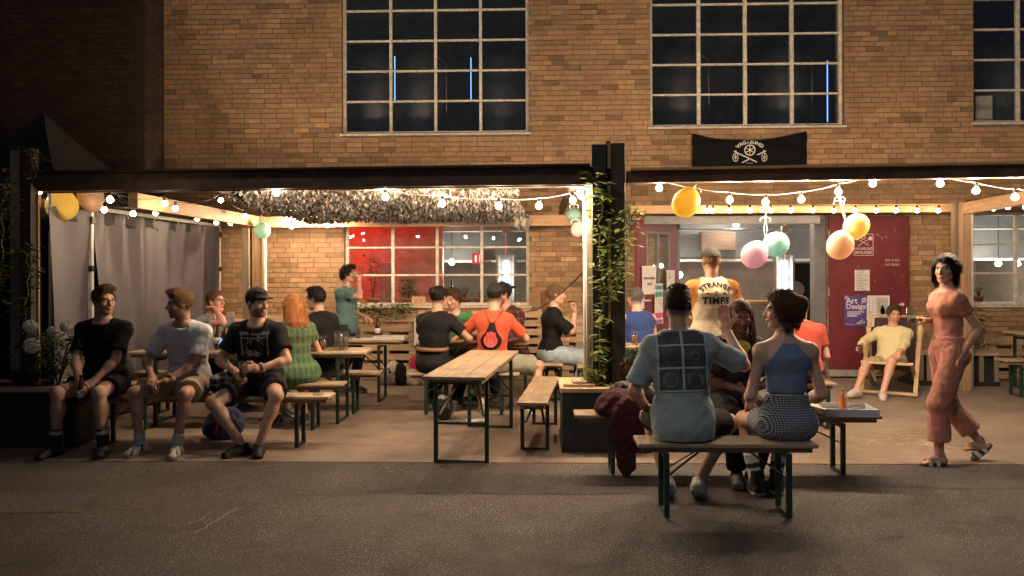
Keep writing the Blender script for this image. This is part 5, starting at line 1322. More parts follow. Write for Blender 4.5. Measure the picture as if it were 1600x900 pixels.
# around the long table behind them
p4 = person('person with glasses resting head on raised arm behind the long table', 318, 8.75, 75, 1.80, BEN, lean=.1, lean2=.25, head=70, pitch=4, lh=(.18, .32, .22), rh=(-.05, .20, .62), lpole=(.5, 1, -.3), rpole=(-.3, 1, -.5), hair=('crop', (.12, .06, .03)), skin=(.58, .30, .22), glasses=True,
  top=dict(kind='tee', mat=cloth('slate_cotton', (.16, .19, .23)), sleeve=.55), bottom=dict(kind='pants', mat=c_blackshort, len=1.9), shoes=('low', (.05, .05, .05), (.3, .3, .3)), seed=4, vox=.012)
c_green = check_cloth('green_pattern_cloth', ((.045, .095, .045), (.12, .20, .09)), 90, 60, 'plaid')
p5 = person('woman with long ginger hair in a green patterned dress, seen from behind', 463, 7.86, 212, 1.74, BEN, fem=True, lean=.06, lean2=.18, head=222, lh=(.16, .30, .18), rh=(-.16, .32, .20), lfoot=(.12, .30), rfoot=(-.14, .22), hair=('long', (.34, .13, .045)), skin=(.55, .33, .24),
  top=dict(kind='tee', mat=c_green, sleeve=.5, hem=-.12, loose=.018, name='dress_top'), bottom=dict(kind='skirt', mat=c_green, len=1.05, loose=.03, name='dress_skirt', amp=.009), shoes=('low', (.10, .09, .08), (.5, .5, .48)), seed=5, vox=.0105)
p6 = person('man with black undercut hair in black t-shirt sitting sideways at the table', 512, 8.62, -112, 1.86, BEN, lean=.14, lean2=.14, head=-104, pitch=-4, lh=(.15, .36, .18), rh=(-.10, .36, .2), lfoot=(.30, .32), rfoot=(-.2, .35), hair=('under', (.012, .011, .011)), skin=(.52, .30, .21),
  top=dict(kind='tee', mat=c_black, sleeve=.75, loose=.026), bottom=dict(kind='shorts', mat=cloth('grey_shorts', (.10, .095, .09)), len=.8, loose=.025), shoes=('low', (.3, .3, .3), (.5, .5, .5)), seed=6, vox=.0105)
p7 = person('standing man in teal t-shirt drinking from a glass by the window', 541, 10.05, 74, 1.70, None, lean=.0, lean2=.06, head=78, pitch=4, rh=(-.02, .20, .58), lh=(.20, .18, .10), rpole=(-.6, .2, -.9), lpole=(.3, -1, 0), lfoot=(.12, .05), rfoot=(-.12, -.05), lknee=(.1, 1, 0), rknee=(-.1, 1, 0), rhd=(.2, .3, .9), rcurl=1.0, hair=('shaggy', (.022, .015, .012)), skin=(.55, .32, .23),
  top=dict(kind='tee', mat=cloth('teal_cotton', (.085, .165, .165)), sleeve=.72, hem=-.10), bottom=dict(kind='pants', mat=cloth('navy_cotton', (.02, .025, .035)), len=1.95), shoes=('low', (.05, .05, .05), (.3, .3, .3)), seed=7, vox=.0115)
# the group round the far table
p8 = person('person with dark bun in black t-shirt and brown belt, back turned', 677, 8.68, 158, 1.86, BEN, lean=.06, lean2=.22, head=146, pitch=-8, lh=(.10, .42, .20), rh=(-.22, .36, .20), lpole=(1, -.3, -.4), rpole=(-1, -.2, -.5), lfoot=(.10, .14), rfoot=(-.16, .2), hair=('bun', (.014, .011, .010)), skin=(.45, .26, .18),
  top=dict(kind='tee', mat=c_black, sleeve=.62, loose=.016, hem=-.04), bottom=dict(kind='pants', mat=c_blackshort, len=1.93, loose=.022), shoes=('low', (.02, .02, .02), (.1, .1, .1)), seed=8, vox=.0105, group='friends at the far table')
p9 = person('man in green t-shirt leaning on the far table, facing the viewer', 716, 9.78, -12, 1.80, BEN, lean=.12, lean2=.3, head=-28, pitch=-14, lh=(.18, .40, .24), rh=(-.14, .42, .24), lpole=(1, -.2, -.3), rpole=(-1, -.2, -.3), hair=('shaggy', (.08, .045, .022)), skin=(.56, .32, .23), beard=(.2, .1, .06, .3),
  top=dict(kind='tee', mat=cloth('green_cotton', (.06, .17, .07)), sleeve=.6), bottom=dict(kind='shorts', mat=cloth('brown_shorts', (.1, .08, .06)), len=.8), shoes=('low', (.2, .2, .2), (.4, .4, .4)), seed=9, vox=.0115, group='friends at the far table')
p10 = person('person in orange t-shirt and black cap with drawstring bag, back turned', 768, 8.66, 178, 1.90, BEN, lean=.06, lean2=.16, side=-.04, head=160, pitch=-4, lh=(.20, .38, .24), rh=(-.20, .36, .20), lpole=(1, -.1, -.5), rpole=(-1, -.2, -.5), lfoot=(.10, .05), rfoot=(-.46, .06), rknee=(-1, .5, .3), lknee=(.4, 1, .3), rtoe=-50, hair=('crop', (.012, .010, .010)), skin=(.52, .30, .21), cap=(bpy.data.materials['cap_black'], False),
  top=dict(kind='tee', mat=cloth('orange_cotton', (.50, .075, .035), .1), sleeve=.8, loose=.016, amp=.006), bottom=dict(kind='shorts', mat=cloth('sage_shorts', (.22, .22, .17)), len=.85, loose=.028), shoes=('chunky', (.22, .24, .18), (.45, .45, .4)), seed=10, vox=.0105, build=.92, wide=.92, group='friends at the far table')
p11 = person('bearded man in dark red plaid shirt and black cap at the far table', 802, 9.72, -48, 1.92, BEN, lean=.1, lean2=.22, head=-58, pitch=-8, lh=(.16, .40, .24), rh=(-.12, .42, .24), hair=('short', (.02, .014, .012)), skin=(.52, .29, .2), beard=(.05, .025, .015, .85), cap=(bpy.data.materials['cap_black'], True),
  top=dict(kind='long', mat=check_cloth('plaid_cloth', ((.02, .008, .010), (.16, .035, .04)), 85, 75, 'plaid'), loose=.024), bottom=dict(kind='pants', mat=c_blackshort, len=1.9), shoes=('low', (.04, .04, .04), (.1, .1, .1)), seed=11, vox=.0115, group='friends at the far table')
p12 = person('woman with ponytail in black top and pale jeans smoking, seated in profile', 861, 9.72, 88, 1.84, BEN, fem=True, lean=.02, lean2=.10, head=86, pitch=0, rh=(-.04, .30, .50), lh=(.0, .20, .22), rpole=(-.3, .6, -1), lpole=(.8, .3, -.5), rhd=(.1, .1, 1), rcurl=.9, lfoot=(.09, .40), rfoot=(-.08, .34), hair=('ponytail', (.17, .095, .05)), skin=(.58, .35, .26),
  top=dict(kind='tee', mat=c_black, sleeve=.95, loose=.022, hem=-.03), bottom=dict(kind='pants', mat=cloth('pale_denim', (.30, .37, .44), .2), len=1.93, loose=.026, flare=.075, name='jeans', amp=.006), shoes=('low', (.5, .48, .44), (.5, .5, .48)), seed=12, vox=.0105)
p13 = person('grey haired man in blue tank top sitting behind the vine covered post', 1000, 9.15, 196, 1.80, BEN, lean=.05, lean2=.2, head=214, hair=('crop', (.10, .09, .08)), skin=(.56, .32, .23),
  top=dict(kind='tank', mat=cloth('blue_jersey', (.022, .045, .17)), loose=.016), bottom=dict(kind='shorts', mat=c_blackshort, len=.8), shoes=('low', (.1, .1, .1), (.4, .4, .4)), seed=13, vox=.012)
p14 = person('standing man in cream and orange raglan shirt with black cap, back turned', 1113, 7.42, 183, 1.83, None, lean=.0, lean2=.05, head=186, pitch=-5, lh=(.12, .30, .15), rh=(-.12, .32, .15), lpole=(1, -.6, 0), rpole=(-1, -.6, 0), lfoot=(.14, 0), rfoot=(-.14, .02), lknee=(.1, 1, 0), rknee=(-.1, 1, 0), hair=('crop', (.22, .12, .05)), skin=(.58, .34, .24), cap=(cloth('cap_charcoal', (.03, .032, .03), .2), False),
  top=dict(kind='tee', mat=cloth('cream_cotton', (.66, .55, .38), .06), sleeve=.9, loose=.026, hem=-.12, amp=.005), bottom=dict(kind='pants', mat=cloth('dark_denim', (.03, .035, .05)), len=1.95), shoes=('low', (.1, .1, .1), (.4, .4, .4)), seed=14, vox=.0105, wide=1.04)
# the front pair with their backs to the viewer, and the friend opposite
p15 = person('man in faded blue-grey t-shirt with window print on its back', 1067, 5.18, 176, 1.97, .485, lean=.02, lean2=.13, side=.03, head=158, pitch=-2, lh=(.23, .27, .05), rh=(-.33, .26, .60), lpole=(.7, -1, -.1), rpole=(-1, .0, -1), lfoot=(.07, .34, .02, 30), rfoot=(-.15, .34, .02, 30), lknee=(.25, 1, .2), rknee=(-.85, 1, .2), rhd=(.15, .1, 1), rcurl=.35, rhn=(-.2, 1, 0), ltoe=4, rtoe=-14, hair=('crop', (.035, .022, .014)), skin=(.52, .32, .24),
  top=dict(kind='tee', mat=cloth('faded_blue_cotton', (.27, .34, .37), .08), sleeve=.85, loose=.021, amp=.0065, hem=-.10), bottom=dict(kind='shorts', mat=c_blackshort, len=.75, loose=.010), shoes=('low', (.52, .54, .55), (.55, .55, .54)), seed=15, vox=.0092, wide=.95, build=.93, group='the pair on the near bench')
p16 = person('woman with long dreadlocks in black with clasped hands, facing the viewer', 1143, 6.22, 4, 1.80, BEN, fem=True, lean=.22, lean2=.22, head=-2, pitch=-12, lh=(.035, .36, .13), rh=(-.035, .36, .13), lpole=(1, -.3, -.2), rpole=(-1, -.3, -.2), lhd=(-.45, .4, -.8), rhd=(.45, .4, -.8), lcurl=.5, rcurl=.5, lfoot=(.07, .30), rfoot=(-.08, .36), hair=('dreads', (.06, .03, .018)), skin=(.13, .062, .038),
  top=dict(kind='tee', mat=cloth('charcoal_cotton', (.022, .022, .024)), sleeve=.8, loose=.02), bottom=dict(kind='pants', mat=c_blackshort, len=1.93, loose=.022), shoes=('low', (.12, .13, .13), (.35, .35, .34)), seed=16, vox=.0100)
p17 = person('woman in blue halter top and checked skirt with curly dark hair', 1229, 5.22, 183, 1.86, .485, fem=True, lean=.0, lean2=.07, head=-106, pitch=0, lh=(.16, .26, .07), rh=(-.17, .24, .07), lpole=(.45, -1, -.2), rpole=(-.45, -1, -.2), lfoot=(.07, .40), rfoot=(-.08, .42), ltoe=-2, rtoe=-8, hair=('curly', (.075, .036, .02)), skin=(.54, .34, .26),
  top=dict(kind='halter', mat=cloth('blue_rib', (.14, .20, .34), .06), loose=.010, hem=.185, amp=.002), bottom=dict(kind='skirt', mat=check_cloth('check_skirt', ((.02, .03, .06), (.40, .43, .48)), 420, 420, 'check'), len=.46, loose=.002, rise=.175, name='skirt'), shoes=('high', (.02, .02, .022), (.55, .54, .52)), socks=((.62, .62, .60), .46, (.02, .02, .02)), seed=17, vox=.0092, wide=1.06, build=.87, group='the pair on the near bench')
p18 = person('person with cropped brown hair in red top beside the doorway', 1257, 7.95, 172, 1.70, BEN, lean=.15, lean2=.3, head=176, pitch=-25, hair=('short', (.14, .065, .035)), skin=(.56, .32, .24),
  top=dict(kind='tee', mat=cloth('red_cotton', (.36, .05, .03)), sleeve=.6), bottom=dict(kind='pants', mat=c_blackshort, len=1.9), shoes=('low', (.1, .1, .1), (.3, .3, .3)), seed=18, vox=.012)
p19 = person('man in pale yellow shirt lounging in a wooden deck chair', 1391, 10.18, -34, 1.76, pelz=.36, lean=-.50, lean2=.12, head=-8, pitch=-6, lh=(.16, .42, .18), rh=(-.30, .30, .26), lpole=(1, -.3, -.2), rpole=(-1, -.2, -.5), lfoot=(.02, .62), rfoot=(-.26, .72, .03), lknee=(.1, 1, 1), rknee=(-.4, 1, 1), ltoe=10, rtoe=-25, hair=('quiff', (.10, .06, .03)), skin=(.56, .31, .22), beard=(.2, .1, .06, .35), rcurl=1.0,
  top=dict(kind='long', mat=cloth('lemon_shirt', (.60, .54, .30), .06), loose=.018, amp=.006, cuff=.75), bottom=dict(kind='shorts', mat=cloth('khaki_shorts', (.35, .30, .18)), len=.6, loose=.028), shoes=('low', (.5, .46, .38), (.52, .50, .46)), seed=19, vox=.0105)
c_sal = cloth('salmon_linen', (.42, .18, .135), .10)
p20 = person('woman in salmon jumpsuit and white sandals walking past with a glass', 1482, 6.52, -86, 1.74, None, fem=True, lean=.0, lean2=.03, head=-52, pitch=0, rh=(-.17, .11, .26), lh=(.17, .0, .0), rpole=(-.5, -.6, -.5), lpole=(.1, -1, .0), rhd=(.2, .9, .2), rcurl=.9, lfoot=(.06, .12), rfoot=(-.06, -.30, .08, 40), lknee=(.0, 1, 0), rknee=(0, 1, 0), ltoe=0, rtoe=0, hair=('bob', (.011, .007, .006)), skin=(.52, .30, .21),
  top=dict(kind='tee', mat=c_sal, sleeve=.45, loose=.016, hem=.0, name='jumpsuit_top'), bottom=dict(kind='pants', mat=c_sal, len=1.72, loose=.022, flare=.075, amp=.008, rise=.14, name='jumpsuit_legs'), shoes=('sandal', mat('white_strap', (.62, .60, .56), .5), mat('sandal_sole', (.05, .04, .035), .7)), seed=20, vox=.0095, build=.86, wide=.95)
# ------------------------------------------------------------------ beer tables and benches
M['bench_wood'] = wood('bench_wood', (.43, .32, .21), .5, 0, worn=(.30, .22, .145))
M['bench_edge'] = wood('bench_edge', (.30, .20, .11), .5, 0)
M['leg_green'] = mat('leg_green', (.012, .030, .022), .45, .3, 8)
def beer_set(name, label, cat, c, ang, L, W, Hh, boards, group):
    """c = centre on the floor, ang = direction of its length"""
    t = empty(name, (c[0], c[1], 0.0), ang, label, cat, group); th = .028
    bw = (W-.006*(boards-1))/boards
    for i in range(boards):
        y0 = -W/2+i*(bw+.006); b = MB(); b.box((-L/2, y0, Hh-th), (L/2, y0+bw, Hh)); b.build('plank', M['bench_wood'], t, bevel=.006)
    b = MB()
    for s in (-1, 1): b.box((-L/2+.03, s*(W/2-.045)-.012, Hh-th-.034), (L/2-.03, s*(W/2-.045)+.012, Hh-th-.001))
    for x in (-L/2+.12, 0, L/2-.12): b.box((x-.03, -W/2+.06, Hh-th-.032), (x+.03, W/2-.06, Hh-th-.002))
    b.build('frame_batten', M['bench_edge'], t)
    ins = min(.30, L*.16); lw = W*.84
    for s in (-1, 1):
        x = s*(L/2-ins); k = .034; b = MB()
        for q in (-1, 1): b.box((x-k/2, q*lw/2-k/2, .002), (x+k/2, q*lw/2+k/2, Hh-th-.036))
        b.box((x-.012, -lw/2+k/2, .004), (x+.012, lw/2-k/2, .022)); b.box((x-.014, -lw/2+k/2, Hh-th-.075), (x+.014, lw/2-k/2, Hh-th-.045))
        if Hh > .6: b.box((x-.010, -lw/2+k/2, Hh*.42), (x+.010, lw/2-k/2, Hh*.42+.02))
        b.build('leg_frame', M['leg_green'], t, bevel=.003)
        b = MB()
        for q in (-1, 1): b.bar((x, q*(lw/2-.03), Hh*.52), (x-s*min(.34, L*.2), q*(lw/2-.05)*.35, Hh-th-.045), .022, .006)
        b.build('brace', M['leg_green'], t)
    return t
def along(a, b): d = b-a; return math.atan2(d.y, d.x)
GB, GT = 'folding beer benches', 'folding beer tables'
def bench_px(label, u0, u1, y0, y1=None, H=BEN, W=.25, L=None):
    y1 = y0 if y1 is None else y1; a, b = Vector((PX(u0, y0, H), y0, 0)), Vector((PX(u1, y1, H), y1, 0)); return beer_set('beer_bench', label, 'bench', (a+b)/2, along(a, b), (b-a).length if L is None else L, W, H, 1, GB)
def table_px(label, u0, u1, y0, y1=None, H=.765, W=.5):
    y1 = y0 if y1 is None else y1; a, b = Vector((PX(u0, y0, H), y0, 0)), Vector((PX(u1, y1, H), y1, 0)); return beer_set('beer_table', label, 'table', (a+b)/2, along(a, b), (b-a).length, W, H, 3, GT)
bench_px('long wooden bench carrying the three men in front of the tent wall', 118, 519, 7.08)
bench_px('wooden bench under the ginger haired woman in green', 190, 538, 7.84)
table_px('long wooden table with a stack of glasses behind the three men', 216, 578, 8.26)
bench_px('wooden bench on the far side of the table with stacked glasses', 215, 596, 8.72)
tD = table_px('wooden table with papers in front of the pallet wall', 400, 634, 9.62)
# empty middle table running away from the viewer
n1, n2 = G(680, 723), G(762, 723); f1_, f2_ = G(735, 668), G(797, 668); ca, cb = (n1+n2)/2, (f1_+f2_)/2; d = (cb-ca).normalized()
beer_set('beer_table', 'empty wooden table standing end on in the middle of the terrace', 'table', (ca+cb)/2, along(ca, cb), (cb-ca).length+.6, .52, .765, 3, GT)
n1, n2 = G(815, 705), G(855, 705); f1_, f2_ = G(838, 662), G(866, 662); ca, cb = (n1+n2)/2, (f1_+f2_)/2
beer_set('beer_bench', 'empty wooden bench standing end on beside the empty table', 'bench', (ca+cb)/2, along(ca, cb), (cb-ca).length+.42, .27, .47, 1, GB)
bench_px('wooden bench under the person with bun and the one in orange', 640, 812, 8.68)
table_px('wooden table that the four friends sit round', 655, 826, 9.2, H=.77)
bench_px('wooden bench behind the four friends, by the pallet wall', 668, 850, 9.8)
a = Vector((PX(862, 9.5, .47), 9.5, 0)); beer_set('beer_bench', 'wooden bench end on under the woman in jeans', 'bench', (a.x, 10.0, 0), R(90), 1.2, .27, .47, 1, GB)
a = Vector((PX(918, 9.3, .47), 9.3, 0)); beer_set('beer_bench', 'wooden bench half hidden behind the vine covered post', 'bench', (a.x, 9.75, 0), R(90), 1.1, .25, .47, 1, GB)
table_px('wooden table in front of the man in blue tank top', 968, 1056, 8.95, H=.76)
bench_px('wooden bench under the man in blue tank top', 960, 1050, 9.2)
bench_px('low wooden bench with jacket and pizza box facing the near bench', 897, 1368, 6.22)
bench_px('short wooden bench with the pair seen from behind', 993, 1268, 5.16, H=.485, W=.27)
bench_px('wooden bench under the person in red', 1225, 1300, 7.95)
# ------------------------------------------------------------------ pallets along the wall
def pallet_wall(label, u0, u1, vt, n, y=WY-.30, seed=0):
    x0_, x1_ = PX(u0, y, .6), PX(u1, y, .6); zt_ = P(u0, vt, y).z; t = empty('pallet_wall', ((x0_+x1_)/2, y, 0), 0, label, 'pallet', 'upright pallets along the wall'); w_ = (x1_-x0_)/2; q = random.Random(seed)
    pit = zt_/n
    for i in range(n):
        z = pit*i+.015; b = MB(); b.box((-w_+q.uniform(0, .02), -.012, z), (w_-q.uniform(0, .02), .010, z+pit*.66+q.uniform(-.01, .01))); b.build('slat', M['pallet'], t, bevel=.003)
    for x in (-w_+.06, 0, w_-.06): b = MB(); b.box((x-.05, .012, .0), (x+.05, .105, zt_)); b.build('stringer', M['pallet'], t)
    for i in range(n):
        z = pit*i+.015; b = MB(); b.box((-w_, .107, z), (w_, .127, z+pit*.6)); b.build('slat', M['pallet'], t)
    return t
pallet_wall('upright pallet behind the table with papers', 556, 650, 490, 7, seed=1)
pallet_wall('upright pallet behind the four friends', 652, 748, 486, 7, seed=2)
pallet_wall('upright pallet between the window and the woman in jeans', 752, 852, 484, 8, seed=3)
pallet_wall('upright pallet behind the woman in jeans', 856, 912, 494, 7, seed=4)
pallet_wall('low pallet beside the tent wall in the corner', 352, 452, 488, 6, seed=5)
pallet_wall('weathered grey pallet bench back at the right edge', 1545, 1640, 522, 4, WY-.25, 6)
# ------------------------------------------------------------------ planters
def leaf_cloud(mb, pts, size, q, cols, droop=.3):
    for p in pts:
        p = Vector(p); a = q.uniform(0, 6.28); l = size*q.uniform(.6, 1.3); w_ = l*q.uniform(.32, .5)
        d = Vector((math.cos(a), math.sin(a), q.uniform(-droop*2, droop))).normalized(); n = d.cross(Vector((q.uniform(-.4, .4), q.uniform(-.4, .4), 1))).normalized(); up = n.cross(d)
        c = cols[q.randrange(len(cols))]; k = q.uniform(.7, 1.25); col = tuple(x*k for x in c); m_ = p+d*l*.5
        mb.quad(p, m_+n*w_*.5+up*w_*.15, p+d*l, m_-n*w_*.5+up*w_*.15, col)
def leaf_mat(name='leaf'):
    m, nt, b = _new(name); a = N(nt, 'ShaderNodeVertexColor', layer_name='tint'); nt.links.new(a.outputs[0], b.inputs['Base Color']); b.inputs['Roughness'].default_value = .5; b.inputs['Specular IOR Level'].default_value = .4
    tr_ = N(nt, 'ShaderNodeBsdfTranslucent'); nt.links.new(a.outputs[0], tr_.inputs[0]); mx_ = N(nt, 'ShaderNodeMixShader'); mx_.inputs[0].default_value = .4
    nt.links.new(b.outputs[0], mx_.inputs[1]); nt.links.new(tr_.outputs[0], mx_.inputs[2]); nt.links.new(mx_.outputs[0], nt.nodes['Material Output'].inputs[0]); return m
LEAF = leaf_mat(); STEM = mat('stem', (.10, .075, .04), .8)
GR = [(.17, .25, .06), (.24, .30, .08), (.12, .18, .05), (.30, .32, .11)]
def vine(label, path, spread, n, size, seed, cols=GR, stem_r=.006):
    """path: points along the plant's main stem (world)"""
    q = random.Random(seed); path = [Vector(p) for p in path]; o = path[0]; t = empty('climbing_vine', o, 0, label, 'vine')
    fine = []
    for a, b in zip(path, path[1:]):
        for k in range(6): fine.append(a.lerp(b, k/6)+Vector((q.uniform(-.02, .02), q.uniform(-.015, .015), 0)))
    fine.append(path[-1]); MB().tube([p-o for p in fine], stem_r, 6).build('stem', STEM, t, True)
    pts = []
    for _ in range(n):
        i = q.randrange(len(fine)-1); p = fine[i].lerp(fine[i+1], q.random()); pts.append(p+Vector((q.gauss(0, spread), q.gauss(-.03, spread*.6), q.gauss(0, spread)))-o)
    mb = MB(); leaf_cloud(mb, pts, size, q, cols); tag(mb.build('foliage', LEAF, t, colors=True), kind='stuff'); return t
yv = 7.02
vine('leafy vine climbing the dark middle post', [P(937, 600, yv), P(935, 520, yv), P(945, 440, yv), P(935, 380, yv), P(940, 320, yv), P(930, 268, yv)], .05, 190, .12, 1)
vine('long leaf sprig sticking out from the middle post to the right', [P(962, 420, 6.98), P(972, 390, 6.95), P(985, 345, 6.9), P(995, 325, 6.9)], .05, 130, .085, 2)
vine('sprig hanging low on the middle post', [P(952, 470, 6.98), P(958, 430, 6.95), P(968, 415, 6.92)], .05, 90, .075, 3)
vine('vine on the pale left post', [P(42, 560, 7.12), P(40, 480, 7.12), P(44, 420, 7.12), P(38, 390, 7.12)], .055, 180, .10, 4, [(.04, .06, .025), (.05, .075, .03)])
vine('bright sprig at the top of the left posts', [P(52, 278, 7.05), P(54, 255, 7.05), P(50, 235, 7.05), P(62, 246, 7.0), P(76, 252, 7.0)], .03, 60, .05, 5, [(.20, .22, .04), (.26, .26, .07)])
vine('dark ivy hanging at the left edge', [P(-6, 470, 6.9), P(4, 400, 6.9), P(2, 340, 6.9), P(10, 282, 6.9)], .08, 420, .08, 6, [(.03, .05, .02), (.06, .09, .03)])
vine('ivy trailing over the pallet below the window', [Vector((PX(552, WY-.4, 1), WY-.42, P(552, 484, WY-.42).z)), Vector((PX(600, WY-.4, 1), WY-.42, P(600, 485, WY-.42).z)), Vector((PX(638, WY-.4, 1), WY-.42, P(638, 482, WY-.42).z))], .06, 900, .075, 7, [(.12, .17, .06), (.19, .23, .09)])
# planter box of the middle post
def planter(label, x0_, x1_, y0_, y1_, h, m, rim):
    t = empty('planter_box', ((x0_+x1_)/2, (y0_+y1_)/2, 0), 0, label, 'planter'); w_, dd = (x1_-x0_)/2, (y1_-y0_)/2
    MB().box((-w_, -dd, .05), (w_, dd, h-.07)).build('body', m, t, bevel=.006)
    MB().box((-w_-.01, -dd-.015, 0), (w_+.01, dd+.01, .075)).build('base_board', m, t, bevel=.004)
    for x in (-w_+.06, 0.0, w_-.06): MB().box((x-.05, -dd-.014, .077), (x+.05, -dd-.001, h-.072)).build('upright_board', m, t, bevel=.003)
    b = MB(); b.box((-w_-.02, -dd-.03, h-.068), (w_+.02, -dd+.1, h-.03)); b.box((-w_-.02, dd-.1, h-.068), (w_+.02, dd+.02, h-.03)); b.box((-w_-.02, -dd+.101, h-.068), (-w_+.1, dd-.101, h-.03)); b.box((w_-.1, -dd+.101, h-.068), (w_+.02, dd-.101, h-.03)); b.build('rim', rim, t, bevel=.004)
    MB().box((-w_+.1, -dd+.1, h-.1), (w_-.1, dd-.1, h-.05)).build('soil', mat('soil', (.03, .022, .016), .95, .4, 20, .6), t)
    return t
py0 = 6.84; planter('black wooden planter box round the middle post', PX(879, py0, .3), PX(1040, py0, .3), py0, 7.5, .60, M['black_wood'], M['pallet'])
planter('dark wooden planter box at the left edge with grasses', -5.6, PX(118, 6.95, .3), 6.95, 7.5, .58, M['black_wood'], M['pallet'])
def bushy(name, label, c, r, h, n, size, seed, cols=GR, cat='plant', stems=5, pot=None):
    q = random.Random(seed); t = empty(name, c, 0, label, cat); mb = MB()
    for k in range(stems):
        a = q.uniform(0, 6.28); e = Vector((math.cos(a)*r*.7, math.sin(a)*r*.7, h*q.uniform(.6, 1))); mb.tube([(0, 0, 0), e*.5+Vector((0, 0, h*.1)), e], [.006, .005, .003], 5)
    mb.build('stem', STEM, t, True)
    pts = [Vector((q.gauss(0, r*.5), q.gauss(0, r*.5), h*q.uniform(.15, 1))) for _ in range(n)]; m2 = MB(); leaf_cloud(m2, pts, size, q, cols); tag(m2.build('foliage', LEAF, t, colors=True), kind='stuff')
    if pot: MB().lathe([(pot*.72, -pot*1.5), (pot, -.01), (pot*1.08, -.01), (pot*1.08, .02), (pot*.9, .02), (pot*.85, -.01), (0, -.015)], n=18).build('pot', mat('terracotta', (.36, .15, .07), .8), t, True)
    return t
bushy('hydrangea_bush', 'leafy hydrangea bush with white flower heads beside the tent', (PX(88, 7.15, .8), 7.18, .53), .22, .52, 260, .10, 11, [(.07, .11, .03), (.10, .14, .04)], stems=9)
q = random.Random(5); hyd = mat('hydrangea_white', (.82, .80, .70), .8, .08, 30)
for k, (u, v, r) in enumerate(((47, 510, .06), (50, 540, .068), (103, 510, .05), (82, 517, .04))):
    c = P(u, v, 6.95); t = empty('hydrangea_flower', c, 0, ('upper round white hydrangea head by the pale post', 'lower and largest white hydrangea head by the pale post', 'white hydrangea head next to the tent wall', 'small white hydrangea head behind the metal pole')[k], 'flower', 'hydrangea heads'); mb = MB()
    for i in range(170):
        a, b = q.uniform(0, 6.28), math.acos(q.uniform(-1, 1)); n = Vector((math.sin(b)*math.cos(a), math.sin(b)*math.sin(a), math.cos(b))); x = n.orthogonal().normalized(); y_ = n.cross(x); p = n*r*q.uniform(.85, 1.05); s_ = .014; mb.quad(p-x*s_, p-y_*s_+n*.004, p+x*s_, p+y_*s_+n*.004)
    mb.build('petals', hyd, t); MB().tube([(0, 0, 0), (.01, .06, -.16), (.02, .12, -.36)], .004, 5).build('stem', STEM, t)
def grass(label, c, h, n, r, seed, col):
    q = random.Random(seed); t = empty('ornamental_grass', c, 0, label, 'plant'); mb = MB()
    for k in range(n):
        a = q.uniform(0, 6.28); l = h*q.uniform(.6, 1.1); d = Vector((math.cos(a), math.sin(a), 0)); p0 = d*q.uniform(0, .05); n_ = Vector((-d.y, d.x, 0))*.0035; p1 = p0+d*r*.4+Vector((0, 0, l*.7)); p2 = p0+d*r*q.uniform(.7, 1.2)+Vector((0, 0, l*q.uniform(.55, 1))); kk = q.uniform(.6, 1.3); cc = tuple(x*kk for x in col)
        mb.quad(p0-n_, p0+n_, p1+n_, p1-n_, cc); mb.quad(p1-n_, p1+n_, p2+n_*.2, p2-n_*.2, cc)
    tag(mb.build('blades', LEAF, t, colors=True), kind='stuff'); MB().lathe([(.10, -.09), (.14, -.01), (.15, .0), (.13, .005), (0, -.005)], n=18).build('bowl', M['white_metal'], t, True); return t
grass('dry tufted grass in a shallow bowl on the left planter', P(42, 608, 7.15), .24, 240, .2, 3, (.14, .10, .05))
bushy('succulent_plant', 'low bright succulent in the middle planter', (PX(925, 6.98, .6), 6.98, .56), .10, .16, 220, .045, 14, [(.14, .18, .04), (.19, .2, .06)])
bushy('leafy_plant', 'dark leafy plant in the middle planter behind the jacket', (PX(985, 7.2, .6), 7.2, .56), .18, .34, 200, .09, 15, [(.05, .08, .03), (.07, .11, .04)])
bushy('red_leaf_plant', 'reddish leaved plant beside the near bench', (PX(985, 7.05, .6), 7.05, .56), .12, .22, 160, .06, 16, [(.16, .03, .03), (.10, .05, .03)])
t = empty('snack_tray', P(908, 604, 6.95), 0, 'wooden board with crumpled snack wrapping on the planter edge', 'tray'); t.location.z = .575
MB().box((-.16, -.07, 0), (.12, .07, .02)).build('board', M['pallet'], t); v_ = Vol((-.1, -.05, .0), (.08, .05, .08), .006); v_.ell((-.03, 0, .035), (.06, .035, .02), .01).ell((.03, .0, .03), (.035, .03, .018), .01).noise(folds(3, .03), .007); np_mesh('wrapping', *v_.mesh(), mat('wrap', (.6, .5, .38), .7), t)
# window-sill plants, seen behind the glass
for k, (u, lab, h) in enumerate(((582, 'tall broad leaved houseplant behind the red lit pane', .75), (637, 'small potted plant on the inner window sill left of the cushion', .32), (725, 'small potted plant on the inner window sill behind the friends', .2), (751, 'squat potted plant at the window sill near the black frame bar', .12))):
    bushy('potted_plant', lab, (PX(u, WY+.5, 1.1), WY+.55, 1.16), .13 if h > .3 else .09, h, 90 if h > .3 else 60, .10 if h > .3 else .055, 30+k, [(.07, .11, .04), (.10, .14, .05)], pot=.10)
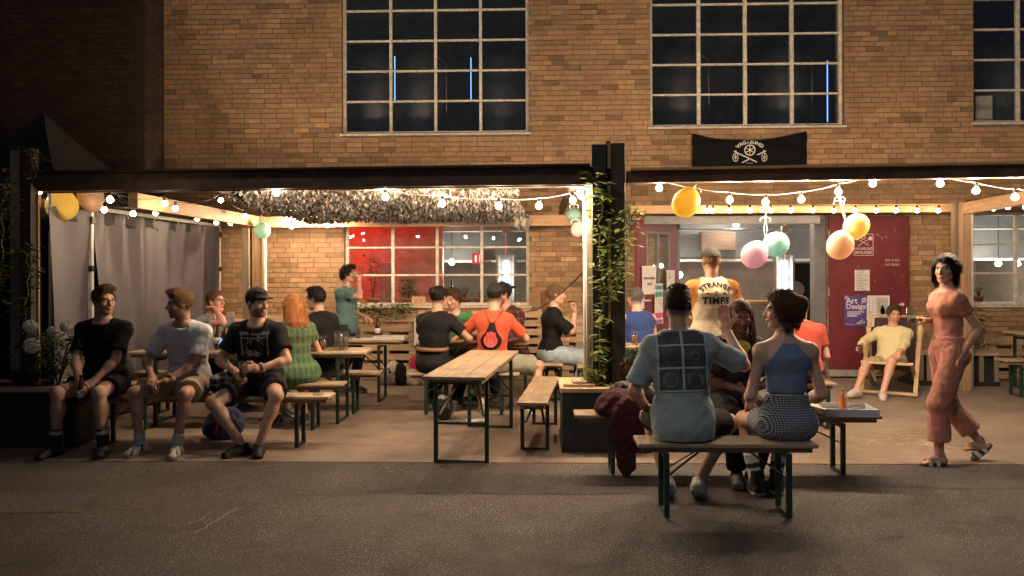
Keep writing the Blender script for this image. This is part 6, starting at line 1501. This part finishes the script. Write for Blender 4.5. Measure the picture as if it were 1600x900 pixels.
# right side: crates with plants
def crate(label, u0, u1, y, v0, z1=.46):
    x0_, x1_ = PX(u0, y, .3), PX(u1, y, .3); w_ = (x1_-x0_)/2; t = empty('wooden_crate', ((x0_+x1_)/2, y+.2, 0), 0, label, 'crate', 'crates along the wall'); h = z1
    for x in np.linspace(-w_+.04, w_-.04, max(3, int(w_/.09)+1)): MB().box((x-.03, -.2, .062), (x+.03, -.185, h-.042)).build('slat', M['wood_grey_z'], t)
    MB().box((-w_, -.21, h-.04), (w_, .2, h)).build('lid', M['pallet'], t, bevel=.003); MB().box((-w_, -.21, .0), (w_, .2, .06)).build('base', M['black_wood'], t); MB().box((-w_+.02, -.12, .062), (w_-.02, .18, h-.042)).build('inner_box', M['black_wood'], t); return t
crate('slatted wooden crate with a plant beside the right window', 1506, 1562, 10.75, 598); crate('small dark wooden crate beside the deck chair', 1424, 1456, 10.85, 590)
bushy('leafy_plant', 'young leafy plant on the slatted crate at the right window', (PX(1522, 10.9, .5), 10.92, .46), .16, .62, 150, .10, 41, [(.12, .15, .06), (.15, .17, .08)])
bushy('potted_plant', 'small potted plant behind the right window', (PX(1532, WY+.4, 1.1), WY+.45, 1.18), .08, .2, 50, .06, 42, GR, pot=.07)
table_px('wooden table by the grey pallet at the right edge', 1582, 1700, 10.5); bench_px('dark legged wooden bench at the right edge', 1562, 1720, 9.95)
# ------------------------------------------------------------------ deck chair
dc = empty('deck_chair', (PX(1395, 10.2, .3), 10.25, 0), R(-30), 'wooden folding deck chair with dark sling before the maroon door', 'deck chair'); wd = mat('pale_beech', (.55, .40, .22), .5, .15)
for s in (-1, 1):
    MB().bar((s*.31, -.42, .02), (s*.31, .62, .98), .025, .05, up=(1, 0, 0)).build('back_rail', wd, dc, bevel=.004); MB().bar((s*.275, .55, .02), (s*.275, -.52, .44), .025, .05, up=(1, 0, 0)).build('seat_rail', wd, dc, bevel=.004); MB().bar((s*.25, .52, .06), (s*.335, .42, .82), .022, .04, up=(1, 0, 0)).build('prop', wd, dc)
for p in ((-.42, .05), (.60, .97)): MB().bar((-.32, p[0], p[1]), (.32, p[0], p[1]), .03, .03).build('cross_bar', wd, dc)
MB().bar((-.28, -.5, .43), (.28, -.5, .43), .03, .03).build('cross_bar', wd, dc)
MB().grid(lambda s, t: Vector((-.26+.52*s, -.48+1.06*t, .42*(1-t)+.94*t-.34*math.sin(math.pi*t)**.8)), 8, 20).build('sling', cloth('sling_cloth', (.06, .035, .04)), dc, True)
# ------------------------------------------------------------------ things on tables and on the floor
GLASS = glassmat('drinking_glass', (.93, .94, .93), 1.45, .02, .10)
BEER = mat('beer', (.30, .14, .03), .15, .1)
def tumbler(name, label, c, r=.035, h=.13, fill=None, fm=None, group=None):
    t = empty(name, c, 0, label, 'glass', group); MB().lathe([(0, 0), (r*.8, 0), (r, h), (r*.94, h), (r*.74, .008), (0, .008)], n=16).build('glass', GLASS, t, True)
    if fill: MB().lathe([(0, .01), (r*.72, .01), (r*.72+(r*.2)*fill, h*fill), (0, h*fill)], n=14).build('drink', fm or BEER, t, True)
    return t
q = random.Random(2)
for k in range(6): tumbler('tumbler', 'clear empty tumbler among the cluster of glasses on the long table', Vector((PX(527+(k % 3)*6.5, 8.15+.09*(k//3), .77), 8.15+.09*(k//3), .767)), .034, .2 if k % 2 else .17, group='cluster of tumblers')
t = empty('paper_stack', (PX(612, 9.55, .77), 9.55, .767), .06, 'stack of white papers on the table by the pallet wall', 'papers')
for k in range(4): MB().box((-.2+q.uniform(-.02, .02), -.14, k*.009), (.17, .13, k*.009+.0075)).build('booklet', PAPER, t)
t = empty('open_booklet', (PX(575, 9.5, .77), 9.5, .767), -.1, 'thin white booklet lying beside the paper stack', 'papers'); MB().box((-.17, -.12, 0), (.15, .12, .014)).build('pages', PAPER, t, bevel=.003)
t = empty('tablet', (PX(357, 8.3, .8), 8.3, .79), .2, 'bright blue tablet leaning on the long table', 'tablet'); b = MB(); b.bar((0, -.07, .0), (0, .05, .075), .22, .012); b.build('case', M['black'], t); b = MB(); b.bar((0, -.068, .0095), (0, .045, .081), .19, .006); b.build('screen', emat('screen_blue', (.12, .30, .75), .9), t)
t = empty('sign_board', P(661, 519, WY-.42), 0, 'white printed board leaning on the pallet wall', 'sign'); MB().box((-.13, -.01, -.19), (.13, .01, .19)).build('board', PAPER, t); Flat().disc(.05, -.06, .018).disc(-.05, .09, .012).plane('print', INK, (0, -.0125, 0), (1, 0, 0), (0, 0, 1), t)
t = empty('picture_card', P(654, 471, WY-.3), 0, 'small framed food picture standing on the pallet top', 'picture'); MB().box((-.1, -.01, -.07), (.1, .01, .07)).build('frame', M['pallet'], t); Flat().disc(-.03, 0, .035).disc(.04, .01, .03).plane('print', mat('food_print', (.5, .25, .12), .7), (0, -.0125, 0), (1, 0, 0), (0, 0, 1), t)
def bottle(label, c, m, h=.24, tilt=None):
    t = empty('bottle', c, 0, label, 'bottle'); k = h/.24; MB().lathe([(0, 0), (.03*k, 0), (.031*k, .02*k), (.031*k, .13*k), (.014*k, .18*k), (.012*k, .235*k), (.014*k, .24*k), (0, .24*k)], n=14).build('body', m, t, True)
    MB().lathe([(.0318*k, .05*k), (.0318*k, .11*k)], n=14).build('label', PAPER, t, True)
    if tilt: t.rotation_euler = tilt
    return t
GREEN_G = mat('green_bottle_glass', (.01, .025, .015), .08, .1); BROWN_G = mat('brown_bottle_glass', (.05, .02, .008), .08, .1); CLEAR_G = mat('clear_bottle', (.30, .32, .30), .08, .1)
bottle('dark green wine bottle holding a candle at the window', (PX(706, WY-.25, 1.1), WY-.25, P(706, 470, WY-.25).z), GREEN_G, .30); bottle('dark bottle beside the window frame bar', (PX(688, WY-.25, 1.1), WY-.25, P(688, 470, WY-.25).z), GREEN_G, .22)
# soft bags
def soft(name, label, c, parts, m, cat='bag', seed=1, amp=.012, wl=.09, vox=.011):
    t = empty(name, c, 0, label, cat); pts = np.array([p[0] for p in parts]); rs = np.array([p[1] for p in parts]); v = Vol((pts-rs).min(0)-.03, (pts+rs).max(0)+.03, vox)
    for p, r in parts: v.ell(p, r, .04)
    v.noise(folds(seed, wl), amp); v.keep(lambda X, Y, Z: -Z-float(c[2])*0+0*X+0*Y); np_mesh('body', *v.mesh(), m, t); return t
yb_ = WY-.75
tb = soft('tote_bag', 'white cotton tote bag with blue bow on the floor by the pallets', (PX(607, yb_, .1), yb_, 0), [((0, 0, .12), (.20, .12, .14)), ((.08, 0, .22), (.10, .08, .12))], cloth('canvas', (.52, .46, .38)), seed=3)
MB().tube([(-.1, -.14, .2), (-.06, -.15, .26), (-.02, -.15, .2), (.03, -.15, .25), (.05, -.14, .18)], .014, 6).build('bow', cloth('blue_cloth', (.03, .05, .16)), tb, True)
soft('shoulder_bag', 'black shoulder bag slumped between the two tote bags', (PX(627, yb_, .1), yb_-.05, 0), [((0, 0, .14), (.09, .09, .18)), ((.05, 0, .1), (.1, .1, .1))], c_black, seed=4)
soft('tote_bag', 'pale printed tote bag beside the black shoulder bag', (PX(645, yb_, .1), yb_-.05, 0), [((0, 0, .10), (.14, .10, .13))], cloth('canvas2', (.48, .42, .33)), seed=6)
soft('pink_scarf', 'bright pink scarf bundled on the tote bag', (PX(647, yb_+.1, .3), yb_+.12, .0), [((0, 0, .28), (.07, .06, .12)), ((0, 0, .08), (.06, .05, .14))], cloth('pink_cloth', (.50, .03, .11)), 'scarf', 7)
bp = soft('backpack', 'black leather rucksack on the floor under the empty table', (PX(692, 8.35, .1), 8.35, 0), [((0, 0, .14), (.12, .10, .16)), ((.0, -.06, .10), (.09, .06, .09))], mat('black_leather', (.015, .013, .012), .3), seed=8)
MB().tube([(-.05, -.05, .28), (0, -.06, .34), (.05, -.05, .28)], .01, 6).build('strap', M['black'], bp, True)
bg_ = soft('backpack', 'dark blue rucksack with red stripe under the front bench', (PX(352, 7.35, .1), 7.35, 0), [((0, 0, .15), (.19, .13, .17)), ((-.05, -.05, .1), (.15, .1, .1))], cloth('blue_nylon', (.022, .026, .10), .1, .5), seed=9)
MB().bar((-.03, -.165, .07), (.0, -.15, .24), .022, .006, up=(0, 1, 0)).build('stripe', mat('red_stripe', (.5, .06, .04), .6), bg_)
MB().tube([(.13, -.1, .2), (.2, -.13, .1), (.17, -.14, .02)], .008, 6).build('strap', M['black'], bg_, True)
soft('patterned_bag', 'black and white patterned bag on the bench between two men', (PX(345, 7.1, .5), 7.14, .472), [((0, 0, .09), (.13, .10, .10)), ((.05, 0, .14), (.08, .07, .08))], check_cloth('bw_pattern', ((.01, .01, .01), (.45, .42, .4)), 70, 90, 'check'), seed=10, amp=.014)
jk = soft('jacket', 'maroon jacket draped over the left end of the low bench', (PX(972, 6.2, .5), 6.18, .0), [((0, 0, .56), (.20, .15, .11)), ((-.13, -.02, .51), (.10, .12, .06)), ((.03, -.16, .42), (.15, .06, .2)), ((.0, -.17, .22), (.075, .04, .20)), ((.02, -.17, .12), (.06, .035, .10))], cloth('maroon_fleece', (.045, .006, .011), .2), 'jacket', 11, .016, .08)
soft('knit_scarf', 'grey black knitted scarf on top of the maroon jacket', (PX(985, 6.3, .6), 6.32, .60), [((0, 0, .05), (.16, .10, .06)), ((.14, 0, .03), (.1, .08, .05))], check_cloth('knit', ((.015, .015, .015), (.20, .19, .18)), 60, 60, 'plaid'), 'scarf', 12, .016, .06)
tag(MB().box((-.11, -.07, .001), (.11, .07, .005)).build('paper_sheet', PAPER, loc=(*G(745, 657)[:2], 0)), 'white sheet of paper lying on the floor under the empty table', 'paper').rotation_euler = (0, 0, .3)
# pizza box with bottle
pb = empty('pizza_box', (PX(1322, 6.2, .5), 6.2, BEN+.002), R(-6), 'open cardboard pizza box on the end of the low bench', 'box'); cb_ = mat('cardboard', (.50, .42, .33), .8); wb = mat('white_blue_card', (.42, .47, .55), .7)
MB().box((-.20, -.18, 0), (.20, .18, .006)).build('base', cb_, pb)
for a, b_ in (((-.20, -.18, .007), (.20, -.174, .06)), ((-.20, .174, .007), (.20, .18, .05)), ((-.20, -.173, .007), (-.194, .173, .05)), ((.194, -.173, .007), (.2, .173, .05))): MB().box(a, b_).build('side', wb, pb)
b = MB(); b.bar((-.2, 0, .05), (-.50, 0, .13), .36, .006); b.build('lid', cb_, pb)
v_ = Vol((-.1, -.1, .0), (.16, .12, .06), .007); v_.ell((.03, 0, .012), (.10, .09, .012), .01).noise(folds(2, .04), .005); np_mesh('pizza', *v_.mesh(), mat('pizza', (.42, .14, .05), .6, .5, 40), pb)
t = empty('sauce_bottle', (PX(1315, 6.2, .5), 6.18, BEN+.01), 0, 'small orange sauce bottle standing in the pizza box', 'bottle'); MB().lathe([(0, 0), (.028, 0), (.03, .03), (.024, .09), (.012, .13), (.008, .165), (0, .165)], n=14).build('body', mat('orange_glass', (.62, .20, .03), .15), t, True); MB().lathe([(.01, .166), (.01, .19), (0, .19)], n=10).build('cap', mat('yellow_cap', (.5, .3, .1), .5), t)
tumbler('dip_pot', 'small clear dip pot in the pizza box', Vector((PX(1337, 6.2, .5), 6.2, BEN+.012)), .035, .05, .6, mat('dip', (.3, .28, .25), .4))
# ashtrays and small glass on benches
tumbler('ashtray', 'flat glass ashtray at the right end of the front bench', Vector((PX(497, 7.05, .48), 7.05, BEN+.001)), .06, .03)
# chalk drawing on the slab
mb = MB(); q = random.Random(12)
for k in range(26):
    u, v = q.uniform(1318, 1440), q.gauss(686, 7); p = G(u, v, .004); a = q.uniform(-.5, .5); pts = []
    for i in range(14): a += q.uniform(-.55, .55); p = p+Vector((math.cos(a), math.sin(a)*.6, 0))*.035; pts.append(p.copy())
    for s, e in zip(pts, pts[1:]):
        n = Vector((-(e-s).y, (e-s).x, 0)).normalized()*q.uniform(.004, .012)
        if q.random() < .8: mb.quad(s-n, e-n, e+n, s+n)
for v_i, c in enumerate(mb.v): mb.v[v_i] = (c[0], c[1], .003+(v_i//4 % 40)*.00002)
tag(mb.build('chalk_drawing', mat('yellow_chalk', (.42, .36, .24), .95, .3, 40)), 'yellowish chalk scribble drawn on the concrete near the walking woman', 'drawing')
# dark cable slanting to the wall
a, b = P(912, 424, 7.4), P(812, 488, WY-.4); tag(MB().tube([a.lerp(b, s)-Vector((0, 0, .10*4*s*(1-s))) for s in np.linspace(0, 1, 14)], .008, 6).build('cable', cable_m, None, True), 'dark slack cable slanting from the middle post to the pallet wall', 'cable')
# ------------------------------------------------------------------ things in hands, prints on clothes
def upright(t, p): t.location = Vector(p); return t
g = p1['grip']; bottle('clear bottle held between the hands of the man in glasses', Vector((g[1]+g[-1])/2)+Vector((0, -.02, -.10)), BROWN_G, .25)
g = p3['grip']; tumbler('beer_glass', 'glass of amber beer in the hand of the man in black cap', Vector(g[1])+Vector((-.02, -.01, -.08)), .038, .15, .8)
g = p3['grip']; t = empty('phone', Vector(g[-1])+Vector((.02, -.02, .0)), .3, 'dark phone in the other hand of the man in black cap', 'phone'); MB().box((-.035, -.07, -.005), (.035, .07, .005)).build('body', M['black'], t, bevel=.004); MB().box((-.031, -.065, .0055), (.031, .065, .007)).build('screen', mat('phone_glass', (.03, .03, .035), .1), t)
g = p2['grip']; tumbler('paper_cup', 'half full cup held by the man in white t-shirt', Vector(g[1])+Vector((-.03, -.02, -.06)), .04, .11, .7)
g = p7['grip']; tumbler('tumbler', 'glass lifted to the mouth of the standing man in teal', Vector(g[-1])+Vector((.02, 0, -.02)), .035, .13, .4)
g = p20['grip']; tumbler('wine_glass', 'clear glass carried by the walking woman in salmon', Vector(g[-1])+Vector((-.03, 0, .0)), .045, .13, .3, CLEAR_G)
g = p19['grip']; tumbler('beer_glass', 'dark drink held by the man in the deck chair', Vector(g[-1])+Vector((0, -.02, -.03)), .035, .12, .8, mat('dark_drink', (.06, .015, .01), .2))
g = p12['grip']; tag(MB().tube([Vector(g[-1])+Vector((-.06, 0, .05)), Vector(g[-1])+Vector((.02, -.01, .06))], .008, 8).build('vape_pen', M['black'], None, True), 'dark vape pen at the lips of the woman in jeans', 'vape pen')
def wrist_band(p, k, m, r=.031, name='watch'):
    d = Vector(p['Wr'][k]-p['El'][k]).normalized(); c = Vector(p['Wr'][k])-d*.035-Vector(p['base']); M3 = d.to_track_quat('Z', 'Y').to_matrix(); w_ = MB().lathe([(r, -.01), (r+.004, -.01), (r+.004, .01), (r, .01)], c, 16, M=M3).build(name, M['black'], p['root'], True)
    f = M3 @ Vector((0, -1, 0)); f = f if f.y < 0 else -f; MB().lathe([(0, -.004), (.019, -.004), (.019, .006), (0, .006)], c+f*(r+.006), 16, M=f.to_track_quat('Z', 'Y').to_matrix()).build('watch_face', m, w_, True)
wrist_band(p3, 1, mat('watch_gold', (.7, .6, .4), .25, metal=.5)); wrist_band(p2, 1, mat('watch_steel', (.6, .58, .55), .25, metal=.6))
# back print of the front man: a pale grid of six dark panels
bv = bvh_of(p15['topV'], p15['topQ']); o = Vector(p15['C'])-Vector(p15['U2'])*.03; U = -Vector(p15['Lc']); Uv = Vector(p15['U2']); n = -Vector(p15['Fc']); bs = Vector(p15['base'])
tee_pr = mat('print_dark', (.060, .075, .085), .85, .45, 12); tee_ln = mat('print_pale', (.40, .47, .47), .85)
cols_, rows_ = [(-.15, -.01), (.01, .15)], [(.09, .22), (-.06, .075), (-.21, -.075)]
f = Flat()
for a, b in cols_:
    for c, d in rows_: f.rect(a, c, b, d, 6)
f.project('back_print', tee_pr, bv, o, U, Uv, n, p15['root'], .004, bs)
f = Flat()
for x in (-.158, 0, .158): f.add([(x-.006, -.218+.44*i/12) for i in range(13)]+[(x+.006, -.218+.44*i/12) for i in range(13)], [(i, i+13, i+14, i+1) for i in range(12)])
for z in (-.216, -.067, .083, .226): f.add([(-.158+.316*i/12, z-.005) for i in range(13)]+[(-.158+.316*i/12, z+.005) for i in range(13)], [(i, i+1, i+14, i+13) for i in range(12)])
f.project('back_print', tee_ln, bv, o, U, Uv, n, p15['root'], .0065, bs)
f = Flat().disc(.08, -.143, .055, 20).disc(-.085, -.143, .05, 20); f.ring(.08, .01, .02, .03); f.project('back_print', mat('print_moon', (.14, .15, .14), .85, .5, 25), bv, o, U, Uv, n, p15['root'], .0065, bs)
# raglan shirt: lettering and orange sleeves
bv = bvh_of(p14['topV'], p14['topQ']); o = Vector(p14['C'])+Vector(p14['U2'])*.0; U = -Vector(p14['Lc']); Uv = Vector(p14['U2']); n = -Vector(p14['Fc']); bs = Vector(p14['base'])
nav = mat('print_navy', (.02, .02, .035), .85)
f = Flat().text('STRANGE', .066, 0, .085, arc=.21, bold=.003, spacing=1.1).text('TIMES', .088, .0, -.07, bold=.004, spacing=1.15).rect(-.095, -.006, -.065, .006).rect(.065, -.006, .095, .006)
f.project('back_print', nav, bv, o, U, Uv, n, p14['root'], .004, bs)
f = Flat().disc(0, .012, .018, 12).rect(-.004, -.03, .004, .0); f.rect(-.09, -.16, .03, -.148); f.project('back_print', mat('print_ochre', (.35, .20, .08), .85), bv, o, U, Uv, n, p14['root'], .004, bs)
# the cream body keeps its colour, sleeves and shoulders are orange: a second material on the sleeve faces
me = p14['top'].data; me.materials.append(cloth('orange_sleeve', (.50, .20, .05), .08)); V = p14['topV']; cen = V[p14['topQ']].mean(1); rel = cen-p14['Nk']; lat = np.abs(rel @ p14['Lc']); upv = rel @ p14['U2']
sl = lat > (.165 + .25*np.maximum(0, -upv-.16) - .35*np.maximum(0, upv+.10)); me.polygons.foreach_set('material_index', sl.astype(np.int32)); me.update()
# front print of the man in cap
bv = bvh_of(p3['topV'], p3['topQ']); o = Vector(p3['C'])-Vector(p3['U2'])*.03; U = Vector(p3['Lc']); Uv = Vector(p3['U2']); n = Vector(p3['Fc']); bs = Vector(p3['base'])
f = Flat(); f.rect(-.13, .085, .13, .10, 4); f.rect(-.125, -.11, -.11, .085, 4).rect(.11, -.11, .125, .085, 4).rect(-.125, .055, .125, .064, 4); q = random.Random(4)
f.rect(-.135, .088, -.05, .112, 3).rect(.075, .082, .135, .115, 3).rect(.03, .03, .055, .085, 2).disc(-.04, -.085, .03).disc(.02, -.09, .025)
for k in range(34): u, v = q.uniform(-.09, .09), q.uniform(-.11, .05); f.line((u, v), (u+q.uniform(-.025, .025), v+q.uniform(-.03, .03)), .006)
f.project('chest_print', mat('print_grey', (.20, .20, .20), .85), bv, o, U, Uv, n, p3['root'], .004, bs)
# drawstring bag on the orange back
bv = bvh_of(p10['topV'], p10['topQ']); U = -Vector(p10['Lc']); Uv = Vector(p10['U2']); n = -Vector(p10['Fc']); o = Vector(p10['C'])-Uv*.10+n*.0
t = empty('drawstring_bag', o, 0, 'black drawstring bag with red print on the orange back', 'bag'); h = bv.ray_cast(o+n*.4, -n, .8)[0] or o+n*.13
loc = h-o; v_ = Vol((-.16, -.1, -.22), (.16, .1, .2), .009); v_.cone((0, 0, -.12), (0, 0, .06), .10, .035, .03, nv(1, 0, 0), 1.0).ell((0, 0, -.11), (.12, .05, .09), .03).keep(lambda X, Y, Z: np.abs(Y)-.045+0*X+0*Z); V, Q = v_.mesh()
W = np.array([loc+n*.02]) + V[:, :1]*np.array(U)+V[:, 1:2]*np.array(n)+V[:, 2:3]*np.array(Uv); np_mesh('sack', W, Q[:, ::-1], c_black, t)
f = Flat().disc(0, -.12, .075, 18); f.line((-.05, -.15), (-.03, -.03), .03).line((0, -.15), (.0, -.02), .03).line((.05, -.15), (.03, -.03), .03); f.plane('print', mat('red_print', (.62, .07, .06), .7), loc+n*.069, U, Uv, t)
for s in (-1, 1):
    a = loc+n*.02+Uv*.07+U*s*.02; b = Vector(p10['Nk'])-o+U*s*.10+n*.045+Uv*.02; pts = []
    for k in np.linspace(0, 1, 8):
        p = a.lerp(b, k); hh = bv.ray_cast(o+p+n*.3, -n, .6)[0]; pts.append((hh-o+n*.006) if hh else p)
    MB().tube(pts, .005, 6).build('cord', M['black'], t, True)
# belt of the person with bun
c = Vector(p8['M'])-Vector(p8['U2'])*.12-Vector(p8['base']); bo = MB().lathe([(.158, -.02), (.172, -.02), (.172, .02), (.158, .02)], (0, 0, 0), 28, M=Matrix(((1, 0, 0), (0, 1, 0), (0, 0, 1)))).build('belt', mat('brown_leather', (.20, .11, .055), .6), p8['root'], True)
bo.location = c; bo.scale = (1.12, .92, 1.0); bo.rotation_euler = (0, 0, R(158))

# lime scarf of the woman with dreadlocks
c = p16['Nk']+p16['Fc']*.075-p16['U2']*.03; v_ = Vol(c-.16, c+.16, .008); v_.ell(c, (.075, .05, .05), .02).ell(c-nv(0, -.0, .06)+p16['Fc']*.03, (.04, .03, .06), .03).noise(folds(5, .05), .008); np_mesh('scarf', *v_.mesh(), cloth('lime_cloth', (.30, .36, .04)), p16['root'], base=p16['base'])

# drinks on the tables
for u, y, z, lab, fl_ in ((742, 9.15, .775, 'half full beer glass between the person with bun and the green shirt', .5), (700, 9.1, .775, 'nearly empty beer glass before the person with bun', .15), (815, 9.12, .775, 'full beer glass at the plaid shirted man', .85), (560, 9.45, .77, 'small glass with pale drink on the table with papers', .4), (505, 8.2, .77, 'beer glass in front of the man with undercut', .6), (992, 8.85, .765, 'beer glass in front of the man in blue tank top', .7), (250, 8.2, .77, 'beer glass at the tent end of the long table', .5)):
    tumbler('beer_glass', lab, Vector((PX(u, y, z), y, z)), .036, .15, fl_)
for u, y, z, lab in ((760, 9.3, .775, 'brown beer bottle in the middle of the far table'), (590, 9.7, .77, 'brown beer bottle behind the papers'), (340, 8.35, .77, 'brown beer bottle near the blue tablet')):
    bottle(lab, (PX(u, y, z), y, z), BROWN_G, .26)
